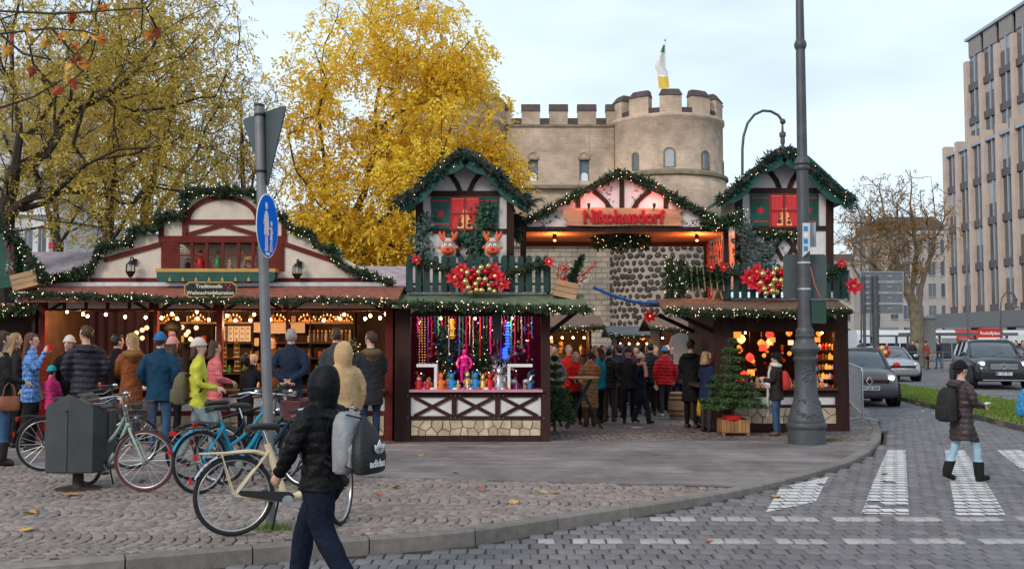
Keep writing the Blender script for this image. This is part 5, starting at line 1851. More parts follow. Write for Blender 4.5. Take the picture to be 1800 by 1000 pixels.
 for k,u in enumerate((902,926)):
  c = at(u,685.6,Y+.12)
  t = thing('reindeer_figure',['grey reindeer figure inside the white frame, beside the tall silver figure','grey reindeer figure inside the white frame, by the corner post'][k],'reindeer figure',c)
  f = 1 if k else -1
  MB().ell((c.x,c.y,c.z+.15),(.075,.035,.045),10,8).build('body',W_SILVER,t,smooth_=True)
  MB().tube([(c.x+f*.06,c.y,c.z+.17),(c.x+f*.09,c.y,c.z+.25),(c.x+f*.135,c.y,c.z+.255)],[.03,.025,.015],8).build('head',W_SILVER,t,smooth_=True)
  for dx in (-.055,.055):
   for q in (-1,1):
    MB().tube([(c.x+dx,c.y+q*.02,c.z+.13),(c.x+dx,c.y+q*.02,c.z)],.009,5).build('leg',W_SILVER,t)
  for q in (-1,1):
   MB().tube([(c.x+f*.08,c.y+q*.01,c.z+.26),(c.x+f*.06,c.y+q*.05,c.z+.31),(c.x+f*.08,c.y+q*.06,c.z+.35)],.006,4).build('antler',W_DARK,t)
 for k,(u0,u1,side) in enumerate(((732,768,1),(892,936,0))):
  t = thing('display_stand',['white display frame at the tree end of the pink counter','white display frame round the reindeer figures'][k],'display frame',at((u0+u1)/2,686,Y+.03))
  mb = MB(); fr(mb,u0,640,u1,645,Y+.02,.3); mb.build('top_board',W_WHITE,t)
  uu = u1 - 5 if side else u0
  mb = MB(); fr(mb,uu,645.2,uu+5,685.6,Y+.02,.3); mb.build('side_board',W_WHITE,t)
 for c_ in CN: number_row('%s ball ornaments in the pink-backed stall' % c_,'# small %s ball from the left hanging in the pink-backed stall' % c_)
 cols2 = [W_RED,W_WHITE,W_GOLD,W_GREEN,W_PINK,W_PURP,W_TAN,W_BLUE]
 for k in range(24):
  if 5 <= k <= 9 and k % 2: continue
  figurine(at(738+k*8.4,685.8,Y+.30+.08*(k % 2)),rn.uniform(.14,.34),cols2[k % 8],cols2[(k*3+1) % 8],'small bright figure in the second row on the pink counter','figures in the second row of the pink counter',hat=k % 3 != 0)
  # stall lamps
 for k,u in enumerate((775,835,900)):
  p = at(u,558,Y+.5)
  pendant(u,560,Y+.6,at(u,545,Y+.6).z,'small bulb under the roof of the pink-backed stall','bulbs in the pink-backed stall',glow=0,r=.02)
  point_light('stall_glow',(p.x,Y+.3,p.z - .05),9,(1,.62,.55),.06,STALL_MID)
mid_goods()
number_row('bead strands in the pink-backed stall','# glittering bead strand from the left in the pink-backed stall')
number_row('light strings in the pink-backed stall','# string of tiny warm lights from the left at the pink stall edge')
number_row('figures in the second row of the pink counter','# small figure from the left in the pink counter second row')
number_row('trinkets on the pink counter','# little trinket from the left on the pink counter edge')
for _c in ('warm','blue','red'): number_row(f'tiny {_c} lights in the pink-backed stall',f'# tiny {_c} light from the left inside the pink-backed stall')
number_row('bulbs in the pink-backed stall','# small bulb from the left under the pink-backed stall roof')
def right_goods():
 Y = YR
 rn = random.Random(5)
 # paper lanterns
 for k,(u,v,r,m_) in enumerate(((1295,588,9,M_GLOWO),(1303,596,8,M_GLOWY),(1338,603,7,M_GLOWO),(1341,611,8,M_GLOWR),(1353,588,8,M_GLOWR),(1352,601,6,M_GLOWY),(1358,597,6,M_GLOWO),(1348,608,5,M_GLOWO),(1387,585,6,M_GLOWO),(1390,602,6,M_GLOWW),
  (1300,615,6,M_GLOWO),(1440,586,6,M_GLOWO),(1437,597,6,M_GLOWO),(1318,628,8,M_GLOWR),(1308,660,9,M_GLOWR),(1320,655,8,M_GLOWO))):
  c = at(u,v,Y+.4+.2*(k % 3))
  s = (Y+.5)/FPX
  o = MB()
  if k % 3 == 0:
   o.obox(c,(r*s*1.1,r*s*1.1,r*s*1.4),Matrix.Rotation(.5,3,'Z'))
  else:
   o.lathe([(.01,-r*s),(r*s*.7,-r*s*.6),(r*s,0),(r*s*.7,r*s*.6),(.01,r*s)],8,c)
  o = o.build('paper_lantern',m_,label='glowing paper lantern hanging in the stall behind the lamp post',cat='lantern',group='glowing lanterns in the street stall')
  MB().tube([(c.x,c.y,c.z+r*s*.6),(c.x,c.y,at(u,570,Y+.5).z)],.004,4).build('cord',M_BLACK,o)
 cols = [W_ORANGE,W_RED,W_WHITE,W_TAN,W_GOLD,W_PURP]
 # tiers of ceramic houses and mugs at the street end
 for lev,v in enumerate((615,632,649,666,684.5)):
  mb = MB(); fr(mb,1432,v,1468,v+2,Y+.5,.4); mb.build('display_shelf',M_DARKWOOD,label=['topmost','second','third','fourth','lowest'][lev]+' display shelf in the street stall',cat='shelf')
  for k in range(6):
   c = at(1435+k*6,v - .1,Y+.6)
   h = rn.uniform(.09,.14)
   o = MB().lathe([(.03,0),(.035,h*.5),(.03,h*.7),(.005,h)],7,c).build('ceramic_house',[M_GLOWO,W_WHITE,W_RED,W_ORANGE,W_GOLD,M_GLOWO][(k+lev) % 6] ,label='little painted ceramic light house on the street stall shelves',cat='ornament',group='ceramic houses on the street stall shelves')
 for k in range(34):
  u = 1293+(k % 17)*9.5
  c = at(u,684.5,Y+.12+.16*(k // 17))
  figurine(c,rn.uniform(.12,.26),rn.choice(cols),rn.choice(cols),'small bright ornament on the counter behind the lamp post','ornaments on the street stall counter')
 for k in range(40):
  u,v = rn.uniform(1292,1466),rn.uniform(600,670)
  c = at(u,v,Y+rn.uniform(.8,2.2))
  MB().ell(c,rn.uniform(.03,.06),8,6).build('ornament_ball',rn.choice([W_RED,W_ORANGE,W_GOLD,W_TAN,M_GLOWO]),smooth_=True,label='hanging ball ornament deep in the street stall',cat='bauble',group='ball ornaments in the street stall')
 for k,(u,yy) in enumerate(((1310,.6),(1350,.9),(1445,.5))):
  p = at(u,578,Y+yy)
  pendant(u,585,Y+yy+.1,at(u,560,Y+yy).z,'small bulb under the roof of the street stall','bulbs in the street stall',r=.02)
  point_light('stall_glow',(p.x,Y+yy,p.z - .1),6,(1,.42,.16),.06,STALL_RIGHT)
right_goods()
number_row('glowing lanterns in the street stall','# glowing paper lantern from the left in the street stall')
number_row('ceramic houses on the street stall shelves','# ceramic light house, counted from the left, on the street stall shelves')
number_row('ornaments on the street stall counter','# bright ornament from the left on the street stall counter')
number_row('ball ornaments in the street stall','# hanging ball ornament from the left deep in the street stall')
number_row('bulbs in the street stall','# small bulb from the left under the street stall roof')
# small huts further down the alley
def hut(u0,u1,vb,vroof,vtop,Y,label,seed,lit=(1,.6,.25),rm=None,gable=False):
 rn = random.Random(seed)
 zb = pave_z(Y)
 a,b = at(u0,600,Y),at(u1,600,Y)
 zr,zt = at(u0,vroof,Y).z,at(u0,vtop,Y).z
 t = thing('market_hut',label,'market hut',((a.x+b.x)/2,Y+1,zb))
 MB().bx(a.x,b.x,Y+1.8,Y+1.85,zb,zr).build('back_wall',M_DARKWOOD,t)
 for x in (a.x,b.x - .06):
  MB().bx(x,x+.06,Y+.05,Y+1.79,zb,zr).build('side_wall',M_DARKWOOD,t)
 MB().bx(a.x+.07,b.x - .07,Y,Y+.06,zb,zb+1.0).build('front_panel',M_BROWN,t)
 MB().bx(a.x,b.x,Y - .2,Y+.4,zb+1.003,zb+1.05).build('counter',M_PLANK,t)
 V = [(a.x - .3,Y - .5,zr),(b.x+.3,Y - .5,zr),(b.x+.3,Y+1.0,zt),(a.x - .3,Y+1.0,zt),(b.x+.3,Y+2.3,zr),(a.x - .3,Y+2.3,zr)]
 n = 6
 MB().add([(x,y,z - .05) for x,y,z in V]+V,[(6,7,8,9),(9,8,10,11),(1,0,3,2),(2,3,5,4),(0,1,7,6),(4,5,11,10),(1,2,8,7),(2,4,10,8),(3,0,6,9),(5,3,9,11)]).build('roof',rm or M_TILE_BROWN,t)
 cols = [W_ORANGE,W_RED,W_WHITE,W_TAN,W_GOLD,W_GREEN]
 if lit:
  for k in range(int((b.x - a.x)/.28)):
   x = a.x+.15+k*.28
   MB().ell((x,Y+1.2+rn.random()*.4,zb+rn.uniform(1.3,2.0)),rn.uniform(.05,.1),8,6).build('ware',rn.choice(cols+[M_GLOWO]),t,smooth_=True)
   MB().ell((x,Y+.5,zr - .25),.03,6,5).build('bulb',M_BULB,t)
  point_light('hut_glow',((a.x+b.x)/2,Y+.6,zr - .3),22,lit,.08,t)
 garland([(a.x - .3,Y - .52,zr),((a.x+b.x)/2,Y - .52,zr - .04),(b.x+.3,Y - .52,zr)],.09,'lit eave garland of the '+label[:label.index(' hut')]+' hut'+(' by the gable' if seed == 5 else ''),seed+200,lights=22,per_m=350)
hut(960,1040,700,576,552,YF+8,'orange-lit hut down the alley beside the middle stall',1,(1,.5,.12))
hut(1085,1150,690,590,572,YF+14,'dark-roofed hut at the end of the alley below the stone tower',2,(1,.55,.2),mat('slate_roof',(.12,.11,.115),.7,var=.25))
hut(1160,1235,700,578,556,YF+10.5,'warm-lit hut down the alley beside the street stall',3,(1,.6,.3))
hut(596,720,780,512,462,YF+4.5,'lilac-roofed hut behind the long stall and the balcony house',4,None,mat('lilac_shingle',(.36,.30,.34),.8,var=.3,scale=6,bump=.4,bscale=10))
hut(40,190,780,500,436,YF+5.5,'grey-roofed hut behind the stepped gable, under the big tree',5,None,mat('lilac_shingle',(.36,.30,.34),.8,var=.3,scale=6,bump=.4,bscale=10))

# ------ the old city gate
M_CAST = brick_mat('gate_brick',(.54,.40,.295),(.46,.335,.245),(.50,.395,.30),.50,.17,.018,var=.36,nscale=.55,bump=.5)
M_CASTC = brick_mat('tower_brick',(.54,.40,.295),(.45,.33,.24),(.50,.395,.30),.50,.17,.018,var=.38,nscale=.55,bump=.5,cyl=3.9)
M_LIME = brick_mat('limestone_courses',(.40,.335,.255),(.30,.25,.195),(.22,.185,.145),.8,.36,.035,var=.36,nscale=.7,bump=.8)
M_CAP = mat('merlon_slate',(.085,.06,.055),.8,var=.3,scale=2)
M_MORTAR = mat('tower_mortar',(.36,.30,.245),.95,var=.22,scale=1.2,bump=.4,bscale=12)
M_BASALT = mat('basalt_stone',(.060,.046,.042),.85,var=.3,scale=3,bump=.4,bscale=12,tone=.5)
M_PANE = mat('gate_glass',(.10,.13,.17),.12,var=.1,spec=.8)
M_LEDGE = mat('mossy_ledge',(.22,.18,.12),.9,var=.35,scale=2,bump=.5,bscale=10)
def arch_outline(w,h,n=8,flat=False):
 pts = [(-w/2,0),(w/2,0)]
 r = w/2
 for k in range(n+1):
  a = math.pi*k/n
  pts.append((r*math.cos(a),h - r+r*math.sin(a)))
 return pts
def city_gate():
 YC = 68.0
 k = YC/FPX
 t = thing('city_gate','medieval sandstone city gate with two round crenellated towers beyond the market','castle',at(983,612,YC))
 zc = lambda v: at(900,v,YC - 3.0).z
 X = lambda u: at(u,400,YC).x
 Rt = 99*k
 def tower(uc,both):
  cx = X(uc)
  prof = [(Rt*1.09,-.5),(Rt*1.085,zc(425)),(Rt*1.075,zc(322)),(Rt*1.05,zc(318)),(Rt*1.04,zc(306)),(Rt,zc(303)),(Rt,zc(212)),(Rt*1.03,zc(209)),(Rt*1.03,zc(203)),(Rt*.99,zc(203))]
  low = [p for p in prof if p[1] <= zc(425)+.01]
  tw = MB().lathe([(r,z) for r,z in prof[1:]],48,(0,0,0))
  o = tw.build('tower',M_CASTC,t,world=False)
  o.location = wmat(t).inverted() @ Vector((cx,YC,0))
  for p in o.data.polygons: p.use_smooth = len(p.vertices) == 4
  MB().lathe(low[:1]+[(Rt*1.085,zc(425) - .01)],48,(cx,YC,0)).build('tower_base',M_MORTAR,t)
  # weathered ledge ring
  MB().lathe([(Rt*1.05,zc(312)),(Rt*1.09,zc(310)),(Rt*1.085,zc(305)),(Rt*1.0,zc(300))],48,(cx,YC,0)).build('ledge',M_LEDGE,t)
  # merlons: masonry block with a sloped slate cap
  n = 11
  for q in range(n):
   a = 2*math.pi*q/n+R(-94)
   if math.sin(a) > .75: continue
   ca,sa = math.cos(a),math.sin(a)
   def ringpt(r,da): return (cx+r*math.cos(a+da),YC+r*math.sin(a+da))
   w = R(10.8)
   for (z0,z1,r0,r1,r1b,m_,nm) in ((zc(203),zc(172),Rt*1.0,Rt*1.0,Rt*.8,M_CASTC,'merlon'),):
    poly = [ringpt(Rt,-w),ringpt(Rt*1.005,0),ringpt(Rt,w),ringpt(Rt*.8,w),ringpt(Rt*.8,-w)]
    mo = MB().zprism(poly,z0,z1).build(nm,M_CAST,t)
    lo = [ringpt(Rt*1.02,-w*1.06),ringpt(Rt*1.025,0),ringpt(Rt*1.02,w*1.06),ringpt(Rt*.79,w*1.06),ringpt(Rt*.79,-w*1.06)]
    hi = [ringpt(Rt*.93,-w*.85),ringpt(Rt*.935,0),ringpt(Rt*.93,w*.85),ringpt(Rt*.80,w*.85),ringpt(Rt*.80,-w*.85)]
    MB().loft([[(x,y,zc(172)) for x,y in lo],[(x,y,zc(160)) for x,y in hi]]).build('slate_cap',M_CAP,mo)
   b0,b1 = a+w,a+2*math.pi/n - w
   poly = []
   for f in (0,.5,1): poly.append((cx+Rt*.985*math.cos(b0+(b1 - b0)*f),YC+Rt*.985*math.sin(b0+(b1 - b0)*f)))
   for f in (1,.5,0): poly.append((cx+Rt*.86*math.cos(b0+(b1 - b0)*f),YC+Rt*.86*math.sin(b0+(b1 - b0)*f)))
   MB().zprism(poly,zc(203),zc(193)).build('parapet_cap',M_CAP,t)
   # arched windows let into the drum
  for du,v0,v1,w,glass in ((-64,270,299,9,0),(-10,266,297,15,1),(53,269,299,13,0),(94,278,312,10,0)) if both else ((70,268,298,12,0),):
   x = du*k
   if abs(x) >= Rt: x = math.copysign(Rt*.97,x)
   a = math.asin(x/Rt)
   Mz = Matrix.Translation((cx+(Rt - .02)*math.sin(a),YC - (Rt - .02)*math.cos(a),zc(v1))) @ Matrix.Rotation(a,4,'Z')
   ww,h = w*k,(v1 - v0)*k
   out_,in_ = arch_outline(ww+.2,h+.1),arch_outline(ww,h)
   mb = MB()
   n_ = len(in_)
   V = [(x_,-.06,z_) for x_,z_ in out_]+[(x_,-.06,z_) for x_,z_ in in_]+[(x_,.16,z_) for x_,z_ in in_]+[(x_,.16,z_) for x_,z_ in out_]
   F = []
   for i in range(n_):
    j = (i+1) % n_
    F += [(i,j,n_+j,n_+i),(n_+i,n_+j,2*n_+j,2*n_+i),(j,i,3*n_+i,3*n_+j)]
   mb.add(V,F).xf(Mz)
   wi = mb.build('window',M_LEDGE,t)
   MB().prism(in_,-.015,.02).xf(Mz).build('pane',mat('pale_glass',(.35,.42,.50),.1,spec=.9) if glass else M_PANE,wi)
  return cx
 cxR = tower(1172,True)
 tower(794,False)
 # curtain wall
 Yw = YC - 1.2
 wz = lambda v: at(900,v,Yw).z
 wx = lambda u: at(u,400,Yw).x
 def openwall(u0,u1,v0,v1,holes,m_,nm,Y=Yw,d=.6):
 # masonry between openings, column by column
  xs = sorted({u0,u1} | {h[0] for h in holes} | {h[1] for h in holes})
  mb = MB()
  for a,b in zip(xs[:-1],xs[1:]):
   hs = [h for h in holes if h[0] <= a and h[1] >= b]
   segs = [(v0,v1)] if not hs else [(v0,hs[0][2]),(hs[0][3],v1)]
   for p,q in segs:
    fr(mb,a,p,b,q,Y,d)
  return mb.build(nm,m_,t)
 openwall(893,1079,222,326,[(928,946,281,318),(1018,1036,281,318)],M_CAST,'wall')
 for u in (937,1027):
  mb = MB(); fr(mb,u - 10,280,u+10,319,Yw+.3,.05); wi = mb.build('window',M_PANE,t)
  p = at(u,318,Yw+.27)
  MB().prism([(p.x+x,p.z+z) for x,z in arch_outline(.5,.55)],Yw+.26,Yw+.295).build('pane',mat('painted_sky_pane',(.75,.80,.85),.2,var=.02),wi)  # pale colour stands in for sky showing through the opening
  arc = [(u+9.5*math.cos(a),276 - 9*math.sin(a)) for a in np.linspace(0,math.pi,9)]
  mb = MB(); fcurve(mb,arc,2.6,Yw - .06,.07); mb.build('hood_mould',M_CAST,t)
  mb = MB(); fr(mb,u - 11,278,u+11,281,Yw - .05,.06); mb.build('lintel',M_LEDGE,t)
 mb = MB(); fr(mb,893,219,1079,223,Yw - .1,.7); mb.build('string_course',M_LEDGE,t)
 mb = MB(); fr(mb,893,325,1079,331,Yw - .22,.8); mb.build('ledge',M_LEDGE,t)
 for u in (885,917,966,1016,1066):
  mb = MB(); fr(mb,u,195,u+32 if u != 885 else 899,219,Yw,.7); mo = mb.build('merlon',M_CAST,t)
  e = u+32 if u != 885 else 899
  a,b = at(u - .8,195,Yw),at(e+.8,182,Yw)
  MB().loft([[(a.x,Yw - .08,a.z),(b.x,Yw - .08,a.z),(b.x,Yw+.8,a.z),(a.x,Yw+.8,a.z)],[(a.x,Yw+.25,b.z),(b.x,Yw+.25,b.z),(b.x,Yw+.7,b.z),(a.x,Yw+.7,b.z)]]).build('slate_cap',M_CAP,mo)
 for a,b in ((899,917),(949,966),(998,1016),(1048,1066)):
  mb = MB(); fr(mb,a,208,b,219,Yw+.02,.6); mb.build('parapet_cap',M_CAP,t)
  # blind arcade and lower wall with the gateway
 openwall(893,1079,331,420,[],M_CAST,'arcade_wall',Y=Yw+.25,d=.5)
 for u in (945,990,1035):
  arc = [(u+21*math.cos(a),372 - 26*math.sin(a)) for a in np.linspace(0,math.pi,13)]
  mb = MB(); fcurve(mb,[(u+21,392)]+arc+[(u - 21,392)],5,Yw+.02,.25); mb.build('arcade_arch',M_LIME,t)
  p = at(u,398,Yw)
  MB().prism([(p.x+x,p.z+z) for x,z in arch_outline(.55,.8)],Yw+.19,Yw+.247).build('pane',M_PANE,t)
 openwall(893,1090,420,620,[(985,1015,488,620)],M_LIME,'lower_wall',Y=Yw - .1,d=.9)
 mb = MB(); fr(mb,893,428,1080,434,Yw - .3,.2); mb.build('string_course',M_LIME,t)
 mb = MB(); fr(mb,983,486,1017,620,Yw+.5,.1); mb.build('gateway_door',mat('gate_dark',(.03,.025,.02),.9),t)
 arc = [(1000+19*math.cos(a),488 - 20*math.sin(a)) for a in np.linspace(0,math.pi,13)]
 mb = MB(); fcurve(mb,[(1019,500)]+arc+[(981,500)],6,Yw - .2,.12); mb.build('gateway_arch',M_CAST,t)
 p = at(1000,470,Yw - .15)
 # basalt boulders set in the base of the drum
 rn = random.Random(4)
 Rb = Rt*1.085
 meshes = []
 for q in range(9):
  rr = [rn.uniform(.8,1.12) for _ in range(8)]
  rings = []
  for sc,y in ((1.0,.06),(.95,-.04),(.62,-.10)):
   rings.append([(math.cos(j*math.pi/4)*rr[j]*.235*sc,y,math.sin(j*math.pi/4)*rr[j]*.195*sc) for j in range(8)])
  me = MB().loft([list(reversed(r_)) for r_ in rings]).mesh('basalt_boulder',M_BASALT)
  set_tone(me,[rn.random()]*len(me.polygons))
  meshes.append(me)
 inv = wmat(t).inverted()
 n_rows,n_cols = 15,25
 spots = []
 for i in range(n_rows):
  z = zc(591)+(zc(428) - zc(591))*i/(n_rows - 1)
  for j in range(n_cols):
   a = R(-84)+R(168)*(j+.5*(i % 2)+rn.uniform(-.16,.16))/n_cols
   spots.append((a,z+rn.uniform(-.07,.07),rn.uniform(-.5,.5),rn.uniform(.72,1.2),rn.uniform(.75,1.12),rn.choice(meshes)))
 spots.sort(key=lambda q: abs(q[0]))
 rest = MB(); tones = []
 for q,(a,z,tw,sx,sz,me) in enumerate(spots):
  p = Vector((cxR+Rb*math.sin(a),YC - Rb*math.cos(a),z))
  if q < 300:
   o = link_mesh('basalt_boulder',me,t,inv @ p)
   o.rotation_euler = (0,tw,a)
   o.scale = (sx,1,sz)
  else:
   Mx = Matrix.Translation(p) @ Matrix.Rotation(a,4,'Z') @ Matrix.Rotation(tw,4,'Y') @ Matrix.Diagonal((sx,1,sz,1))
   rest.add([Mx @ v.co for v in me.vertices],[tuple(f.vertices) for f in me.polygons])
   tones += [rn.random()]*len(me.polygons)
 o = rest.build('basalt_boulders',M_BASALT,t)
 set_tone(o.data,tones)
 o['kind'] = 'stuff'
 # the flag on the drum
 x,zz = cxR,0
 fl = thing('flag','white flag with green top and yellow foot hanging from a pole on the round tower','flag',(cxR,YC,zc(205)))
 MB().tube([(cxR,YC,zc(205)),(cxR,YC,zc(48))],[.06,.03],8).build('pole',mat('flag_pole',(.5,.5,.5),.4,metal=.5),fl)
 MB().ell((cxR,YC,zc(47)),.08,8,6).build('finial',M_BGOLD,fl)
 segs = [(56,70,W_GREEN,'flag_top'),(70,112,W_WHITE,'flag_field'),(112,134,W_YEL,'flag_foot')]
 for v0,v1,m_,nm in segs:
  rings = []
  for f in np.linspace(0,1,7):
   v = v0+(v1 - v0)*f
   prog = (v - 56)/78
   row = []
   for j in range(9):
    g = j/8
    wdt = (4+15*min(1,prog*2.2))*k
    xo = -wdt*g+(.25*prog if v > 100 else 0)
    row.append((cxR+xo+.02,YC+.10*math.sin(g*5+prog*3)*min(1,prog*3+.2),zc(v+(3*math.sin(g*3.1) if v1 == 134 else 0) - 8*(1 - g)*(1 - prog)*0)))
   rings.append(row)
  V = [p for r_ in rings for p in r_]
  F = [(i*9+j,i*9+j+1,i*9+j+10,i*9+j+9) for i in range(6) for j in range(8)]
  o = MB().add(V,F).build(nm,m_,fl,smooth_=True)
 cxL = X(794)
 f2 = thing('flag','half hidden flag and pole above the yellow tree','flag',(cxL,YC,zc(205)))
 MB().tube([(cxL+.1,YC,zc(205)),(cxL+.1,YC,zc(40))],[.06,.03],8).build('pole',MATS['flag_pole'],f2)
 V,F = [],[]
 for i in range(6):
  for j in range(5):
   V.append((cxL+.1 - j*.09*min(1,.3+i*.2),YC+.08*math.sin(j*2+i),zc(46+i*5+j)))
 F = [(i*5+j,i*5+j+1,i*5+j+6,i*5+j+5) for i in range(5) for j in range(4)]
 MB().add(V,F).build('flag_cloth',W_GREEN,f2,smooth_=True)
city_gate()

# ------ office block at the street
def office_block():
 XB = 47.0
 fin = mat('concrete_fin',(.55,.43,.36),.85,var=.12,scale=.8,bump=.2,bscale=6)
 glass = mat('office_glass',(.09,.10,.11),.08,var=.4,scale=.5,spec=1.0,rnd=.6)
 span = mat('bronze_spandrel',(.10,.085,.095),.5,var=.25,scale=.7)
 mull = mat('alu_mullion',(.36,.38,.42),.4,metal=.4)
 clad = mat('ribbed_cladding',(.30,.27,.25),.7,var=.15)
 def yfor(u,X): return X*FPX/(u - 900.0)
 t = thing('office_block','concrete-finned office block with dark strip windows across the street','building',(XB+10,95,-.08))
 def block(X,Yfar,nb,pitch,z0,z1,floors,fins_over,finw=.68,find=1.3,top_clad=0):
  L = nb*pitch
  MB().bx(X+.9,X+28,Yfar - L,Yfar,z0,z1 - .3).build('wall',clad,t)
  for i in range(nb+1):
   y = Yfar - i*pitch
   MB().bx(X+.02,X+find - .3,y - finw/2,y+finw/2,z0,z1+fins_over).build('fin',fin,t)
  fh = (z1 - z0 - top_clad)/floors
  for i in range(nb):
   ya,yb = Yfar - (i+1)*pitch+finw/2+.01,Yfar - i*pitch - finw/2 - .01
   for f in range(floors):
    za = z0+f*fh
    pn = MB().bx(X+.42,X+.48,ya,yb,za+.75,za+fh - .02).build('window',glass,t)
    ym = (ya+yb)/2
    MB().bx(X+.25,X+.41,ym - .12,ym+.09,za+.75,za+fh - .02).build('mullion',mull,pn)
    MB().bx(X+.22,X+.5,ya,yb,za,za+.74).build('spandrel',span,t)
    if (i*7+f*5+nb) % 3 == 0:
     hh = (fh - .77)*(.2+.6*((i*13+f*29) % 10)/10)
     MB().bx(X+.405,X+.418,ya+.05,yb - .05,za+fh - .03 - hh,za+fh - .03).build('blind',mat('roller_blind',(.42,.41,.40),.8),pn)
   if top_clad:
    for q in range(6):
     yq = ya+(yb - ya)*q/6
     MB().bx(X+.3,X+.5,yq+.02,yq+(yb - ya)/6 - .04,z1 - top_clad,z1).build('cladding_rib',clad,t)
  MB().bx(X+.1,X+28,Yfar - L,Yfar+.1,z1 - .28,z1+.02).build('coping',mull,t)
 zf = lambda u,v,X: at(u,v,yfor(u,X)).z
 zl = zf(1662,275,XB)
 block(XB,yfor(1665,XB),11,2.95,zf(1668,552,XB),zl,4,.9)
 XT = XB+2.5
 block(XT,yfor(1706,XT),9,3.4,zl - .5,zf(1703,72,XT),3,-2.5,top_clad=2.2)
 # canopy and shopfronts on the ground floor
 Yf = yfor(1665,XB)
 z0 = zf(1668,552,XB)
 MB().bx(XB - 1.2,XB+.8,Yf - 33,Yf+.4,z0 - 1.5,z0 - .01).build('canopy',mat('canopy_grey',(.16,.165,.175),.6),t)
 MB().bx(XB+.6,XB+26,Yf - 33,Yf,-.08,z0 - 1.51).build('ground_floor_wall',mat('dark_front',(.07,.07,.075),.5),t)
 for i in range(10):
  MB().bx(XB+.5,XB+.59,Yf - 3.2*i - 2.8,Yf - 3.2*i - .3,.1,z0 - 1.8).build('shop_window',glass,t)
office_block()
def plain_building(name,label,x0,x1,y0,y1,h,col,nx,nz,seed,wcol=(.08,.09,.11),roof=None):
 t = thing(name,label,'building',((x0+x1)/2,(y0+y1)/2,-.1))
 wm = mat('render_%d' % seed,col,.85,var=.1,scale=.5)
 tr = mat('trim_%d' % seed,tuple(min(1,c*1.15) for c in col),.8)
 gl = mat('far_glass',wcol,.15,var=.4,scale=.4,rnd=.6,spec=.7)
 MB().bx(x0,x1,y0,y1,-.1,h).build('wall',wm,t)
 MB().bx(x0 - .3,x1+.3,y0 - .3,y1,h,h+.5).build('cornice',tr,t)
 w,fh = (x1 - x0)/nx,(h - 1)/nz
 for i in range(nx):
  for j in range(nz):
   xa,za = x0+w*(i+.22),.8+fh*j+fh*.18
   wi = MB().bx(xa,xa+w*.56,y0 - .03,y0+.02,za,za+fh*.62).build('window',gl,t)
   MB().bx(xa - .06,xa+w*.56+.06,y0 - .14,y0 - .031,za - .12,za - .005).build('sill',tr,wi)
   MB().bx(xa+w*.27,xa+w*.29,y0 - .06,y0 - .031,za,za+fh*.62).build('frame_bar',tr,wi)
 if roof:
  MB().loft([[(x0 - .3,y0 - .3,h+.5),(x1+.3,y0 - .3,h+.5),(x1+.3,y1,h+.5),(x0 - .3,y1,h+.5)],[(x0+1,y0+3,h+roof),(x1 - 1,y0+3,h+roof),(x1 - 1,y1 - 3,h+roof),(x0+1,y1 - 3,h+roof)]]).build('roof',M_CAP,t)
 return t
_x = lambda u,Y: at(u,500,Y).x
plain_building('town_house','pale grey town house far behind the bare street tree',_x(1560,150),_x(1672,150),150,165,17.5,(.40,.37,.35),5,5,1,roof=3)
plain_building('town_house','low cream town house far down the street past the road sign',_x(1440,165),_x(1556,165),165,180,14.0,(.46,.43,.40),6,4,2,roof=2)
plain_building('apartment_block','white apartment block behind the big tree at the picture edge',_x(-60,60),_x(84,60),60,75,9.2,(.62,.62,.64),6,3,3)
plain_building('apartment_block','tall grey block rising behind the big tree',_x(-160,84),_x(70,84),84,95,24.0,(.48,.48,.50),6,7,4)
plain_building('apartment_block','long beige block hidden behind the autumn trees',_x(150,100),_x(700,100),100,112,11.0,(.42,.38,.34),14,3,5)
_t = MB(); fr(_t,85,426,110,437,58,.2); _t.build('shop_sign',W_RED,label='small red shop sign under the big tree',cat='sign')

# ------ tram and its stop
def tram():
 Y = 82.0
 x0,x1 = _x(1506,Y),_x(1860,Y)
 t = thing('tram','white tram with dark windows and a red front passing behind the stop','tram',((x0+x1)/2,Y+1.2,-.08))
 white = mat('tram_white',(.62,.63,.64),.3,var=.04)
 red = mat('tram_red',(.60,.05,.03),.3,var=.05)
 z = lambda v: at(1600,v,Y).z
 xr0,xr1 = _x(1680,Y),_x(1733,Y)
 for (a,b,m_) in ((x0,xr0 - .02,white),(xr0,xr1,red),(xr1+.25,x1,white)):
  prof = [(Y,.3),(Y,z(604)),(Y+.1,z(588)),(Y+.35,z(580)),(Y+2.2,z(580)),(Y+2.5,z(590)),(Y+2.5,.3)]
  MB().loft([[(a,y,zz) for y,zz in prof],[(b,y,zz) for y,zz in prof]]).build('car_body',m_,t)
 n = 15
 gl = mat('tram_glass',(.02,.022,.028),.25,var=.3,spec=.3)
 for i in range(n):
  a = x0+.3+(x1 - x0 - .6)*i/n
  b = a+(x1 - x0 - .6)/n - .12
  if a < xr1+.3 and b > xr1 - .1: continue
  MB().bx(a,b,Y - .03,Y+.02,z(630),z(603)).build('window',gl,t)
 for i in range(6):
  a = x0+1+i*2.6
  MB().bx(a,a+1.0,Y - .04,Y - .031,.35,z(632)).build('door',red if i % 2 else gl,t)
 for i in range(5):
  MB().bx(x0+2+i*3,x0+3.6+i*3,Y+.6,Y+1.9,z(579.5),z(575)).build('roof_unit',mat('roof_unit',(.2,.2,.2),.6),t)
tram()
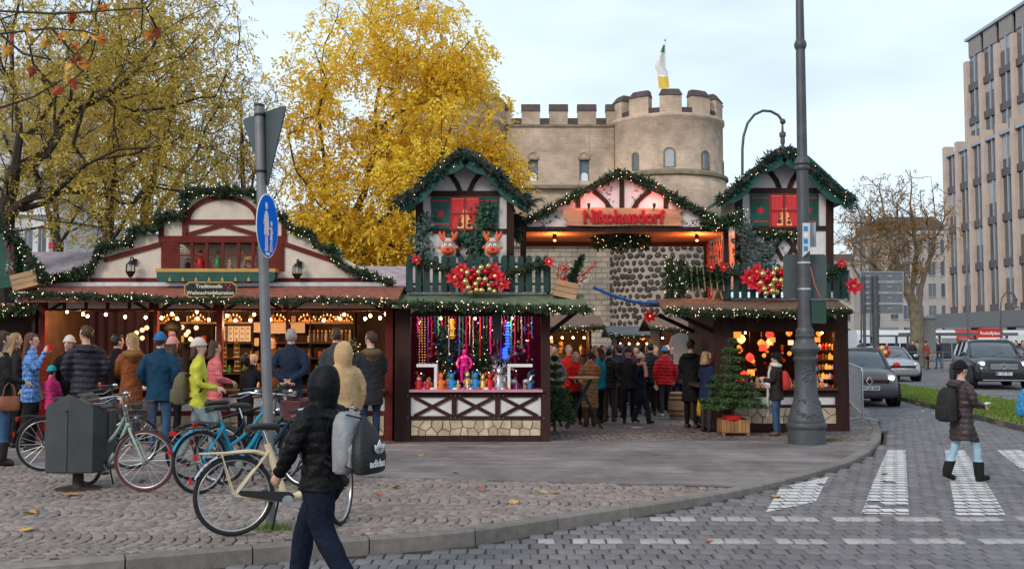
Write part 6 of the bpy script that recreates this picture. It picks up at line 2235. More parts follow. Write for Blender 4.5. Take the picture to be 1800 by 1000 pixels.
def tram_stop():
 Y = 70.0
 p = MB().bx(_x(1490,Y),_x(1960,Y),62,76,-.2,.22).build('tram_platform',mat('platform_concrete',(.24,.225,.21),.85,var=.15),kind='structure')
 grey = mat('steel_grey',(.14,.15,.16),.4,metal=.5)
 # shelter
 t = thing('tram_shelter','dark glazed tram shelter beside the stop sign','shelter',(_x(1680,Y),Y,.22))
 for u in (1594,1650,1712,1768):
  MB().bx(_x(u,Y) - .06,_x(u,Y)+.06,Y,Y+.12,.22,at(u,590,Y).z).build('post',grey,t)
 MB().bx(_x(1586,Y),_x(1776,Y),Y - .9,Y+.9,at(1600,590,Y).z,at(1600,586,Y).z+.05).build('roof',grey,t)
 for a,b in ((1597,1647),(1653,1709),(1715,1765)):
  MB().bx(_x(a,Y),_x(b,Y),Y+.05,Y+.07,.5,at(1600,594,Y).z).build('pane',mat('shelter_glass',(.10,.12,.13),.08,alpha=.45,spec=.8),t)
 t = thing('tram_shelter','flat-roofed dark shelter nearer the road sign','shelter',(_x(1560,Y),Y,.22))
 for u in (1512,1555,1600):
  MB().bx(_x(u,Y) - .06,_x(u,Y)+.06,Y - 2,Y - 1.88,.22,at(u,592,Y).z).build('post',grey,t)
 MB().bx(_x(1504,Y),_x(1604,Y),Y - 3,Y - 1,at(1550,592,Y).z,at(1550,589,Y).z).build('roof',grey,t)
 # name sign
 Ys = 60.0
 t = thing('stop_sign','red and white stop sign reading Rudolfplatz','sign',(_x(1741,Ys),Ys,-.08))
 for u in (1722,1760):
  MB().bx(_x(u,Ys) - .04,_x(u,Ys)+.04,Ys+.05,Ys+.12,-.1,at(u,578,Ys).z).build('post',grey,t)
 mb = MB(); fr(mb,1720,577,1762,593,Ys,.05); mb.build('name_panel',W_RED,t)
 mb = MB(); fr(mb,1720,593.1,1762,612,Ys,.05); mb.build('line_panel',W_WHITE,t)
 a,b = at(1723,588,Ys),at(1759,588,Ys)
 m = text_mb('Rudolfplatz',b.x - a.x,.01,bold=.015); m.xf(Matrix.Translation(((a.x+b.x)/2,Ys - .01,a.z))); m.build('lettering',W_WHITE,t)
 for v in (597,600.5):
  mb = MB(); fr(mb,1723,v,1756,v+1,Ys - .01,.008); mb.build('line_diagram',mat('sign_ink',(.3,.3,.32),.6),t)
 for k,u in enumerate((1731,1737,1743,1750)):
  mb = MB(); fr(mb,u,605,u+4,609,Ys - .01,.008); mb.build('pictogram',MATS['sign_ink'],t)
  # railing
 Yr = 56.0
 t = thing('railing','grey tubular railing along the tram stop','railing',(_x(1650,Yr),Yr,-.06))
 for i in range(12):
  x = _x(1592,Yr)+i*1.0
  MB().tube([(x,Yr,-.06),(x,Yr,1.0)],.03,6).build('post',grey,t)
 for z_ in (1.0,.5):
  MB().tube([(_x(1592,Yr),Yr,z_),(_x(1592,Yr)+11,Yr,z_)],.025,6).build('rail',grey,t)
  # advert pillar
 t = thing('advertising_pillar','grey advertising column at the tram stop','pillar',(_x(1632,66),66,.22))
 MB().lathe([(.42,.22),(.42,.5),(.38,.55),(.38,3.0),(.45,3.05),(.45,3.15),(.1,3.3)],20,(_x(1632,66),66,0)).build('column',mat('pillar_grey',(.22,.21,.20),.6),t,smooth_=True)
 for k,u in enumerate((1530,1700)):
  MB().tube([(_x(u,75),75,0),(_x(u,75),75,8.5)],[.12,.08],8).build('catenary_mast',grey,label=['grey tram mast behind the road sign back','grey tram mast behind the shelter'][k],cat='mast')
tram_stop()

# ------ trees
def grow(base,limbs,tips,r_tip,seed,trunk_r,step=.45,wob=.06,pull=.22):
 """tips joined one by one to the nearest wood; thickness by the pipe rule"""
 rng = np.random.default_rng(seed)
 nodes = [np.array(base,float)]
 par = [-1]
 for limb in limbs:
  prev = 0
  start = np.array(limb[0],float)
  dist = [np.linalg.norm(n - start) for n in nodes]
  prev = int(np.argmin(dist))
  for q in limb[1:]:
   q = np.array(q,float)
   a = nodes[prev]
   k = max(1,int(np.linalg.norm(q - a)/step))
   for i in range(1,k+1):
    nodes.append(a+(q - a)*i/k+rng.normal(0,wob*.6,3)*(i < k))
    par.append(prev); prev = len(nodes) - 1
 root = np.array(base,float)
 depth = [0.0]*len(nodes)
 for i in range(1,len(nodes)):
  depth[i] = depth[par[i]]+np.linalg.norm(nodes[i] - nodes[par[i]])
 first_ok = 1+int(0.0)
 tips = sorted([np.array(t) for t in tips],key=lambda t: np.linalg.norm(t - np.array(limbs[0][1])))
 N = np.array(nodes)
 D = np.array(depth)
 ends = []
 zmin = limbs[0][1][2]
 for t in tips:
  d = np.linalg.norm(N - t,axis=1)+pull*D+np.where(N[:,2] < zmin - .01,100,0)+np.where(N[:,2] > t[2]+.4,.8,0)
  i = int(np.argmin(d))
  a = N[i]
  L = np.linalg.norm(t - a)
  k = max(1,int(L/step))
  prev = i
  new,nd_ = [],[]
  bend = rng.normal(0,.10*L,3)
  bend[2] += .10*L
  for j in range(1,k+1):
   f = j/k
   p = a+(t - a)*f+bend*math.sin(math.pi*f)*.8+rng.normal(0,wob,3)*(j < k)
   new.append(p); par.append(prev)
   nd_.append(D[prev] if prev < len(D) else nd_[-1])
   nd_[-1] = (D[i]+L*f)
   prev = len(N)+len(new) - 1
  N = np.vstack([N,np.array(new)])
  D = np.concatenate([D,nd_])
  ends.append(prev)
 n = len(N)
 rad = np.zeros(n)
 child = [[] for _ in range(n)]
 for i in range(1,n):
  child[par[i]].append(i)
 for i in range(n - 1,-1,-1):
  if not child[i]:
   rad[i] = r_tip
  else:
   rad[i] = sum(rad[c]**2.35 for c in child[i])**(1/2.35)
 rad *= np.minimum(1.0,1.0)
 sc = trunk_r/rad[0]
 rad = np.maximum(rad*(sc if sc < 1.6 else 1.6),r_tip) if sc < 1 else rad*(1+(sc - 1)*(rad/rad[0])**.7)
 return N,par,rad,child,ends
def wood_mesh(name,N,par,rad,child,m_):
 mb = MB()
 seen = set()
 stack = [(0,None)]
 while stack:
  i,pr = stack.pop()
  chain = [] if pr is None else [pr]
  cur = i
  while True:
   chain.append(cur)
   if not child[cur]:
    break
   cs = sorted(child[cur],key=lambda c: -rad[c])
   for c in cs[1:]:
    stack.append((c,cur))
   cur = cs[0]
  r = [rad[j] for j in chain]
  if pr is not None:
   r[0] = rad[chain[1]]
  sides = 10 if max(r) > .1 else (6 if max(r) > .035 else (4 if max(r) > .014 else 3))
  if len(chain) > 1:
   mb.tube([N[j] for j in chain],r,sides,caps=False)
 return mb
def leaf_cloud(pts,n,spread,size,seed,droop=.5,flat=.55,per=9):
 """feathery sprays: leaflets set in pairs along a drooping stalk"""
 rng = np.random.default_rng(seed)
 pts = np.array(pts)
 ns = n // per
 wgt = rng.random(len(pts))**2.0+.04
 idx = rng.choice(len(pts),ns,p=wgt/wgt.sum())
 off = rng.normal(0,1,(ns,3))*spread*(.4+.8*rng.random(len(pts)))[idx][:,None]
 off[:,2] *= flat
 off[:,2] -= np.hypot(off[:,0],off[:,1])*.25
 base = pts[idx]+off
 ax = off/(np.linalg.norm(off,axis=1)[:,None]+1e-6)+rng.normal(0,.5,(ns,3))
 ax[:,2] -= droop
 ax /= np.linalg.norm(ax,axis=1)[:,None]
 sd = np.cross(ax,rng.normal(0,.45,(ns,3))+np.array([0,0,1.0]))
 sd /= np.linalg.norm(sd,axis=1)[:,None]+1e-9
 L = size*(.55+.9*rng.random(ns))
 out = []
 for k in range(per):
  f = (k // 2+.6)/(per/2)
  s_ = 1 if k % 2 else -1
  if k == per - 1: s_ = 0
  c = base+ax*(L*2.6*f)[:,None] - np.array([0,0,1.0])*(L*.9*f*f)[:,None]
  d = ax*.55+sd*s_*.9+rng.normal(0,.28,(ns,3))
  d[:,2] -= .25
  d /= np.linalg.norm(d,axis=1)[:,None]
  w = np.cross(d,np.array([0,0,1.0])+rng.normal(0,.5,(ns,3)))
  w /= np.linalg.norm(w,axis=1)[:,None]+1e-9
  l = (L*(1.15 - .35*f))[:,None]
  out.append(np.stack([c,c+d*l*.45 - w*l*.24,c+d*l,c+d*l*.45+w*l*.24],1))
 V = np.stack(out,1).reshape(-1,3)
 return V,np.arange(len(V)).reshape(-1,4),rng
def leaf_mat(name,c1,c2,tone=.7):
 if name in MATS: return MATS[name]
 m = bpy.data.materials.new(name)
 m.use_nodes = True
 nt = m.node_tree
 for n_ in list(nt.nodes): nt.nodes.remove(n_)
 out = nd(nt,'ShaderNodeOutputMaterial')
 df = nd(nt,'ShaderNodeBsdfDiffuse')
 tr = nd(nt,'ShaderNodeBsdfTranslucent')
 mx = nd(nt,'ShaderNodeMixShader'); mx.inputs[0].default_value = .42
 at_ = nd(nt,'ShaderNodeAttribute'); at_.attribute_name = 'tone'
 rp = nd(nt,'ShaderNodeValToRGB')
 rp.color_ramp.elements[0].color = (*c1,1); rp.color_ramp.elements[1].color = (*c2,1)
 nt.links.new(at_.outputs['Fac'],rp.inputs['Fac'])
 nt.links.new(rp.outputs['Color'],df.inputs['Color']); nt.links.new(rp.outputs['Color'],tr.inputs['Color'])
 nt.links.new(df.outputs[0],mx.inputs[1]); nt.links.new(tr.outputs[0],mx.inputs[2])
 nt.links.new(mx.outputs[0],out.inputs['Surface'])
 MATS[name] = m
 return m
M_BARK = mat('dark_bark',(.050,.038,.030),.9,var=.35,scale=5,bump=.6,bscale=14,stretch=(1,1,.35))
M_BARK2 = mat('plane_bark',(.16,.13,.085),.9,var=.45,scale=2.5,bump=.3,bscale=9)
L_YEL = leaf_mat('golden_leaf',(.84,.50,.04),(1.0,.83,.13))
L_OLV = leaf_mat('olive_leaf',(.36,.265,.05),(.84,.62,.14))
L_BRN = leaf_mat('russet_leaf',(.26,.11,.03),(.48,.28,.10))
def clumpy(center,radii,n,seed,zcut=None,power=.45,keep=None):
 rng = np.random.default_rng(seed)
 P = []
 while len(P) < n:
  d = rng.normal(0,1,3); d /= np.linalg.norm(d)
  r = rng.random()**power
  p = np.array(center)+d*r*np.array(radii)
  if zcut is not None and p[2] < zcut: continue
  if keep and not keep(p): continue
  P.append(p)
 return P
def tree(name,label,base,limbs,tips,seed,trunk_r,leaf,n_leaf,spread,size,bark=None,r_tip=.007,group=None,step=.45,twigs=0,back=1.0,pull=.22,droop=.5):
 t = thing(name,label,'tree',base,group=group)
 N,par,rad,child,ends = grow(base,limbs,tips,r_tip,seed,trunk_r,step=step,pull=pull)
 mb = wood_mesh('trunk',N,par,rad,child,bark or M_BARK)
 rng = np.random.default_rng(seed+9)
 tipP = N[ends]
 extra = []
 if twigs:
  dirs = rng.normal(0,1,(len(ends),twigs,3)); dirs[:,:,2] += .25
  for i,e in enumerate(ends):
   a = N[e]; b = N[par[e]]
   for q in range(twigs):
    o = a if q % 2 == 0 else (a+b)/2
    dv = dirs[i,q]/np.linalg.norm(dirs[i,q])*spread*rng.uniform(.6,1.5)
    mb.tube([o,o+dv*.5+rng.normal(0,.03,3),o+dv],[r_tip,r_tip*.7,r_tip*.4],3,caps=False)
    extra.append(o+dv)
 mb.build('trunk',bark or M_BARK,t,smooth_=False)
 if n_leaf:
  pts = np.vstack([tipP,np.array(extra)]) if extra else tipP
  inner = [i for i in range(len(N)) if rad[i] < r_tip*2.2]
  pts = np.vstack([pts,N[inner][::2]]) if inner else pts
  V,F,rg = leaf_cloud(pts,n_leaf,spread,size,seed+4,droop=droop)
  me = np_mesh('crown',V - np.array(base),F,leaf)
  # patches of yellower and greener foliage through the crown
  Cc = V.reshape(-1,4,3).mean(1)
  ph = rg.random(3)*6
  patch = .5+.28*np.sin(Cc[:,0]*1.1+ph[0])*np.cos(Cc[:,2]*.9+ph[1])+.2*np.sin(Cc[:,1]*1.3+Cc[:,2]+ph[2])
  rs = np.repeat(rg.random(len(F) // 9),9)
  set_tone(me,np.clip(patch*.5+rs*.42+rg.random(len(F))*.2 - .06,0,1))
  link_mesh('crown',me,t)
 return t
def P3(u,v,Y): return tuple(at(u,v,Y))
def trees():
# the golden tree behind the stalls
 Y = 25.0
 b = P3(600,600,Y); b = (b[0],b[1],0)
 fork = P3(605,470,Y)
 limbs = [[b,P3(602,540,Y),fork,P3(612,400,Y),P3(640,340,Y - .2),P3(660,260,Y - .3),P3(668,150,Y - .2),P3(670,60,Y)],
  [fork,P3(590,400,Y+.5),P3(575,320,Y+.6),P3(560,200,Y+.5),P3(570,80,Y+.4)],
  [fork,P3(640,420,Y - .8),P3(690,370,Y - 1.2),P3(760,300,Y - 1.4),P3(800,200,Y - 1.2)],
  [fork,P3(650,440,Y - .4),P3(720,415,Y+.2),P3(800,400,Y+.5),P3(850,330,Y+.5)],
  [P3(612,400,Y),P3(560,360,Y - 1),P3(520,300,Y - 1.4),P3(500,200,Y - 1.2)]]
 c = at(690,215,Y)
 def keep(p):
 # open bay of branches in the middle of the crown and the crown's own outline
  w = (p[0] - c.x)
  top = c.z+4.1 - .115*abs(w)**2.0
  hole = ((p[0] - at(640,160,Y).x)/.62)**2+((p[2] - at(640,150,Y).z)/.8)**2
  return p[2] < top and p[2] > c.z - 4.0+.05*abs(w) and hole > 1
 tips = clumpy((c.x - .05,Y,c.z - .2),(2.75,2.5,4.1),470,3,keep=keep,power=.38)
 tips += clumpy(P3(845,290,Y),(.85,1.0,.9),50,31)
 tips += clumpy(P3(880,300,Y),(.45,.8,.5),16,35)
 tips += clumpy(P3(790,130,Y),(.6,.8,.9),30,36)
 tips += clumpy(P3(560,420,Y),(1.5,1.2,1.0),60,32)
 tips += clumpy(P3(690,420,Y),(1.2,1.2,.8),40,33)
 tree('golden_tree','bright golden autumn tree between the stepped gable and the stone towers',b,limbs,tips,5,.19,L_YEL,96000,.27,.11,twigs=2)
 # the big spreading tree at the picture edge
 Y = 22.0
 b = P3(0,600,Y); b = (b[0],b[1],0)
 f1 = P3(5,400,Y)
 limbs = [[b,P3(2,500,Y),f1,P3(25,300,Y),P3(35,240,Y),P3(20,140,Y),P3(30,20,Y),P3(60,-80,Y)],
  [f1,P3(40,355,Y - .3),P3(100,335,Y - .6),P3(150,290,Y - .8),P3(210,262,Y - 1),P3(290,255,Y - 1.2),P3(330,235,Y - 1.2)],
  [f1,P3(60,345,Y - .2),P3(150,325,Y - .6),P3(190,300,Y - .8),P3(260,300,Y - .8)],
  [P3(25,300,Y),P3(80,270,Y+.6),P3(140,190,Y+.8),P3(220,150,Y+1),P3(280,60,Y+1)],
  [f1,P3(-60,330,Y),P3(-140,220,Y),P3(-180,100,Y)]]
 c = at(150,130,Y)
 tips = clumpy((c.x,Y,c.z),(4.0,3.0,3.4),430,6,zcut=at(0,400,Y).z,power=.5)
 tips += clumpy(P3(110,330,Y),(1.7,1.2,.6),40,61)
 tree('spreading_tree','broad dark-limbed tree with thinning olive leaves at the picture edge',b,limbs,tips,8,.24,L_OLV,23000,.29,.09,twigs=5,r_tip=.006)
 # trees behind it
 spec = [(188,300,27.0,(205,190),2.7,4.2,330,25000,'slim-trunked olive-yellow tree behind the stepped gable, nearer the picture edge',12,3),
  (240,300,30.0,(300,190),2.9,4.4,330,24000,'tall olive-yellow tree rising above the stepped gable top',13,4),
  (430,300,37.0,(425,270),2.0,3.6,300,7000,'thin half-bare tree behind the traffic sign post',14,5),
  (100,300,34.0,(80,230),4.5,5.5,300,20000,'olive tree furthest back at the picture edge',16,3)]
 for u,v,Y,(cu,cv),rx,rz,nt_,nl,lb,sd,tw in spec:
  b = P3(u,600,Y); b = (b[0],b[1],0)
  c = at(cu,cv,Y)
  f = P3(u+3,430,Y)
  limbs = [[b,f,P3(u+(cu - u)*.4,330,Y),P3(cu,cv,Y),(c.x,Y,c.z+rz*.7)],
   [f,P3(u - 30,340,Y+.4),P3(u - 60,240,Y+.8)],[f,P3(u+50,350,Y - .4),P3(u+110,260,Y - .6)]]
  tips = clumpy((c.x,Y,c.z),(rx,rx*.8,rz),nt_,sd,zcut=at(0,425,Y).z,power=.5)
  tree('olive_tree',lb,b,limbs,tips,sd,.17,L_OLV if sd != 14 else L_BRN,int(nl*.8),.34,.11,twigs=tw,r_tip=.007)
  # bare plane tree across the street
 Y = 62.0
 b = P3(1612,610,Y); b = (b[0],b[1],0)
 f = P3(1612,560,Y)
 limbs = [[b,f,P3(1618,510,Y),P3(1640,440,Y),P3(1642,360,Y),P3(1636,310,Y)],
  [f,P3(1590,500,Y),P3(1570,440,Y - .5),P3(1555,380,Y - .5),P3(1545,330,Y)],
  [f,P3(1600,520,Y+.6),P3(1612,440,Y+1),P3(1600,360,Y+1),P3(1600,300,Y+1)],
  [P3(1590,500,Y),P3(1540,470,Y),P3(1500,430,Y)]]
 c = at(1575,400,Y)
 tips = clumpy((c.x,Y,c.z),(3.9,2.6,3.8),420,21,zcut=at(0,520,Y).z,power=.55)
 tree('plane_tree','nearly bare plane tree with russet leaves beside the office block',b,limbs,tips,22,.42,L_BRN,5200,.34,.16,bark=M_BARK2,r_tip=.012,twigs=4,step=.7)
 Y = 95.0
 b = P3(1540,606,Y); b = (b[0],b[1],0)
 c = at(1530,430,Y)
 limbs = [[b,P3(1540,540,Y),P3(1535,460,Y),P3(1530,360,Y)],[P3(1540,540,Y),P3(1500,470,Y)],[P3(1540,540,Y),P3(1570,450,Y)]]
 tree('plane_tree','smaller hazy bare tree further down the street',b,limbs,clumpy((c.x,Y,c.z),(4.4,3,5.2),260,24,zcut=at(0,540,Y).z),25,.3,L_BRN,3800,.5,.2,bark=M_BARK2,r_tip=.016,twigs=4,step=.9)
trees()
# a branch of a nearer plane tree reaching in, with its big red-brown leaves
def near_branch():
 Y = 9.5
 t = thing('maple_branch','thin near branch with large orange maple leaves in the upper corner','branch',tuple(at(-60,40,Y)))
 mb = MB()
 for pts in ([(-80,100),(0,60),(90,50),(150,55),(190,70)],[(-80,60),(0,20),(100,25),(250,15)],[(0,60),(40,95),(90,105)],[(90,50),(130,95)],[(-60,210),(0,190),(60,170),(110,140)]):
  mb.tube([at(u,v,Y) for u,v in pts],[.014 - .002*i for i in range(len(pts))],5)
 mb.build('twig',M_BARK,t)
 rn = random.Random(6)
 spots = [(18,92),(10,78),(22,80),(84,68),(105,60),(112,55),(148,58),(165,58),(178,60),(130,75),(140,98),(150,106),(128,104),(117,115),(108,153),(126,138),(118,130),(237,18),(276,50),(262,57),(272,53),(60,118),(58,63),(126,22),(5,60),(20,60),(45,50),(180,8)]
 meshes = []
 lob = [(0,0),(.25,.1),(.5,0),(.42,.22),(.62,.42),(.36,.46),(.22,.8),(.0,1.0),(-.22,.8),(-.36,.46),(-.62,.42),(-.42,.22),(-.5,0),(-.25,.1)]
 cols = [mat('maple_leaf_a',(.50,.14,.02),.7,var=.3),mat('maple_leaf_b',(.36,.06,.02),.7,var=.3),mat('maple_leaf_c',(.62,.32,.04),.7,var=.3)]
 for k in range(6):
  mbx = MB()
  c = (0,0,.45)
  V = [(x*.09,.015*math.sin(x*5+k),z*.11) for x,z in lob]+[(0,-.012,.04)]
  F = [(i,(i+1) % 14,14) for i in range(14)]
  mbx.add(V,F)
  meshes.append(mbx.mesh('leaf',cols[k % 3]))
 for u,v in spots:
  p = at(u,v,Y+rn.uniform(-.3,.3))
  o = link_mesh('leaf',rn.choice(meshes),t,p - Vector(t.location))
  o.rotation_euler = (rn.uniform(-.6,.6),rn.uniform(2.3,4.0),rn.uniform(-.8,.8))
  s = rn.uniform(.7,1.15)
  o.scale = (s,s,s)
near_branch()
# fallen leaves
def fallen():
 rn = random.Random(9)
 lob = [(0,0),(.25,.1),(.5,0),(.42,.22),(.62,.42),(.36,.46),(.22,.8),(.0,1.0),(-.22,.8),(-.36,.46),(-.62,.42),(-.42,.22),(-.5,0),(-.25,.1)]
 cols = [mat('dry_leaf_a',(.50,.24,.06),.8,var=.3),mat('dry_leaf_b',(.42,.12,.05),.8,var=.3),mat('dry_leaf_c',(.55,.33,.10),.8,var=.3)]
 ms = []
 for k in range(6):
  V = [(x*.10,z*.12,.012+.02*abs(x)+.012*math.sin(3*z+k)) for x,z in lob]+[(0,.04,.006)]
  ms.append(MB().add(V,[(i,(i+1) % 14,14) for i in range(14)]).mesh('fallen_leaf',cols[k % 3]))
 named = [(136,872,1.5),(35,935,1.2),(45,903,1.1),(255,845,1.2),(905,886,1.1),(840,862,.9),(960,867,.9),(795,832,.9),(700,858,1),(380,868,1.0),(740,800,.9),(1360,876,1),(978,772,.9),(1560,835,.8),(300,790,.9),(660,870,.8),(975,868,.8),(420,990,.7),(1240,952,.7),(1150,800,.6),(1080,752,.6)]
 for u,v,s in named:
  on_road = v > 880 and u > 1000 or u > 1300
  p = groad(u,v) if (on_road) else gpave(u,v)
  o = link_mesh('fallen_leaf',rn.choice(ms),None,(p.x,p.y,p.z+.004))
  o.rotation_euler = (rn.uniform(-.1,.1),rn.uniform(-.1,.1),rn.uniform(0,6.3))
  o.scale = (s,s,s)
  tag(o,'dry orange leaf lying flat on the paving','leaf','fallen leaves on the paving')
 for k in range(40):
  u,v = rn.uniform(1590,1800),rn.uniform(695,742)
  p = gp(u,v,.06)
  o = link_mesh('fallen_leaf',rn.choice(ms),None,p)
  o.rotation_euler = (rn.uniform(-.3,.3),rn.uniform(-.3,.3),rn.uniform(0,6.3))
  tag(o,'dry leaf lying on the grassy median','leaf','fallen leaves on the median grass')
fallen()
number_row('fallen leaves on the median grass','# dry leaf from the left on the grassy median')
number_row('fallen leaves on the paving','# dry orange leaf from the left lying on the paving')

# ------ people
def cloth(name,c,rough=.8,bump=.55):
 return mat('cloth_'+name,c,rough,var=.16,scale=7,bump=bump,bscale=11,spec=.12)
SKIN = mat('skin',(.58,.34,.25),.55,var=.08,scale=20)
SKIN2 = mat('skin_dark',(.22,.11,.07),.55,var=.08,scale=20)
DARKEYE = mat('eye_dark',(.02,.015,.015),.3)
LIPS = mat('lips',(.40,.14,.12),.5)
H_BROWN = mat('hair_brown',(.055,.028,.016),.6,var=.4,scale=40,stretch=(1,1,.15),bump=.5,bscale=60)
H_BLOND = mat('hair_blond',(.32,.20,.09),.6,var=.4,scale=40,stretch=(1,1,.15),bump=.5,bscale=60)
H_GREY = mat('hair_grey',(.30,.28,.27),.6,var=.3,scale=40,stretch=(1,1,.15),bump=.5,bscale=60)
H_BLACK = mat('hair_black',(.014,.012,.012),.5,var=.4,scale=40,bump=.5,bscale=60)
JEANS = cloth('jeans',(.045,.09,.17)); DJEANS = cloth('dark_jeans',(.022,.035,.062)); LJEANS = cloth('light_jeans',(.30,.45,.55)); GJEANS = cloth('grey_jeans',(.20,.25,.27))
BLACKC = cloth('black',(.012,.012,.014)); CHAR = cloth('charcoal',(.035,.034,.038)); NAVY = cloth('navy',(.014,.022,.045))
SHOE = mat('shoe_dark',(.025,.02,.018),.5,var=.2); SHOEB = mat('shoe_brown',(.10,.05,.025),.5,var=.2); SHOEW = mat('shoe_white',(.6,.6,.6),.5)
ARMS = {'down': ((.235,-.03,1.14),(.245,.05,.90)),'pocket': ((.26,-.07,1.15),(.20,.09,.97)),'front': ((.225,.02,1.14),(.10,.25,1.08)),
 'hold': ((.225,.02,1.14),(.13,.24,1.20)),'phone': ((.215,.03,1.15),(.09,.30,1.10)),'behind': ((.255,-.12,1.15),(.04,-.19,.99)),
 'drink': ((.235,.10,1.20),(.07,.20,1.46)),'swing': ((.235,.08,1.15),(.22,.26,.95)),'swingb': ((.24,-.14,1.16),(.235,-.20,.93)),
 'carry': ((.235,-.01,1.13),(.24,.07,.88)),'reach': ((.23,.13,1.18),(.16,.36,1.06))}
PEOPLE = []
def seg_tube(mb,pts,r,n=12,step=.045):
# densely ringed limb, so that clothing edges fall where they should
 pts = [Vector(p) for p in pts]
 P,Rr = [],[]
 for i in range(len(pts) - 1):
  k = max(1,int((pts[i+1] - pts[i]).length/step))
  for j in range(k):
   P.append(pts[i].lerp(pts[i+1],j/k)); Rr.append(r[i]+(r[i+1] - r[i])*j/k)
 P.append(pts[-1]); Rr.append(r[-1])
 for _ in range(2):
  Q = [P[0]]+[(P[i - 1]+P[i]*2+P[i+1])/4 for i in range(1,len(P) - 1)]+[P[-1]]
  P = Q
 mb.tube(P,Rr,n)
def person(label,u,vhead,Y,rz,top,pants=DJEANS,shoes=SHOE,hair=('short',H_BROWN),hat=None,hem=.80,arms=('down','down'),stride=0.0,lean=0.0,
 hood=None,puff=0.0,bulk=1.0,skin=SKIN,turn=0.0,scarf=None,collar=None,vox=.017,ground=None,h=None,legs=1.0,boots=0.0,flare=0.0,cat='person',hoodmat=None,x=None):
 p = at(u,vhead,Y)
 gz = pave_z2(p.x,Y) if ground is None else ground
 H = h or max(.9,min(1.98,p.z - gz))
 d = dict(label=label,pos=(p.x if x is None else x,Y,gz),rz=R(rz),H=H,top=top,pants=pants,shoes=shoes,hair=hair,hat=hat,hem=hem,arms=arms,stride=stride,lean=lean,
  hood=hood,puff=puff,bulk=bulk,skin=skin,turn=R(turn),scarf=scarf,collar=collar,vox=vox,legs=legs,boots=boots,flare=flare,hoodmat=hoodmat)
 PEOPLE.append(d)
 return d
def hand_geo(mb,w,dirv,palmn,s=1.0,mi=0,curl=.6):
# palm and five fingers from wrist w along dirv, palm facing palmn
 d = Vector(dirv).normalized()
 n = Vector(palmn); n = (n - d*n.dot(d)).normalized()
 sd = d.cross(n)
 w = Vector(w)
 def pt(a,b,c): return w+d*(a*s)+sd*(b*s)+n*(c*s)
 mb.loft([[pt(a,b*wd,c*th) for b,c in ((-1,-.6),(0,-1),(1,-.6),(1,.6),(0,1),(-1,.6))] for a,wd,th in ((-.02,.026,.018),(.03,.036,.016),(.08,.040,.014),(.095,.036,.012))],mi)
 for k,(b,L) in enumerate(((-.030,.072),(-.010,.082),(.010,.078),(.029,.062))):
  c1,c2 = curl*.5,curl
  p0 = pt(.085,b,0)
  p1 = p0+(d*math.cos(c1)+n*math.sin(c1))*(L*.45*s)
  p2 = p1+(d*math.cos(c2*1.5)+n*math.sin(c2*1.5))*(L*.32*s)
  p3 = p2+(d*math.cos(c2*2.1)+n*math.sin(c2*2.1))*(L*.25*s)
  mb.tube([p0,p1,p2,p3],[.0095*s,.009*s,.008*s,.006*s],6,mi)
 t0 = pt(.02,-.03,.004)
 t1 = t0+(d*.6 - sd*.75+n*.35).normalized()*(.038*s)
 t2 = t1+(d*.85 - sd*.2+n*.45).normalized()*(.034*s)
 mb.tube([t0,t1,t2],[.012*s,.0105*s,.008*s],6,mi)
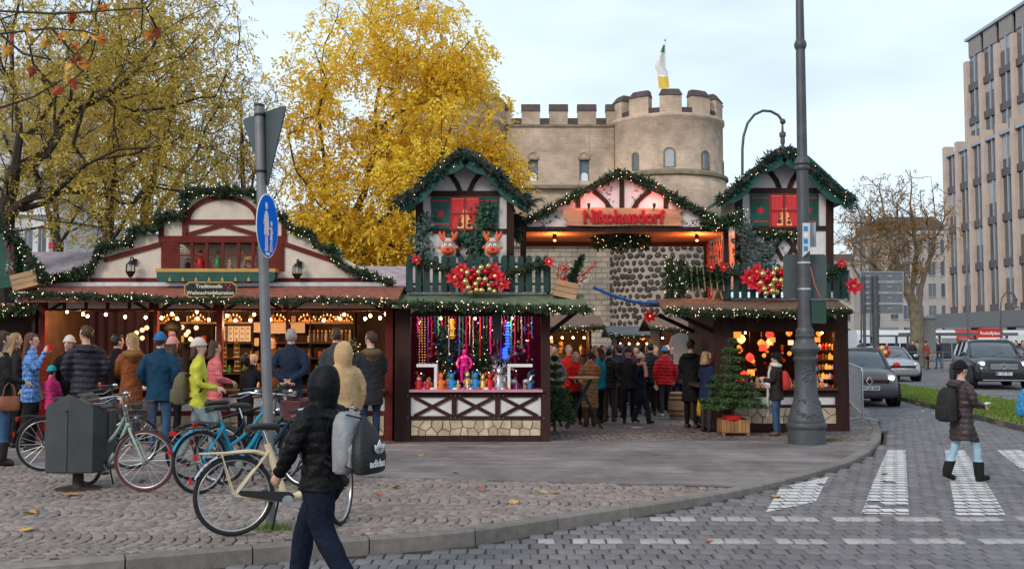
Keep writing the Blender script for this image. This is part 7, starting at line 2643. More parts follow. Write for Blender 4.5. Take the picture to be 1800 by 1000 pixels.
def build_people():
 tmp = []
 for D in PEOPLE:
  k = D['H']/1.75
  if D['hat']: k = D['H']/1.785
  if D['hood'] == 'up': k = D['H']/1.80
  D['k'] = k
  parts = [] # (material index, MB)
  MI = dict(skin=0,top=1,pants=2,shoes=3,extra=4)
  b,hem,lean = D['bulk'],D['hem'],D['lean']
  def L(x,y,z):
   return Vector((x,y+lean*max(0,z - .92),z))
   # torso and coat
  rings = []
  prof = [(hem,.165*b+.02+D['flare'],.125*b+.02+D['flare'])]
  if hem < .84: prof.append(((hem+.90)/2,.170*b+D['flare']*.5+.008,.128*b+D['flare']*.5+.008))
  prof += [(.92,.166*b,.124*b),(1.05,.155*b,.116*b),(1.18,.168*b,.124*b),(1.30,.182*b,.124*b),(1.38,.185*b,.112*b),(1.43,.160*b,.092*b),(1.475,.095,.075),(1.51,.065,.062)]
  zs = [q[0] for q in prof]
  for z in np.arange(hem,1.511,.04):
   rx,ry = np.interp(z,zs,[q[1] for q in prof]),np.interp(z,zs,[q[2] for q in prof])
   rings.append([L(rx*math.cos(a),ry*math.sin(a),z) for a in np.linspace(0,2*math.pi,20,endpoint=False)])
  parts.append((1,MB().loft(rings)))
  # pelvis
  parts.append((2,MB().ell((0,0,.90),(.155,.115,.12),14,10)))
  st = D['stride']
  lg = D['legs']
  for s in (-1,1):
   f = st*s
   an = Vector((s*.095,f,.095+(.05 if f < -.1 else 0)))
   hip = Vector((s*.088,0,.90))
   kn = (hip+an)/2+Vector((s*.01,.025+abs(f)*.22,.02))
   seg_tube_mb = MB()
   seg_tube(seg_tube_mb,[hip,(hip+kn)/2,kn,kn.lerp(an,.35),an],[.092*lg,.086*lg,.066*lg,.064*lg,.052*lg])
   parts.append((2,seg_tube_mb))
   pit = -.5 if f < -.1 else (.22 if f > .15 else 0)
   toe = Vector((s*.11,an.y+.155*math.cos(pit),max(.03,an.z - .065+.155*math.sin(pit))))
   heel = Vector((s*.095,an.y - .055*math.cos(pit),max(.038,an.z - .055 - .05*math.sin(pit))))
   mb = MB(); seg_tube(mb,[heel,heel.lerp(toe,.5)+Vector((0,0,.008)),toe],[.042,.046,.036]); parts.append((3,mb))
   if D['boots']:
    mb = MB(); seg_tube(mb,[an+Vector((0,-.005,-.05)),an,an.lerp(kn,D['boots'])],[.05,.070,.078]); parts.append((3,mb))
    # arms
  hands = []
  for s,a in zip((-1,1),D['arms']):
   e,w = ARMS[a]
   e,w = Vector((s*e[0]*(1+(b - 1)*.6),e[1],e[2])),Vector((s*w[0],w[1],w[2]))
   sh = L(s*.165*(1+(b - 1)*.7),0,1.395)
   e,w = L(*e),L(*w)
   mb = MB(); seg_tube(mb,[L(s*.10,0,1.40),sh,sh.lerp(e,.5),e,e.lerp(w,.6),w],[.062*b,.072*b,.064*b,.056*b,.050*b,.044*b])
   parts.append((1,mb))
   if a not in ('pocket',):
    dv = (w - e).normalized()
    pn = Vector((-s,.15,0)) if dv.z < -.5 else Vector((-s*.6,0,-.8 if a != 'drink' else 0))
    hands.append((w+dv*.008,dv,pn))
    # head
  Rt = Matrix.Rotation(D['turn'],3,'Z')
  hc = L(0,0,1.60)
  def Hd(x,y,z): return hc+Rt @ Vector((x,y,z - 1.60))
  mb = MB(); seg_tube(mb,[L(0,-.005,1.44),Hd(0,.005,1.57)],[.056,.052]); parts.append((0,mb))
  mb = MB(); mb.ell(Hd(0,.005,1.645),(.073,.092,.104),16,12,Rt); parts.append((0,mb))
  mb = MB(); mb.ell(Hd(0,.032,1.585),(.054,.060,.062),14,10,Rt); parts.append((0,mb))
  mb = MB(); seg_tube(mb,[Hd(0,.092,1.645),Hd(0,.112,1.61)],[.010,.015],8); parts.append((0,mb))
  for s in (-1,1):
   mb = MB(); mb.ell(Hd(s*.076,0,1.625),(.012,.022,.030),8,6,Rt); parts.append((0,mb))
  if D['hood'] == 'up':
   prof_h = [(1.38,.170,.105,-.005),(1.43,.140,.104,-.008),(1.485,.108,.104,-.016),(1.55,.118,.128,-.026),(1.62,.122,.136,-.026),(1.69,.110,.126,-.03),(1.74,.088,.104,-.038),(1.775,.058,.072,-.048),(1.79,.02,.03,-.052)]
   zh = [q[0] for q in prof_h]
   rg_ = []
   for z in list(np.arange(1.38,1.79,.03))+[1.79]:
    rx,ry,oy = (float(np.interp(z,zh,[q[i] for q in prof_h])) for i in (1,2,3))
    rg_.append([(Hd if z > 1.5 else L)(rx*math.cos(a),oy+ry*math.sin(a),z) for a in np.linspace(0,2*math.pi,20,endpoint=False)])
   parts.append((1,MB().loft(rg_)))
  if D['hood'] in ('down','fur'):
   mb = MB()
   pts = [L(.115*math.cos(a),-.05+.105*math.sin(a),1.455+(-.03 if math.sin(a) < -.3 else .0)) for a in np.linspace(-.3,math.pi+.3,13)+math.pi]
   seg_tube(mb,pts,[.035+.03*math.sin(math.pi*i/12) for i in range(13)],10)
   mb.ell(L(0,-.13,1.40),(.10,.05,.085),12,8)
   parts.append((4 if D['hood'] == 'fur' else 1,mb))
  if D['collar'] or D['hood'] is None:
   mb = MB(); seg_tube(mb,[L(0,-.004,1.44),L(0,0,1.525)],[.092,.075]); parts.append((1,mb))
   # union
  J = MB()
  samp,sid = [],[]
  cut = D['boots']*.42+.10 if D['boots'] else 0
  for mi,m_ in parts:
   J.add(m_.v,m_.f,mi)
   keep = [q for q in m_.v if not (mi == 2 and (q[2] > hem+.012 or q[2] < cut - .075))]
   samp += keep; sid += [mi]*len(keep)
  me = J.mesh('tmp',[SKIN])
  o = bpy.data.objects.new('tmp',me)
  COL.objects.link(o)
  r = o.modifiers.new('r','REMESH'); r.mode = 'VOXEL'; r.voxel_size = D['vox']/k; r.adaptivity = 0
  s_ = o.modifiers.new('s','SMOOTH'); s_.factor = .5; s_.iterations = 3
  D['hands'],D['Hd'],D['Rt'],D['L'] = hands,Hd,Rt,L
  tmp.append((o,samp,sid))
 dg = bpy.context.evaluated_depsgraph_get()
 dg.update()
 for D,(o,samp,sid) in zip(PEOPLE,tmp):
  ev = o.evaluated_get(dg)
  me = bpy.data.meshes.new_from_object(ev)
  n = len(me.vertices)
  co = np.empty(n*3); me.vertices.foreach_get('co',co); co = co.reshape(-1,3)
  no = np.empty(n*3); me.vertices.foreach_get('normal',no); no = no.reshape(-1,3)
  kd = kdtree.KDTree(len(samp))
  for i,q in enumerate(samp): kd.insert(q,i)
  kd.balance()
  vid = np.array([sid[kd.find(c)[1]] for c in co])
  # clean cuffs: boots end at one height, the coat at its hem
  if D['boots']:
   bt = D['boots']*.41+.095
   lowm = ((vid == 2) | (vid == 3)) & (co[:,2] < .6)
   vid[lowm & (co[:,2] < bt)] = 3
   vid[lowm & (co[:,2] >= bt)] = 2
  hemz = D['hem']
  core = (np.abs(co[:,0]) < .24*D['bulk'])
  vid[core & (vid == 1) & (co[:,2] < hemz - .012)] = 2
  vid[core & (vid == 2) & (co[:,2] >= hemz - .012)] = 1
  if D['puff']:
   sel = (vid == 1) & (co[:,2] < 1.5)
   ph = np.abs(np.sin(co[:,2]*math.pi/.085+.3*np.sin(co[:,0]*9)))
   co[sel] += no[sel]*((ph[sel]**.5 - .75)*D['puff']*.9)[:,None]
   # soft folds in the cloth
  sel = (vid == 1) | (vid == 2)
  rg = np.random.default_rng(int(abs(D['pos'][0]*977))+1)
  fold = np.zeros(n)
  for f_,am in ((14,.5),(26,.4),(44,.28)):
   for _ in range(3):
    k1,k2 = rg.normal(0,1,3),rg.normal(0,1,3)
    k1[2] *= 1.5
    fold += am*(1 - 2*np.abs(np.sin(co @ k1*f_*.5+1.7*np.sin(co @ k2*f_*.35)+rg.random()*6)))
  co[sel] += no[sel]*(fold[sel]*np.where(vid[sel] == 1,np.where(co[sel][:,2] > 1.46,.002,.0062),.0034))[:,None]
  faces = [tuple(p.vertices) for p in me.polygons]
  fm = [int(np.bincount(vid[list(f)]).argmax()) for f in faces]
  bpy.data.meshes.remove(me)
  k = D['k']
  mb = MB()
  mb.v = [tuple(c) for c in co]; mb.f = faces; mb.m = fm
  for (w,dv,pn) in D['hands']:
   hand_geo(mb,w,dv,pn,1.0,0)
  Hd,Rt = D['Hd'],D['Rt']
  if D['hood'] != 'up' or True:
   for s in (-1,1):
    mb.ell(Hd(s*.030,.088,1.648),(.012,.007,.007),6,5,Rt,5)
   mb.ell(Hd(0,.094,1.578),(.022,.007,.007),6,5,Rt,6)
  mats_ = [D['skin'],D['top'],D['pants'],D['shoes'],D['hoodmat'] or D['top'],DARKEYE,LIPS]
  root = thing('person',D['label'],'person',D['pos'],D['rz'])
  root.scale = (k,k,k)
  me = mb.mesh('body',mats_)
  me.polygons.foreach_set('use_smooth',[True]*len(me.polygons))
  link_mesh('body',me,root)
  L = D['L']
  # hair
  style,hm = D['hair']
  if style != 'none' and D['hood'] != 'up':
   hb = MB()
   hb.ell((0,0,0),(.082,.103,.112),20,16)
   out = []
   for (x,y,z) in hb.v:
    f = 1.0
    if y > .035 and z < .045 and abs(x) < .09: f = .78
    elif z < -.045 and y > -.03: f = .8
    elif z < -.085: f = .85
    out.append(Hd(x*f,y*f - .004,z*f+1.655))
   hb.v = [tuple(p) for p in out]
   if style in ('long','bob'):
    zb = 1.32 if style == 'long' else 1.47
    rings = []
    for z,rx,y0,ry in ((1.70,.078,-.02,.080),(1.62,.092,-.03,.075),(1.52,.100,-.045,.065),((1.52+zb)/2,.098,-.075,.052),(zb,.075,-.085,.035)):
     rings.append([Hd(rx*math.cos(a),y0+ry*math.sin(a)*(1 if math.sin(a) < 0 else .55),z) for a in np.linspace(0,2*math.pi,16,endpoint=False)])
    hb.loft(rings)
   if style == 'bun': hb.ell(Hd(0,-.11,1.70),.042,10,8)
   if style == 'afro': hb.ell(Hd(0,-.02,1.70),(.14,.14,.13),14,10)
   if style == 'pony':
    seg_tube(hb,[Hd(0,-.10,1.68),Hd(0,-.15,1.60),Hd(0,-.13,1.45)],[.035,.04,.015])
   rh = random.Random(int(D['pos'][0]*313))
   ph = [rh.random()*6 for _ in range(4)]
   hb.v = [(x+.006*math.sin(z*60+ph[0]+y*40),y+.007*math.sin(x*70+ph[1]+z*25),z+.006*math.sin(x*55+y*45+ph[2])) for x,y,z in hb.v]
   hb.build('hair',hm,root,smooth_=True,world=False)
  if D['hat']:
   hs,hmat = D['hat']
   hb = MB()
   hb.ell((0,0,0),(.089,.109,.122),20,16)
   hb.v = [tuple(Hd(x*(1 if z > -.005 else .8),y*(1 if z > -.005 else .8) - .006,(z if z > -.02 else -.02)+1.662 - .10*max(0,y)*0)) for x,y,z in hb.v]
   seg_tube(hb,[Hd(.086*math.cos(a),-.006+.105*math.sin(a),1.668+.012*math.sin(a)) for a in np.linspace(0,2*math.pi,21)],[.018]*21,8)
   if hs == 'pom': hb.ell(Hd(0,-.01,1.815),.045,10,8)
   if hs == 'cap': hb.loft([[Hd(-.07,.08,1.675),Hd(.07,.08,1.675),Hd(.07,.08,1.69),Hd(-.07,.08,1.69)],[Hd(-.045,.17,1.665),Hd(.045,.17,1.665),Hd(.045,.17,1.674),Hd(-.045,.17,1.674)]])
   hb.build('hat',hmat,root,smooth_=True,world=False)
  if D['scarf']:
   sb = MB()
   seg_tube(sb,[L(.098*math.cos(a),.008+.092*math.sin(a),1.50+.015*math.sin(a)) for a in np.linspace(0,2*math.pi,21)],[.042]*21,9)
   seg_tube(sb,[L(.05,.10,1.49),L(.06,.15,1.38),L(.055,.155,1.18)],[.045,.048,.05],8)
   sb.build('scarf',D['scarf'],root,smooth_=True,world=False)
  bpy.data.objects.remove(o)
  D['root'] = root
  # ---- who stands where
C_ = cloth
def crowd():
 P = person
 B = YF # stall front
 # at the long stall
 P('woman in a black jacket and jeans with a brown shoulder bag at the picture edge',6,583,13.9,-55,C_('black_jacket',(.02,.02,.022)),JEANS,SHOE,('long',H_BROWN),arms=('down','front'),boots=.55,hood='fur',hoodmat=C_('fur_tan',(.35,.24,.14)))
 P('woman with curly fair hair and glasses behind the red-bag woman',27,586,16.2,-50,C_('dark_coat_a',(.025,.02,.02)),BLACKC,SHOE,('long',H_BLOND),hem=.6)
 P('long-haired woman in a blue patterned puffer drinking from a red mug',56,586,15.8,-75,mat('cloth_blue_pattern',(.012,.05,.20),.6,var=.9,scale=26,col2=(.10,.22,.48)),BLACKC,SHOE,('long',mat('hair_auburn',(.10,.035,.02),.6,var=.4,scale=40,stretch=(1,1,.15))),hem=.74,puff=.02,arms=('carry','drink'),legs=1.25)
 P('small child in a pink jacket and turquoise hat',92,632,16.4,-20,C_('hot_pink',(.65,.05,.20)),JEANS,SHOEB,('short',H_BROWN),('beanie',C_('turquoise',(.02,.38,.42))),arms=('front','front'),puff=.015,h=1.32)
 P('person in a white beanie and black coat at the dark end of the counter',122,588,16.6,30,BLACKC,BLACKC,SHOE,('bob',H_BROWN),('beanie',C_('cream_knit',(.62,.56,.48))),turn=150,hem=.6)
 P('tall man in a dark quilted puffer jacket, hands in pockets',152,573,15.9,25,C_('dark_puffer',(.035,.032,.042),.45),DJEANS,SHOE,('short',H_BROWN),puff=.030,bulk=1.16,arms=('pocket','pocket'),hood='down',turn=50)
 P('dark-haired person in black between the puffer man and the rust coat',207,588,16.6,-40,BLACKC,CHAR,SHOE,('short',H_BLACK),hem=.7)
 P('fair-haired woman in a rust-coloured parka',232,586,16.2,35,C_('rust',(.25,.075,.025)),DJEANS,SHOEB,('bob',H_BLOND),hem=.62,hood='fur',hoodmat=C_('rust_knit',(.22,.10,.035)),arms=('front','front'),turn=40)
 P('man in a blue beanie and petrol-blue coat, seen from behind',282,582,15.6,5,C_('petrol',(.012,.045,.085)),JEANS,SHOE,('short',H_BROWN),('beanie',C_('blue_knit',(.03,.13,.28))),bulk=1.12,hem=.74,arms=('pocket','pocket'))
 P('person in a dusty pink beanie beyond the blue-beanie man',304,590,16.4,-20,CHAR,BLACKC,SHOE,('bob',H_BROWN),('pom',C_('dusty_pink',(.55,.26,.24))))
 P('woman in a lime-yellow jacket and cream hat striding past',350,592,13.7,-80,C_('lime',(.52,.50,.06)),GJEANS,SHOE,('bob',H_BROWN),('beanie',C_('oat_knit',(.55,.46,.40))),stride=.24,arms=('front','front'),hem=.84,turn=-10)
 P('woman in a salmon pink quilted jacket behind the lime jacket',378,600,16.1,-60,C_('salmon',(.60,.15,.16)),GJEANS,SHOE,('bob',H_BROWN),puff=.02,arms=('front','front'))
 P('person in black bending over the counter goods',432,622,16.4,-15,BLACKC,BLACKC,SHOE,('short',H_BLACK),lean=.45,hem=.6,arms=('reach','reach'))
 P('grey-haired man in a navy coat with his hands behind his back',512,579,16.4,0,C_('navy_coat',(.016,.024,.045)),JEANS,SHOEB,('short',H_GREY),bulk=1.12,hem=.66,arms=('behind','behind'))
 P('dark-haired shopper between the navy coat and the beige hood',592,577,16.6,10,C_('ash_jacket',(.05,.05,.055)),DJEANS,SHOE,('short',H_BROWN),bulk=1.05)
 P('person in a beige hooded jacket behind the black-hooded man',604,597,12.2,38,C_('beige',(.50,.33,.17)),CHAR,SHOE,('none',None),hood='up',hem=.66,bulk=1.25,lean=.04,arms=('pocket','down'))
 P('man in a dark parka with brown hood, jeans, at the stall corner',652,583,16.4,22,C_('parka_dark',(.025,.025,.03)),DJEANS,SHOE,('short',H_BROWN),hood='fur',hoodmat=C_('hood_brown',(.12,.075,.04)),bulk=1.12,hem=.62,arms=('front','front'),turn=35)
 P('stallholder with bushy dark hair behind the long counter',303,570,B+1.5,175,BLACKC,BLACKC,SHOE,('afro',H_BLACK),skin=SKIN2,ground=0.05)
 P('stallholder bent over behind the counter beside the sign pole',480,590,B+1.4,160,C_('brown_jumper',(.10,.05,.03)),BLACKC,SHOE,('short',H_BROWN),ground=0.05)
 # in the alley
 P('woman in a long camel quilted coat and brown boots at the standing table',1037,617,21.2,18,C_('camel',(.30,.175,.085),.5),SHOEB,SHOEB,('bun',H_BROWN),hem=.42,puff=.026,bulk=1.15,arms=('hold','hold'),boots=.75)
 P('grey-haired man in a red jacket facing the camel coat across the table',1012,619,22.4,195,C_('red_jacket',(.50,.02,.02)),BLACKC,SHOE,('bob',H_GREY),arms=('front','front'))
 P('man with glasses in a bright red anorak beyond the standing table',1000,607,23.6,200,C_('red_anorak',(.58,.025,.02)),DJEANS,SHOE,('short',H_GREY),arms=('front','front'))
 P('child in a grey-teal jacket beside the middle stall corner',977,618,21.6,185,C_('grey_teal',(.12,.22,.24)),CHAR,SHOE,('short',H_BLOND),arms=('front','front'),hood='down')
 P('person in a bright teal jacket behind the camel coat',1054,611,22.8,60,C_('teal',(.01,.24,.30)),BLACKC,SHOE,('bob',H_BROWN))
 P('man in a black puffer beside the camel coat, looking away',1071,612,23.6,-25,C_('black_puffer',(.02,.02,.023),.45),C_('brown_trousers',(.07,.04,.025)),SHOE,('short',H_BLACK),puff=.02,bulk=1.15,arms=('pocket','pocket'))
 P('man in a dark jacket and grey beanie walking out of the alley',1104,609,23.0,175,C_('dark_jacket',(.028,.028,.034)),BLACKC,SHOE,('short',H_GREY),('beanie',CHAR),bulk=1.1,stride=.17,arms=('pocket','pocket'))
 P('woman in a navy coat, white hat and pink scarf striding along the alley',1127,620,22.8,-120,C_('navy_long',(.012,.016,.035)),NAVY,SHOE,('bob',H_BROWN),('beanie',C_('white_knit',(.60,.52,.48))),hem=.55,stride=.24,scarf=C_('pink_scarf',(.62,.30,.28)),arms=('swing','pocket'),boots=.6)
 P('tall person in a dark green puffer seen from behind in the alley',1143,603,25.8,5,C_('bottle_puffer',(.02,.026,.024),.5),BLACKC,SHOE,('short',H_BLACK),puff=.02,bulk=1.15)
 P('person in a red quilted jacket and light blue hat seen from behind',1169,607,25.4,0,C_('red_puffer',(.50,.02,.025),.45),C_('worn_black',(.04,.04,.045)),SHOEW,('short',H_BROWN),('beanie',C_('sky_knit',(.10,.28,.55))),puff=.03,bulk=1.2,stride=.06)
 rows = [(985,603,26.5,175,(.07,.06,.07),H_GREY,'grey-haired person in plum beyond the red anorak'),(968,604,25.0,190,(.28,.22,.2),H_BROWN,'bearded man in a pale scarf near the orange-lit hut'),(1024,606,25.6,160,(.05,.04,.04),H_BROWN,'brown-haired man behind the standing table'),
  (1047,607,27.5,170,(.10,.03,.03),H_BLOND,'fair-haired person in maroon in the alley crowd'),(1068,603,29.0,10,(.06,.05,.05),H_GREY,'bald grey man seen from behind in the alley crowd'),(1084,607,26.8,185,(.04,.04,.06),H_BROWN,'man in slate blue in the alley crowd'),
  (1092,603,28.5,0,(.015,.05,.12),H_GREY,'person in a blue jacket with purple hat in the alley crowd'),(1112,604,29.5,15,(.03,.03,.03),H_BROWN,'dark coat furthest back in the alley crowd'),(1126,606,28.0,-10,(.02,.03,.05),H_BLACK,'person in dark navy behind the pink scarf woman'),
  (1155,605,29.0,185,(.35,.20,.04),H_BROWN,'person in mustard yellow at the end of the alley'),(1182,606,27.5,170,(.05,.06,.10),H_BROWN,'person in denim blue beside the hanging white shirt'),(1100,606,31.0,180,(.09,.05,.04),H_BROWN,'person in brown before the hut under the tower'),
  (1058,608,25.0,190,(.04,.05,.05),H_BROWN,'person in dark green between the teal and black jackets'),(1012,606,27.2,0,(.16,.14,.13),H_GREY,'person in grey wool behind the red jackets'),(1088,608,25.0,20,(.03,.03,.045),H_BLACK,'black-haired person behind the beanie man'),
  (1118,608,26.2,170,(.12,.03,.05),H_BROWN,'person in burgundy behind the pink scarf'),(1152,608,26.8,200,(.05,.07,.05),H_BLOND,'fair person in moss green beside the red quilted jacket'),(1194,607,26.4,10,(.02,.02,.025),H_BROWN,'dark figure behind the barrel'),
  (975,606,24.0,160,(.06,.08,.14),H_BROWN,'person in blue at the fir by the stall corner'),(1078,605,30.4,170,(.2,.1,.06),H_BROWN,'person in tan far behind the black puffer'),(1165,606,30.5,0,(.03,.03,.03),H_GREY,'grey-haired person beyond the red quilted jacket'),(1204,605,29.5,180,(.10,.10,.11),H_BROWN,'person in grey beyond the hanging shirt'),
  (1036,605,29.8,20,(.03,.03,.035),H_BLACK,'dark figure before the orange-lit hut'),(1140,605,31.2,0,(.05,.045,.04),H_GREY,'grey-haired walker far down the alley')]
 for k,(u,v,Y,rz,c,hm,lb) in enumerate(rows):
  P(lb,u,v,Y,rz,C_('crowd%d' % k,c),[BLACKC,DJEANS,CHAR,JEANS][k % 4],SHOE,(['short','bob'][k % 2],hm),('beanie',C_('plum_knit',(.16,.10,.22))) if k == 6 else None,vox=.022,hem=[.8,.6,.74][k % 3],bulk=1.05+.1*(k % 2),arms=[('front','front'),('pocket','pocket'),('down','down')][k % 3],stride=.1*(k % 2))
  # by the street stall
 P('tall man in a long black coat with a yellow bag beside the street stall',1214,597,20.6,-35,C_('black_coat',(.012,.012,.013)),BLACKC,SHOEB,('short',H_BROWN),hem=.52,bulk=1.12,arms=('front','carry'),hood='down')
 P('fair-haired woman in a navy coat leaning at the side of the street stall',1240,618,19.2,-55,C_('navy_short',(.014,.024,.055)),CHAR,SHOE,('bob',H_BLOND),hem=.66,arms=('front','front'),lean=.12,scarf=C_('wine_scarf',(.20,.05,.07)))
 P('man in a dark jacket, black cap and long white scarf by the planter tree',1364,618,18.2,62,C_('brown_black',(.030,.022,.020)),JEANS,SHOEB,('short',H_BLACK),('cap',BLACKC),hem=.76,bulk=1.12,arms=('hold','hold'),scarf=C_('white_scarf',(.62,.56,.52)))
 # foreground and crossing
 P('man in a black hooded puffer and dark jeans walking past the bicycles',572,637,7.35,62,mat('cloth_black_puffer_near',(.006,.006,.007),.55,var=.2,scale=9,bump=.35,bscale=16,spec=.15),mat('cloth_near_jeans',(.010,.015,.028),.9,spec=.1,var=.25,scale=16,bump=.5,bscale=24),SHOE,('none',None),hood='up',hem=.84,puff=.010,bulk=1.30,legs=1.42,vox=.010,ground=road_z(7.3),stride=.33,arms=('swing','down'),lean=.06)
 q = groad(1690,846)
 P('woman in a dark brown quilted parka and light jeans using a phone on the crossing',1688,632,q.y,-78,mat('cloth_aubergine',(.045,.030,.033),.45,var=.2,scale=8,bump=.3,bscale=14),LJEANS,mat('ugg_boot',(.012,.011,.012),.9,var=.2),('short',H_BLACK),('beanie',C_('black_knit',(.012,.012,.013))),hem=.60,puff=.012,bulk=1.18,vox=.012,ground=road_z(q.y),stride=.20,arms=('phone','phone'),boots=.5,legs=.95,hood='down')
 P('person in a black coat carrying a bright blue rucksack at the picture edge',1832,640,12.4,-75,BLACKC,BLACKC,SHOE,('bob',H_BROWN),hem=.5,ground=road_z(12.4),stride=.2,arms=('swing','swingb'))
 # at the tram stop
 for k,(u,v,Y,rz,c,lb) in enumerate(((1604,606,57,175,(.03,.03,.035),'dark-coated person waiting beside the silver car'),(1612,606,58,20,(.25,.22,.2),'person in pale grey waiting behind the silver car'),(1628,605,57,-60,(.22,.06,.04),'person in brick red walking at the tram railing'),
  (1650,607,58,90,(.02,.02,.025),'person in black at the tram shelter'),(1772,607,52,60,(.02,.02,.03),'person in a dark jacket by the end of the stop sign'),(1786,606,51,120,(.05,.22,.22),'person in a teal jacket beyond the dark car'),(1798,605,52,180,(.20,.17,.15),'person in beige at the street edge of the picture'),(1512,606,62,0,(.04,.05,.08),'person far behind the parked grey car'))):
  P(lb,u,v,Y,rz,C_('stop%d' % k,c),[BLACKC,JEANS][k % 2],SHOE,('short',H_BROWN),vox=.03,stride=.12*(k % 2),ground=.0,h=1.65)
crowd()
build_people()

# ------ bags and packs
def who(s):
 for D in PEOPLE:
  if s in D['label']: return D
 raise KeyError(s)
def on(D,x,y,z):
 return wmat(D['root']) @ Vector((x,y,z))
M_CANVAS = lambda n,c,r=.75: mat('bag_'+n,c,r,var=.18,scale=9,bump=.4,bscale=30)
def backpack(D,label,m_,m2=None,w=.30,h=.46,d=.17,zc=1.14,y0=-.135,strap=BLACKC):
 r = D['root']
 t = thing('backpack',label,'backpack',on(D,0,y0 - d/2,zc - h/2),D['rz'])
 k = D['k']
 t.scale = (k,k,k)
 def ring(z,sx,sy,oy=0):
  pts = []
  for a in np.linspace(0,2*math.pi,24,endpoint=False):
   c,s = math.cos(a),math.sin(a)
   e = 2.0/3.4
   pts.append((math.copysign(abs(c)**e,c)*w/2*sx,math.copysign(abs(s)**e,s)*d/2*sy+oy,z))
  return pts
 MB().loft([ring(0,.82,.72),ring(.02,.95,.92),ring(h*.3,1,1.08,-.01),ring(h*.6,.98,1.0),ring(h*.82,.90,.82,.01),ring(h*.95,.70,.55,.02),ring(h,.45,.35,.025)]).build('pack_body',m_,t,smooth_=True,world=False)
 MB().loft([[(x*.78,y*.5 - d*.42,z) for x,y,z in ring(zz,1*q,1*q)] for zz,q in ((h*.06,.85),(h*.1,1),(h*.42,1),(h*.48,.8))]).build('front_pocket',m2 or m_,t,smooth_=True,world=False)
 for s in (-1,1):
  mb = MB(); seg_tube(mb,[(s*.09,d*.35,h*.9),(s*.105,d*.5+.12+.02,h*.92+.02),(s*.12,d*.5+.24,h*.72),(s*.14,d*.5+.15,h*.3),(s*.12,d*.4,h*.12)],[.016]*5,6)
  mb.build('strap',strap,t,smooth_=True,world=False)
 MB().tube([(-.03,d*.2,h*.96),(-.02,d*.2,h*1.05),(.02,d*.2,h*1.05),(.03,d*.2,h*.96)],.008,6).build('grab_loop',strap,t,world=False)
 return t
def tote(p,w,h,d,label,m_,handle=.22,rz=0.0,cat='bag',name='tote_bag'):
# open-topped bag hanging from point p
 t = thing(name,label,cat,(p[0],p[1],p[2] - handle - h),rz)
 def ring(z,sx,sy): return [(math.copysign(abs(math.cos(a))**.6,math.cos(a))*w/2*sx,math.copysign(abs(math.sin(a))**.6,math.sin(a))*d/2*sy,z) for a in np.linspace(0,2*math.pi,20,endpoint=False)]
 MB().loft([ring(0,.86,.7),ring(.02,.96,.95),ring(h*.4,1.0,1.0),ring(h*.8,.92,.7),ring(h,.86,.4)]).build('bag_body',m_,t,smooth_=True,world=False)
 for s in (-1,1):
  MB().tube([(-w*.28,s*d*.15,h*.97),(-w*.2,s*d*.1,h+handle*.6),(0,0,h+handle),(w*.2,s*d*.1,h+handle*.6),(w*.28,s*d*.15,h*.97)],.009,6).build('handle',m_,t,smooth_=True,world=False)
 return t
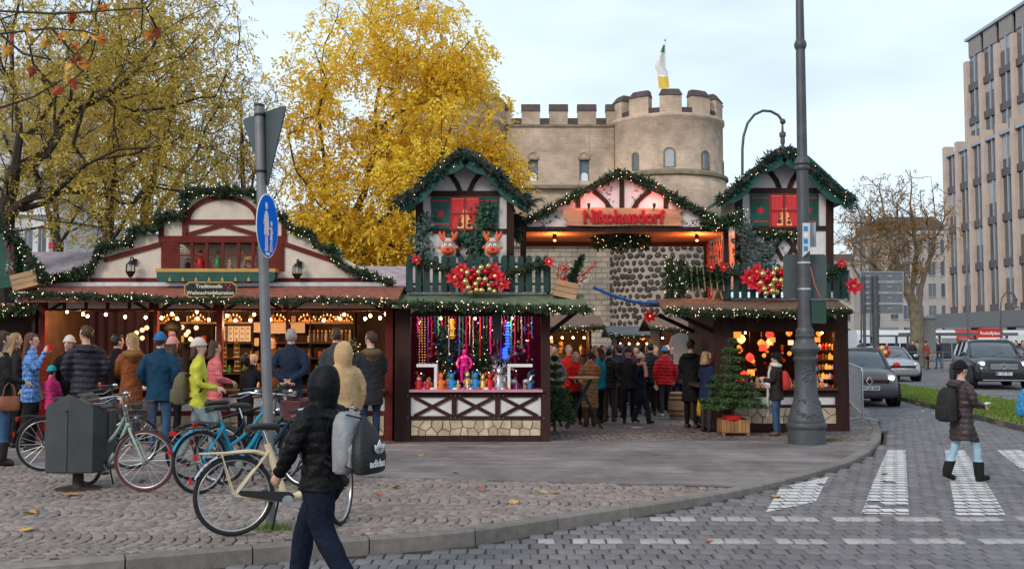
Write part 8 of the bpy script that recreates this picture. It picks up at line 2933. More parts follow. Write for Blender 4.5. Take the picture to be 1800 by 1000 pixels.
def bags():
 D = who('black hooded puffer')
 t = backpack(D,'grey heather backpack on the black-hooded man',M_CANVAS('heather',(.27,.27,.28)),w=.32,h=.46,d=.17,zc=1.20,y0=-.155)
 # drawstring gym bag slung over it, with its white trefoil and word
 k = D['k']
 g = thing('gym_bag','black drawstring gym bag with white adidas lettering over the grey backpack','bag',on(D,.03,-.40,.97),D['rz'])
 g.scale = (k,k,k)
 blk = M_CANVAS('gym_black',(.016,.016,.017),.5)
 def ring(z,sx,sy,oy=0,n=24):
  return [(math.copysign(abs(math.cos(a))**.7,math.cos(a))*.17*sx,math.copysign(abs(math.sin(a))**.7,math.sin(a))*.075*sy+oy,z) for a in np.linspace(0,2*math.pi,n,endpoint=False)]
 MB().loft([ring(0,.8,.7),ring(.015,.97,.95),ring(.12,1.0,1.12),ring(.24,.86,.92,.015),ring(.33,.55,.6,.03),ring(.40,.2,.3,.05),ring(.42,.15,.2,.055)]).build('bag_body',blk,g,smooth_=True,world=False)
 for s in (-1,1):
  mb = MB(); mb.tube([(s*.03,.05,.41),(s*.10,.13,.44),(s*.13,.28,.40),(s*.17,.30,.15),(s*.16,.02,.03)],.006,6); mb.build('draw_cord',BLACKC,g,world=False)
 wht = mat('white_print',(.75,.75,.74),.6,var=.03)
 m = text_mb('adidas',.19,.004,bold=.03)
 def wrap(mb_,z0):
 # lay flat print round the swell of the bag
  out = []
  for x,y,z in mb_.v:
   c_ = min(.985,abs(x/.17))**(1/.7)
   out.append((x,-(.0800*math.sqrt(max(0.0,1 - c_*c_))**.7+.004+z0*max(0,.12 - abs(z - .12))*0)+y*.5 - .002,z))
  mb_.v = out
  return mb_
 m.xf(Matrix.Translation((.0,0,.055)))
 wrap(m,0).build('lettering',wht,g,world=False)
 mb = MB()
 def leaf(cx,cz,a,L,wd):
  pts = []
  for f in np.linspace(0,1,7): pts.append((L*f,wd*math.sin(math.pi*f**.8)))
  full = pts+[(x,-y) for x,y in reversed(pts[1:-1])]
  return [(cx+x*math.sin(a)+y*math.cos(a),cz+x*math.cos(a) - y*math.sin(a)) for x,y in full]
 for a,L in ((0,.10),(-.75,.09),(.75,.09)):
  mb.prism(leaf(.015,.155,a,L,.028),-.090,-.084)
 mb.build('trefoil_print',wht,g,world=False)
 mb = MB()
 for q in range(3): mb.bx(-.045,.075,-.093,-.0905,.160+q*.013,.164+q*.013)
 mb.build('trefoil_bars',blk,g,world=False)
 D = who('parka and light jeans')
 backpack(D,'black backpack on the woman with the phone',M_CANVAS('black_pack',(.018,.017,.018)),w=.33,h=.50,d=.20,zc=1.13,y0=-.14)
 p = (on(D,-.09,.38,1.10)+on(D,.09,.38,1.10))/2
 MB().obox(p+Vector((0,0,.02)),(.075,.15,.012),Matrix.Rotation(D['rz'],3,'Z') @ Matrix.Rotation(.3,3,'X')).build('smartphone',mat('phone_white',(.6,.6,.62),.3),label='pale smartphone in the hands of the woman on the crossing',cat='phone')
 D = who('lime-yellow')
 backpack(D,'olive backpack slung low on the woman in the lime jacket',M_CANVAS('olive',(.12,.10,.055)),w=.32,h=.44,d=.2,zc=1.08,y0=-.13)
 D = who('bright blue rucksack')
 backpack(D,'bright blue rucksack with white marks at the picture edge',mat('bag_bright_blue',(.01,.14,.34),.6,var=.5,scale=30,col2=(.05,.25,.5)),w=.34,h=.42,d=.22,zc=1.2,y0=-.13)
 D = who('long white scarf')
 backpack(D,'red backpack on the man with the white scarf',M_CANVAS('red_pack',(.50,.03,.02)),w=.28,h=.40,d=.13,zc=1.18,y0=-.14)
 def hang(s,side,lb,m_,w,h,d,**k):
  D = who(s)
  e,q = ARMS[D['arms'][0 if side < 0 else 1]]
  p = on(D,side*q[0],q[1],q[2] - .09)
  return tote(p,w,h,d,lb,m_,rz=D['rz']+1.2,**k)
 hang('red mug',-1,'bright red tote bag hanging from the woman in the blue puffer',M_CANVAS('red',(.50,.02,.015)),.34,.34,.14)
 hang('long black coat',1,'mustard yellow shopping bag held by the man in the black coat',M_CANVAS('mustard',(.68,.34,.02)),.36,.34,.14)
 D = who('picture edge')
 tote(on(who('brown shoulder bag'),.20,.06,1.10),.28,.2,.1,'brown leather shoulder bag of the woman at the picture edge',M_CANVAS('tan_leather',(.22,.075,.03),.5),handle=.2,rz=.4,name='shoulder_bag')
 D = who('long white scarf')
 tote(on(D,.16,.22,1.05),.22,.36,.08,'limp white carrier bag beside the man with the white scarf',M_CANVAS('white',(.60,.56,.5)),handle=.2,rz=1.2,name='carrier_bag')
 D = who('hands behind his back')
 tote(on(D,0,-.22,.93),.20,.22,.08,'small black plastic bag held behind the navy coat',M_CANVAS('plastic',(.02,.02,.022),.35),handle=.08,name='carrier_bag')
 p = on(who('red mug'),.07,.27,1.50)
 o = MB().lathe([(.034,0),(.038,.09),(.034,.09),(.031,.012)],12,p).build('mug',W_RED,label='red mulled wine mug at the lips of the woman in blue',cat='mug')
 MB().tube([(p.x+.036,p.y,p.z+.075),(p.x+.062,p.y,p.z+.06),(p.x+.06,p.y,p.z+.03),(p.x+.036,p.y,p.z+.018)],.006,6).build('handle',W_RED,o)
bags()

# ------ bicycles
M_TYRE = mat('tyre_rubber',(.018,.017,.017),.8,var=.2)
M_TYREB = mat('tyre_brown',(.11,.035,.028),.8,var=.2)
M_CHROME = mat('chrome',(.62,.62,.63),.18,metal=1.0,var=.05)
M_ALU = mat('dull_alloy',(.42,.42,.43),.35,metal=.8,var=.1)
M_BLKP = mat('black_plastic',(.02,.02,.021),.5,var=.15)
def bicycle(label,pos,heading,paint,tyre=M_TYRE,style='step',steer=0.0,lean=0.0,basket=None,carrier=True,fender=M_CHROME,size=1.0,rearlight=True,saddle_m=None):
 t = thing('bicycle',label,'bicycle',pos,heading)
 t.rotation_euler = (lean,0,heading)
 t.scale = (size,)*3
 rw = .355
 A,B = Vector((0,0,rw)),Vector((1.09,0,rw))
 Rs = Matrix.Rotation(steer,4,'Z')
 hx = .905
 S = Matrix.Translation((hx,0,0)) @ Rs @ Matrix.Translation((-hx,0,0))
 def bl(mb,nm,m_,par=t,sm=True,steered=False):
  if steered: mb.xf(S)
  return mb.build(nm,m_,par,smooth_=sm,world=False)
 def circ(c,r,n=32): return [(c.x+r*math.cos(a),0,c.z+r*math.sin(a)) for a in np.linspace(0,2*math.pi,n,endpoint=False)]
 for c,st in ((A,False),(B,True)):
  w = bl(MB().tube(circ(c,rw - .02,36),.0195,8,closed=True),'wheel',tyre,t,True,st)
  bl(MB().tube(circ(c,rw - .043,36),.011,6,closed=True),'rim',M_ALU,w,True,st)
  mb = MB()
  for q in range(20):
   a = q*2*math.pi/20
   b_ = a+(.35 if q % 2 else -.35)
   mb.tube([(c.x+.025*math.cos(b_),.028*(1 if q % 4 < 2 else -1),c.z+.025*math.sin(b_)),(c.x+(rw - .045)*math.cos(a),0,c.z+(rw - .045)*math.sin(a))],.0019,3,caps=False)
  bl(mb,'spokes',M_ALU,w,False,st)
  bl(MB().tube([(c.x,-.055,c.z),(c.x,.055,c.z)],.024,10),'hub',M_ALU,w,True,st)
 BB = Vector((.46,0,.285))
 seat = Vector((.29,0,.80))
 ht,hb = Vector((.855,0,.93)),Vector((.905,0,.78))
 mb = MB()
 if style == 'swoop':
  path = [ht,hb,Vector((.86,0,.60)),Vector((.76,0,.42)),Vector((.60,0,.32)),BB]
  seg_tube(mb,path,[.03,.042,.046,.046,.04,.035],12,.05)
  seg_tube(mb,[BB,Vector((.38,0,.52)),seat],[.036,.036,.03],12,.05)
  seg_tube(mb,[Vector((.33,0,.68)),Vector((.20,0,.74)),Vector((.02,0,.74)),Vector((-.15,0,.72))],[.022,.02,.016,.012],10,.05)
 elif style == 'step':
  seg_tube(mb,[hb,Vector((.70,0,.50)),BB],[.026,.026,.026],10,.08)
  seg_tube(mb,[ht.lerp(hb,.35),Vector((.62,0,.62)),BB.lerp(seat,.42)],[.022,.02,.02],10,.08)
  seg_tube(mb,[BB,seat],[.022,.02],10,.1)
 else:
  seg_tube(mb,[hb,BB],[.024,.024],10,.1)
  seg_tube(mb,[ht.lerp(hb,.2),BB.lerp(seat,.92)],[.021,.019],10,.1)
  seg_tube(mb,[BB,seat],[.021,.019],10,.1)
 mb.tube([ht+Vector((-.008,0,.03)),hb+Vector((.01,0,-.03))],.026,10)
 for s in (-1,1):
  off = Vector((0,s*.055,0))
  seg_tube(mb,[A+off,BB+Vector((-.05,s*.03,0))],[.012,.014],8,.1)
  seg_tube(mb,[A+off,seat.lerp(BB,.12)+Vector((0,s*.02,0))],[.010,.012],8,.1)
 bl(mb,'frame',paint)
 mb = MB()
 crown = hb+Vector((.015,0,-.05))
 for s in (-1,1):
  seg_tube(mb,[crown+Vector((0,s*.01,0)),crown+Vector((.012,s*.05,-.03)),B+Vector((-.05,s*.05,.15)),B+Vector((0,s*.05,0))],[.017,.017,.014,.010],8,.08)
 bl(mb,'fork',paint,t,True,True)
 stem = ht+Vector((-.03,0,.13))
 mb = MB(); mb.tube([ht,stem,stem+Vector((.05,0,.015))],.014,8)
 hbp = []
 for s in (-1,1):
  hbp.append([stem+Vector((.05,0,.015)),stem+Vector((.06,s*.10,.03)),stem+Vector((.01,s*.22,.05)),stem+Vector((-.12,s*.29,.03)),stem+Vector((-.20,s*.30,.02))])
  mb.tube(hbp[-1],.012,8)
 hnd = bl(mb,'handlebar',M_CHROME if style != 'diamond' else M_BLKP,t,True,True)
 for s,path in zip((-1,1),hbp):
  a,b = path[3].lerp(path[4],-.1),path[4]+(path[4] - path[3])*.35
  bl(MB().tube([a,b],.018,8),'grip',M_BLKP if style != 'step' else mat('grip_brown',(.12,.05,.025),.6),hnd,True,True)
  bl(MB().tube([path[2]+Vector((0,0,-.02)),path[3]+Vector((.06,s*.02,-.045)),path[4]+Vector((.02,s*.01,-.04))],.006,6),'brake_lever',M_ALU,hnd,True,True)
  bl(MB().tube([path[2],path[2]+Vector((.13,-s*.05,.03)),stem+Vector((.15,s*.03,-.08)),hb+Vector((.05,s*.02,.0))],.004,5),'brake_cable',M_BLKP,hnd,True,True)
 bl(MB().lathe([(.004,.0),(.032,.004),(.028,.02),(.004,.03)],12,stem+Vector((.02,.09,.055))),'bell',M_CHROME,hnd,True,True)
 # saddle
 sp = seat+Vector((-.04,0,.12))
 bl(MB().tube([seat,sp],.014,8),'seat_post',M_CHROME)
 mb = MB()
 rings = []
 for x,w,z in ((-.15,.045,.02),(-.12,.088,.035),(-.05,.092,.042),(.03,.06,.042),(.09,.028,.04),(.14,.018,.03),(.155,.008,.022)):
  rings.append([(sp.x+x,w*math.cos(a),sp.z+z+.024*math.sin(a) - (.016 if math.sin(a) < -.3 else 0)) for a in np.linspace(0,2*math.pi,12,endpoint=False)])
 sd = bl(mb.loft(rings),'saddle',saddle_m or M_BLKP)
 bl(MB().tube([sp+Vector((-.12,.03,.0)),sp+Vector((0,.02,-.02)),sp+Vector((.11,.01,.015))],.005,5),'saddle_rail',M_CHROME,sd)
 # mudguards
 for c,a0,a1,st in ((A,.15,2.75,False),(B,.55,2.9,True)):
  rings = []
  for a in np.linspace(a0,a1,18):
   r = rw+.018
   e = Vector((math.cos(a),0,math.sin(a)))
   rings.append([c+e*(r - .004)+Vector((0,-.028,0)),c+e*(r+.008),c+e*(r - .004)+Vector((0,.028,0)),c+e*(r+.002)])
  bl(MB().loft(rings),'mudguard',fender,t,True,st)
  # crank, pedals, chain guard
 bl(MB().tube([(BB.x,-.06,BB.z),(BB.x,.06,BB.z)],.022,8),'bottom_bracket',M_ALU)
 for s,a in ((-1,-.5),(1,math.pi - .5)):
  e = BB+Vector((.165*math.cos(a),s*.075,.165*math.sin(a)))
  ck = bl(MB().beam(BB+Vector((0,s*.07,0)),e,.022,.012,(0,1,0)),'crank',M_ALU,t,False)
  bl(MB().obox(e+Vector((0,s*.05,0)),(.09,.075,.02)),'pedal',M_BLKP,ck,False)
 mb = MB()
 g = []
 for a in np.linspace(math.pi*.5,-math.pi*.5,9): g.append((BB.x+.062*math.cos(a),BB.z+.03+.05*math.sin(a)))
 g += [(A.x+.05,A.z+.0),(A.x+.03,A.z+.02),(A.x+.05,A.z+.045)]
 mb.prism(g,-.068,-.050)
 bl(mb,'chain_guard',M_BLKP,t,False)
 bl(MB().lathe([(.002,-.012),(.05,-.010),(.05,.010),(.002,.012)],20,(BB.x,-.075,BB.z),Matrix.Rotation(math.pi/2,3,'X')),'chainring',M_ALU)
 bl(MB().tube([(.40,.05,.27),(.36,.12,.02)],.010,6),'kickstand',M_BLKP)
 if carrier:
  mb = MB()
  for y in (-.06,.06):
   mb.tube([(.22,y,.735),(-.30,y,.735)],.006,6)
   mb.tube([(-.12,y,.735),(A.x,y*1.05,A.z)],.006,6)
  for x in (.15,0,-.15,-.29): mb.tube([(x,-.06,.735),(x,.06,.735)],.005,5)
  bl(mb,'luggage_rack',paint if style == 'swoop' else M_BLKP)
 if rearlight:
  bl(MB().obox((-.335,0,.70),(.03,.10,.045)),'rear_light',mat('rear_red',(.5,.01,.01),.25),t,False)
  bl(MB().obox((-.375,0,.50),(.02,.05,.06)),'reflector',mat('rear_red',(.5,.01,.01),.25),t,False)
 hl = bl(MB().lathe([(.01,-.03),(.03,-.01),(.034,.02),(.03,.024)],10,hb+Vector((.09,0,.06)),Matrix.Rotation(math.pi/2,3,'Y')),'headlamp',M_CHROME,t,True,True)
 if basket:
  bm,kind = basket
  c = stem+Vector((.20,0,-.14))
  mb = MB()
  if kind == 'wire':
   for zz,q in ((-.11,.8),(-.04,.88),(.03,.94),(.10,1.0)):
    pts = [(c.x - .12*q,-.17*q,c.z+zz),(c.x+.12*q,-.17*q,c.z+zz),(c.x+.12*q,.17*q,c.z+zz),(c.x - .12*q,.17*q,c.z+zz)]
    mb.tube(pts,.0045,4,closed=True)
   for q in np.linspace(-1,1,8):
    for s in (-1,1):
     mb.tube([(c.x+.12*s,q*.17,c.z+.10),(c.x+.096*s,q*.136,c.z - .11)],.0035,4)
     mb.tube([(c.x+.12*q,s*.17,c.z+.10),(c.x+.096*q,s*.136,c.z - .11)],.0035,4)
  else:
   for zz in np.linspace(-.11,.10,9):
    q = .82+.18*(zz+.11)/.21
    mb.tube([(c.x - .13*q,-.17*q,c.z+zz),(c.x+.13*q,-.17*q,c.z+zz),(c.x+.13*q,.17*q,c.z+zz),(c.x - .13*q,.17*q,c.z+zz)],.013,5,closed=True)
   mb.bx(c.x - .1,c.x+.1,-.14,.14,c.z - .125,c.z - .11)
  bl(mb,'basket',bm,t,False,True)
 return t
M_CREAMP = mat('cream_bike_paint',(.62,.50,.33),.35,var=.06)
M_MINT = mat('mint_bike_paint',(.34,.42,.37),.4,var=.06)
M_TEALP = mat('teal_bike_paint',(.015,.26,.40),.3,var=.06)
M_BLKPT = mat('black_bike_paint',(.012,.012,.014),.35,var=.1)
def bikes():
 p = gp(411,942)
 bicycle('cream swoop-framed city bike with chrome mudguards leaning at the sign pole',(p.x,p.y,0),R(24),M_CREAMP,style='swoop',lean=-.06,size=1.0,steer=1.0)
 q = gp(243,867)
 h = R(-38)
 L = 1.09
 bicycle('mint green bike with brown tyres and a wire front basket beside the bin',(q.x - L*math.cos(h),q.y - L*math.sin(h),0),h,M_MINT,M_TYREB,'step',steer=.62,basket=(mat('basket_wire',(.10,.085,.08),.5,metal=.5),'wire'),lean=.04,fender=M_BLKP)
 q = gp(78,828)
 bicycle('dark grey bike half hidden behind the waste bin',(q.x,q.y,0),R(14),mat('grey_bike_paint',(.05,.05,.055),.4),style='diamond',lean=.05,fender=M_BLKP)
 q = gp(352,868)
 bicycle('teal blue bike with red rear reflectors pointing away from the viewer',(q.x,q.y,0),R(50),M_TEALP,style='step',lean=-.05,fender=M_TEALP)
 q = gp(352,846)
 bicycle('black bike standing behind the teal one',(q.x - .1,q.y+.1,0),R(22),M_BLKPT,style='diamond',lean=.04,fender=M_BLKP,carrier=False,rearlight=False)
 q = gp(470,868)
 bicycle('black and blue bike with a brown woven front basket behind the sign pole',(q.x - .75,q.y+.75,0),R(-12),mat('night_bike_paint',(.012,.03,.05),.35),style='step',lean=.03,basket=(mat('basket_brown',(.10,.035,.03),.8,var=.3,scale=30),'wicker'),fender=M_BLKP,steer=-.2)
bikes()

# ------ waste bin, sign post
def bin_():
 p = gp(137,858)
 t = thing('waste_bin','dark grey steel waste bin with sloping hood on a post among the bicycles','waste bin',p)
 s = p.y/FPX
 m_ = mat('bin_steel',(.065,.070,.072),.45,metal=.3,var=.18,scale=3,bump=.05)
 z0,z1,z2 = (858 - 827)*s,(858 - 722)*s,(858 - 697)*s
 w,d = 55*s,.26
 foot = [(-w,-.05),(-w*.72,-d),(-.0,-d*1.12),(w*.72,-d),(w*.97,-.05),(w*.9,d),(0,d*1.1),(-w*.9,d)]
 mb = MB()
 def rg(z,k=1.0): return [(x*k,y*k,z) for x,y in foot]
 top = []
 for x,y in foot:
  top.append((x,y,z1+(z2 - z1)*max(0.0,1 - abs(x+.02)/w)*1.25 if abs(x) < w*.9 else z1 - .01))
 mb.loft([rg(z0,.97),rg(z0+.02),[(x,y,z1 - .03) for x,y in foot],top])
 bd = mb.build('body',m_,t,world=False)
 # ridge cap with the slot
 mb = MB().loft([[(w*.15,-d*.8,z2+.012),(w*.92,-d*.55,z1+.02),(w*.92,d*.55,z1+.02),(w*.15,d*.8,z2+.012)],[(w*.15,-d*.8,z2+.03),(w*.94,-d*.55,z1+.04),(w*.94,d*.55,z1+.04),(w*.15,d*.8,z2+.03)]])
 hd = mb.build('hood_flap',m_,t,world=False)
 mb = MB().loft([[(w*.35,-d*.5,z2 - .02),(w*.78,-d*.4,z1+.064),(w*.78,d*.4,z1+.064),(w*.35,d*.5,z2 - .02)],[(w*.35,-d*.5,z2+.004),(w*.78,-d*.4,z1+.088),(w*.78,d*.4,z1+.088),(w*.35,d*.5,z2+.004)]])
 mb.build('slot',M_BLACK,hd,world=False)
 MB().bx(-.013,-.005,-d*1.12 - .004,-d*1.0,z0+.02,z1+.02).build('seam',M_BLACK,t,world=False)
 MB().tube([(-.03,-d*1.13,z1+.0),(-.03,-d*1.09,z1+.0)],.012,8).build('lock',M_BLACK,t,world=False)
 MB().tube([(w*1.02,-.03,z1 - .35),(w*1.02,-.03,z1 - .02)],.03,10).build('ash_tube',m_,t,world=False)
 MB().lathe([(.085,0),(.07,.03),(.062,.06),(.062,z0+.02)],12,(0,0,0)).build('post',mat('rusty_post',(.045,.035,.03),.7,var=.3),t,world=False)
 MB().lathe([(.26,0.0),(.26,.006),(.08,.02)],20,(0,0,0)).build('foot_plate',mat('rusty_plate',(.07,.045,.035),.8,var=.4),t,world=False)
bin_()
def sign_post():
 b = gp(476,925)
 Y = b.y
 t = thing('sign_post','leaning grey traffic sign post at the kerb','sign post',b)
 top = at(456,188,Y)
 m_ = mat('galvanised',(.20,.195,.20),.5,metal=.4,var=.18,scale=5)
 MB().tube([b,b.lerp(top,.5),top],.048,14).build('pole',m_,t,smooth_=True)
 MB().lathe([(.050,0),(.050,.02),(.01,.035)],14,top).build('pole_cap',M_BLACK,t)
 ax = (top - b).normalized()
 def onp(v): return b+(top - b)*((at(470,v,Y).z - b.z)/(top.z - b.z))
 # give way sign from the back
 g = thing('give_way_sign','grey back of a triangular give way sign at the top of the pole','road sign',at(467,330,Y))
 A_,B_,C_2 = at(423,210,Y+.34),at(501,184,Y - .30),at(467,330,Y - .02)
 def rc(A,B,C,r=.14):
  out = []
  tri = [A,B,C]
  for i in range(3):
   p,q,n = tri[i - 1],tri[i],tri[(i+1) % 3]
   out += [q+(p - q)*r*.5,q+((p - q)+(n - q))*r*.12,q+(n - q)*r*.5]
  return out
 P = rc(A_,B_,C_2)
 nrm = (B_ - A_).cross(C_2 - A_).normalized()
 if nrm.y > 0: nrm = -nrm
 back = -nrm
 P = [q+nrm*.0+Vector((.075,.02,0))*0+back*.012 for q in P]
 V = [tuple(q) for q in P]+[tuple(q+back*.012) for q in P]
 n = len(P)
 MB().add(V,[tuple(range(n)),tuple(reversed(range(n,2*n)))]+[(i,n+i,n+(i+1) % n,(i+1) % n) for i in range(n)]).build('plate',mat('sign_back_grey',(.075,.095,.095),.5,metal=.2,var=.1),g)
 for v in (203,302):
  c = onp(v)
  MB().lathe([(.050,-.012),(.055,-.012),(.055,.012),(.050,.012)],14,c).build('clamp',M_BLKP,g)
  MB().beam(c+back*.05,c+back*.09,.04,.03,(0,0,1)).build('clamp_arm',M_BLKP,g)
 c = B_.lerp(A_,.13)+(C_2 - B_)*.12+back*.06
 MB().obox(c,(.055,.004,.09),Matrix.Rotation(-math.atan2(.64,.42),3,'Z')).build('sticker',W_WHITE,g)
 # blue footpath disc
 s = thing('footpath_sign','round blue footpath sign with white adult and child figures','road sign',at(468,455,Y))
 c = at(468,398,Y)
 c = Vector((c.x+.015,Y - .03,c.z))
 nrm = Vector((.995,-.09,0)).normalized()
 sd = Vector((-nrm.y,nrm.x,0)) # to the viewer's right when facing the disc
 sd = Vector((0,0,1)).cross(nrm)
 def dp(x,z,o=0): return c+sd*x+Vector((0,0,z))+nrm*o
 def disc(r,o0,o1,nm,m_):
  a = np.linspace(0,2*math.pi,40,endpoint=False)
  MB().loft([[dp(r*math.cos(q),r*math.sin(q),o0) for q in a],[dp(r*math.cos(q),r*math.sin(q),o1) for q in a]]).build(nm,m_,s)
 disc(.305,0,.006,'rim',W_WHITE)
 disc(.292,.0062,.009,'plate',mat('sign_blue',(.008,.16,.72),.9,var=.05,spec=.02))
 def flat(poly,nm):
  V = [dp(x,z,.0095) for x,z in poly]+[dp(x,z,.012) for x,z in poly]
  n = len(poly)
  MB().add(V,[tuple(range(n)),tuple(range(n,2*n))]+[(i,(i+1) % n,n+(i+1) % n,n+i) for i in range(n)]).build(nm,W_WHITE,s)
 def circ(x,z,r): return [(x+r*math.cos(a),z+r*math.sin(a)) for a in np.linspace(0,2*math.pi,14,endpoint=False)]
 flat(circ(-.055,.185,.035),'adult_head')
 flat([(-.075,.14),(-.035,.14),(.0,.10),(.035,-.03),(.015,-.04),(.0,.0),(.03,-.09),(-.11,-.09),(-.10,.04),(-.115,.0),(-.13,.01),(-.10,.11)],'adult_body')
 flat([(-.075,-.095),(-.045,-.095),(-.045,-.24),(-.085,-.24),(-.085,-.225),(-.072,-.225)],'adult_leg')
 flat([(-.035,-.095),(-.01,-.095),(.0,-.24),(-.03,-.24)],'adult_leg')
 flat(circ(.095,.03,.026),'child_head')
 flat([(.08,-.003),(.11,-.003),(.14,-.06),(.13,-.07),(.115,-.04),(.13,-.13),(.06,-.13),(.075,-.04),(.045,-.02),(.04,-.03)],'child_body')
 flat([(.072,-.135),(.088,-.135),(.08,-.24),(.06,-.24)],'child_leg')
 flat([(.10,-.135),(.118,-.135),(.125,-.24),(.105,-.24)],'child_leg')
 flat([(-.06,-.252),(.06,-.252),(.055,-.278),(-.055,-.278)],'pink_sticker')
 for v in (372,437):
  q = onp(v)
  MB().lathe([(.050,-.012),(.055,-.012),(.055,.012),(.050,.012)],14,q).build('clamp',m_,s)
  MB().beam(q,dp(0,q.z - c.z),.03,.02,(0,0,1)).build('clamp_arm',m_,s)
  # grass tuft at its foot
 rng = np.random.default_rng(2)
 for u,v,lb in ((470,930,'grass tuft at the foot of the sign post'),(1459,775,'grass tuft beside the foot of the street lamp post')):
  o = gp(u,v)
  n = 260
  a = rng.random(n)*6.28; rr = rng.random(n)**.5*.16
  base = np.stack([o.x+rr*np.cos(a)*1.5,o.y+rr*np.sin(a)*.7,np.zeros(n)],1)
  tip = base+np.stack([rng.normal(0,.03,n),rng.normal(0,.03,n),.02+rng.random(n)*.06],1)
  V = np.stack([base+[.004,0,0],base - [.004,0,0],tip],1).reshape(-1,3)
  me = np_mesh('grass_tuft',V - np.array(o),np.arange(n*3).reshape(-1,3),MATS['grass_blades']); set_tone(me,rng.random(n))
  x = link_mesh('grass_tuft',me,None,o); tag(x,lb,'grass',kind='stuff')
sign_post()

# ------ lamp posts
M_IRON = mat('cast_iron_grey',(.085,.088,.095),.5,metal=.3,var=.18,scale=6,bump=.15,bscale=30)
def lamp_post():
 b = gp(1418,779)
 Y = b.y
 s = Y/FPX
 t = thing('lamp_post','tall ornate cast iron lamp post before the lantern stall','lamp post',b)
 z = lambda v: at(1418,v,Y).z
 prof = [(779,32),(753,32),(751,34),(747,35),(743,34),(741,31),(738,31.5),(732,30),(722,27),(706,22.5),(690,20),(660,18.5),(636,18.5),(633,21),(629,21),(627,19),(623,19.5),(619,22),(615,24.5),(612,25),(610,23),(603,19),(597,15.5),(594,15.5),(592,17),(589,17),(587,15),(583,15.5),(580,15),(576,13)]
 MB().lathe([(hw*s,z(v) - b.z) for v,hw in prof],28,b).build('base',M_IRON,t,smooth_=True)
 MB().lathe([(12.2*s,z(576.2) - b.z),(11.4*s,z(520) - b.z),(10.4*s,z(400) - b.z),(10*s,z(301) - b.z)],20,b).build('lower_shaft',M_IRON,t,smooth_=True)
 MB().lathe([(10.2*s,z(300.9) - b.z),(12.5*s,z(298) - b.z),(13*s,z(294) - b.z),(11*s,z(291) - b.z),(13.4*s,z(288) - b.z),(12.5*s,z(283) - b.z),(10.5*s,z(279) - b.z),(9*s,z(276) - b.z)],20,b).build('collar',M_IRON,t,smooth_=True)
 MB().lathe([(9*s,z(275.9) - b.z),(8*s,z(88) - b.z)],20,b).build('upper_shaft',M_IRON,t,smooth_=True)
 MB().lathe([(8.2*s,z(87.9) - b.z),(10.5*s,z(83) - b.z),(11*s,z(78) - b.z),(9*s,z(73) - b.z),(7.4*s,z(70) - b.z)],20,b).build('collar',M_IRON,t,smooth_=True)
 MB().lathe([(7.4*s,z(69.9) - b.z),(5.5*s,z(-160) - b.z)],20,b).build('top_shaft',M_IRON,t,smooth_=True)
 # raised leaf ornament on the foot
 rn = random.Random(2)
 for (cu,cv,n,ru,rv) in ((-2,655,26,8,14),(-14,715,14,7,14),(14,715,14,7,14),(0,728,14,16,4)):
  mb = MB()
  for _ in range(n):
   du,v = cu+rn.uniform(-ru,ru),cv+rn.uniform(-rv,rv)
   hw = float(np.interp(-v,[-q[0] for q in prof],[q[1] for q in prof]))
   x = max(-.93,min(.93,du/hw))
   a = math.asin(x)
   mb.ell((b.x+hw*s*math.sin(a),b.y - hw*s*math.cos(a),z(v)),(.022,.016,.026),6,5,Matrix.Rotation(rn.uniform(0,3),3,'Y'))
  mb.build('leaf_ornament',M_IRON,t,smooth_=True)
 p = at(1430,647,Y); MB().obox((p.x,b.y - 17*s,p.z),(.04,.004,.06),Matrix.Rotation(.4,3,'Z')).build('blue_sticker',W_BLUE,t)
 mk = mat('sign_back_grey',(.075,.095,.095),.5,metal=.2,var=.1)
 # sign panels strapped to it
 q = thing('traffic_sign','large grey back of a sign panel strapped to the lamp post','road sign',at(1415,524,Y+.15))
 mb = MB(); fpoly(mb,[(1381,447),(1449,447),(1453,451),(1453,520),(1449,524),(1381,524),(1377,520),(1377,451)],Y+.14,.02); mb.build('plate',mk,q)
 for v in (462,508):
  MB().lathe([(10.9*s,-.015),(11.6*s,-.015),(11.6*s,.015),(10.9*s,.015)],16,(b.x,b.y,z(v))).build('clamp',M_ZINC,q)
 q = thing('traffic_sign','narrow white sign panel with blue stickers edge-on at the lamp post','road sign',at(1418,452,Y - .2))
 mb = MB(); fpoly(mb,[(1411,392),(1424,392),(1424,440),(1411,452)],Y - .16,.012); mb.build('plate',mat('panel_white',(.55,.56,.58),.5),q)
 for v,m_ in ((402,W_BLUE),(413,W_WHITE),(424,W_BLUE),(437,W_BLUE)):
  mb = MB(); fr(mb,1413,v - 4,1420,v+4,Y - .166,.004); mb.build('sticker',m_,q)
 MB().beam((b.x,Y - .05,z(425)),(b.x+.02,Y - .15,z(425)),.04,.03,(0,0,1)).build('clamp',M_ZINC,q)
 q = thing('traffic_sign','pale grey panel behind the lamp post, before the white wall','road sign',at(1428,455,Y+.1))
 mb = MB(); fr(mb,1420,391,1434,434,Y+.12,.015); mb.build('plate',mat('panel_pale',(.34,.36,.37),.5),q)
 q = thing('control_box','dark green box fixed to the lamp post','box',at(1439,568,Y))
 mb = MB(); fr(mb,1427,529,1452,568,Y - .1,.22); mb.build('box_body',mat('box_green',(.025,.06,.045),.5),q)
 mb = MB(); fr(mb,1426,527,1453,529.5,Y - .11,.24); mb.build('lid',mat('box_green',(.025,.06,.045),.5),q)
 MB().tube([at(1425,470,Y - .12),at(1432,500,Y - .14),at(1441,520,Y - .1),at(1447,527,Y - .05)],.006,6).build('cable',W_ORANGE,q)
lamp_post()
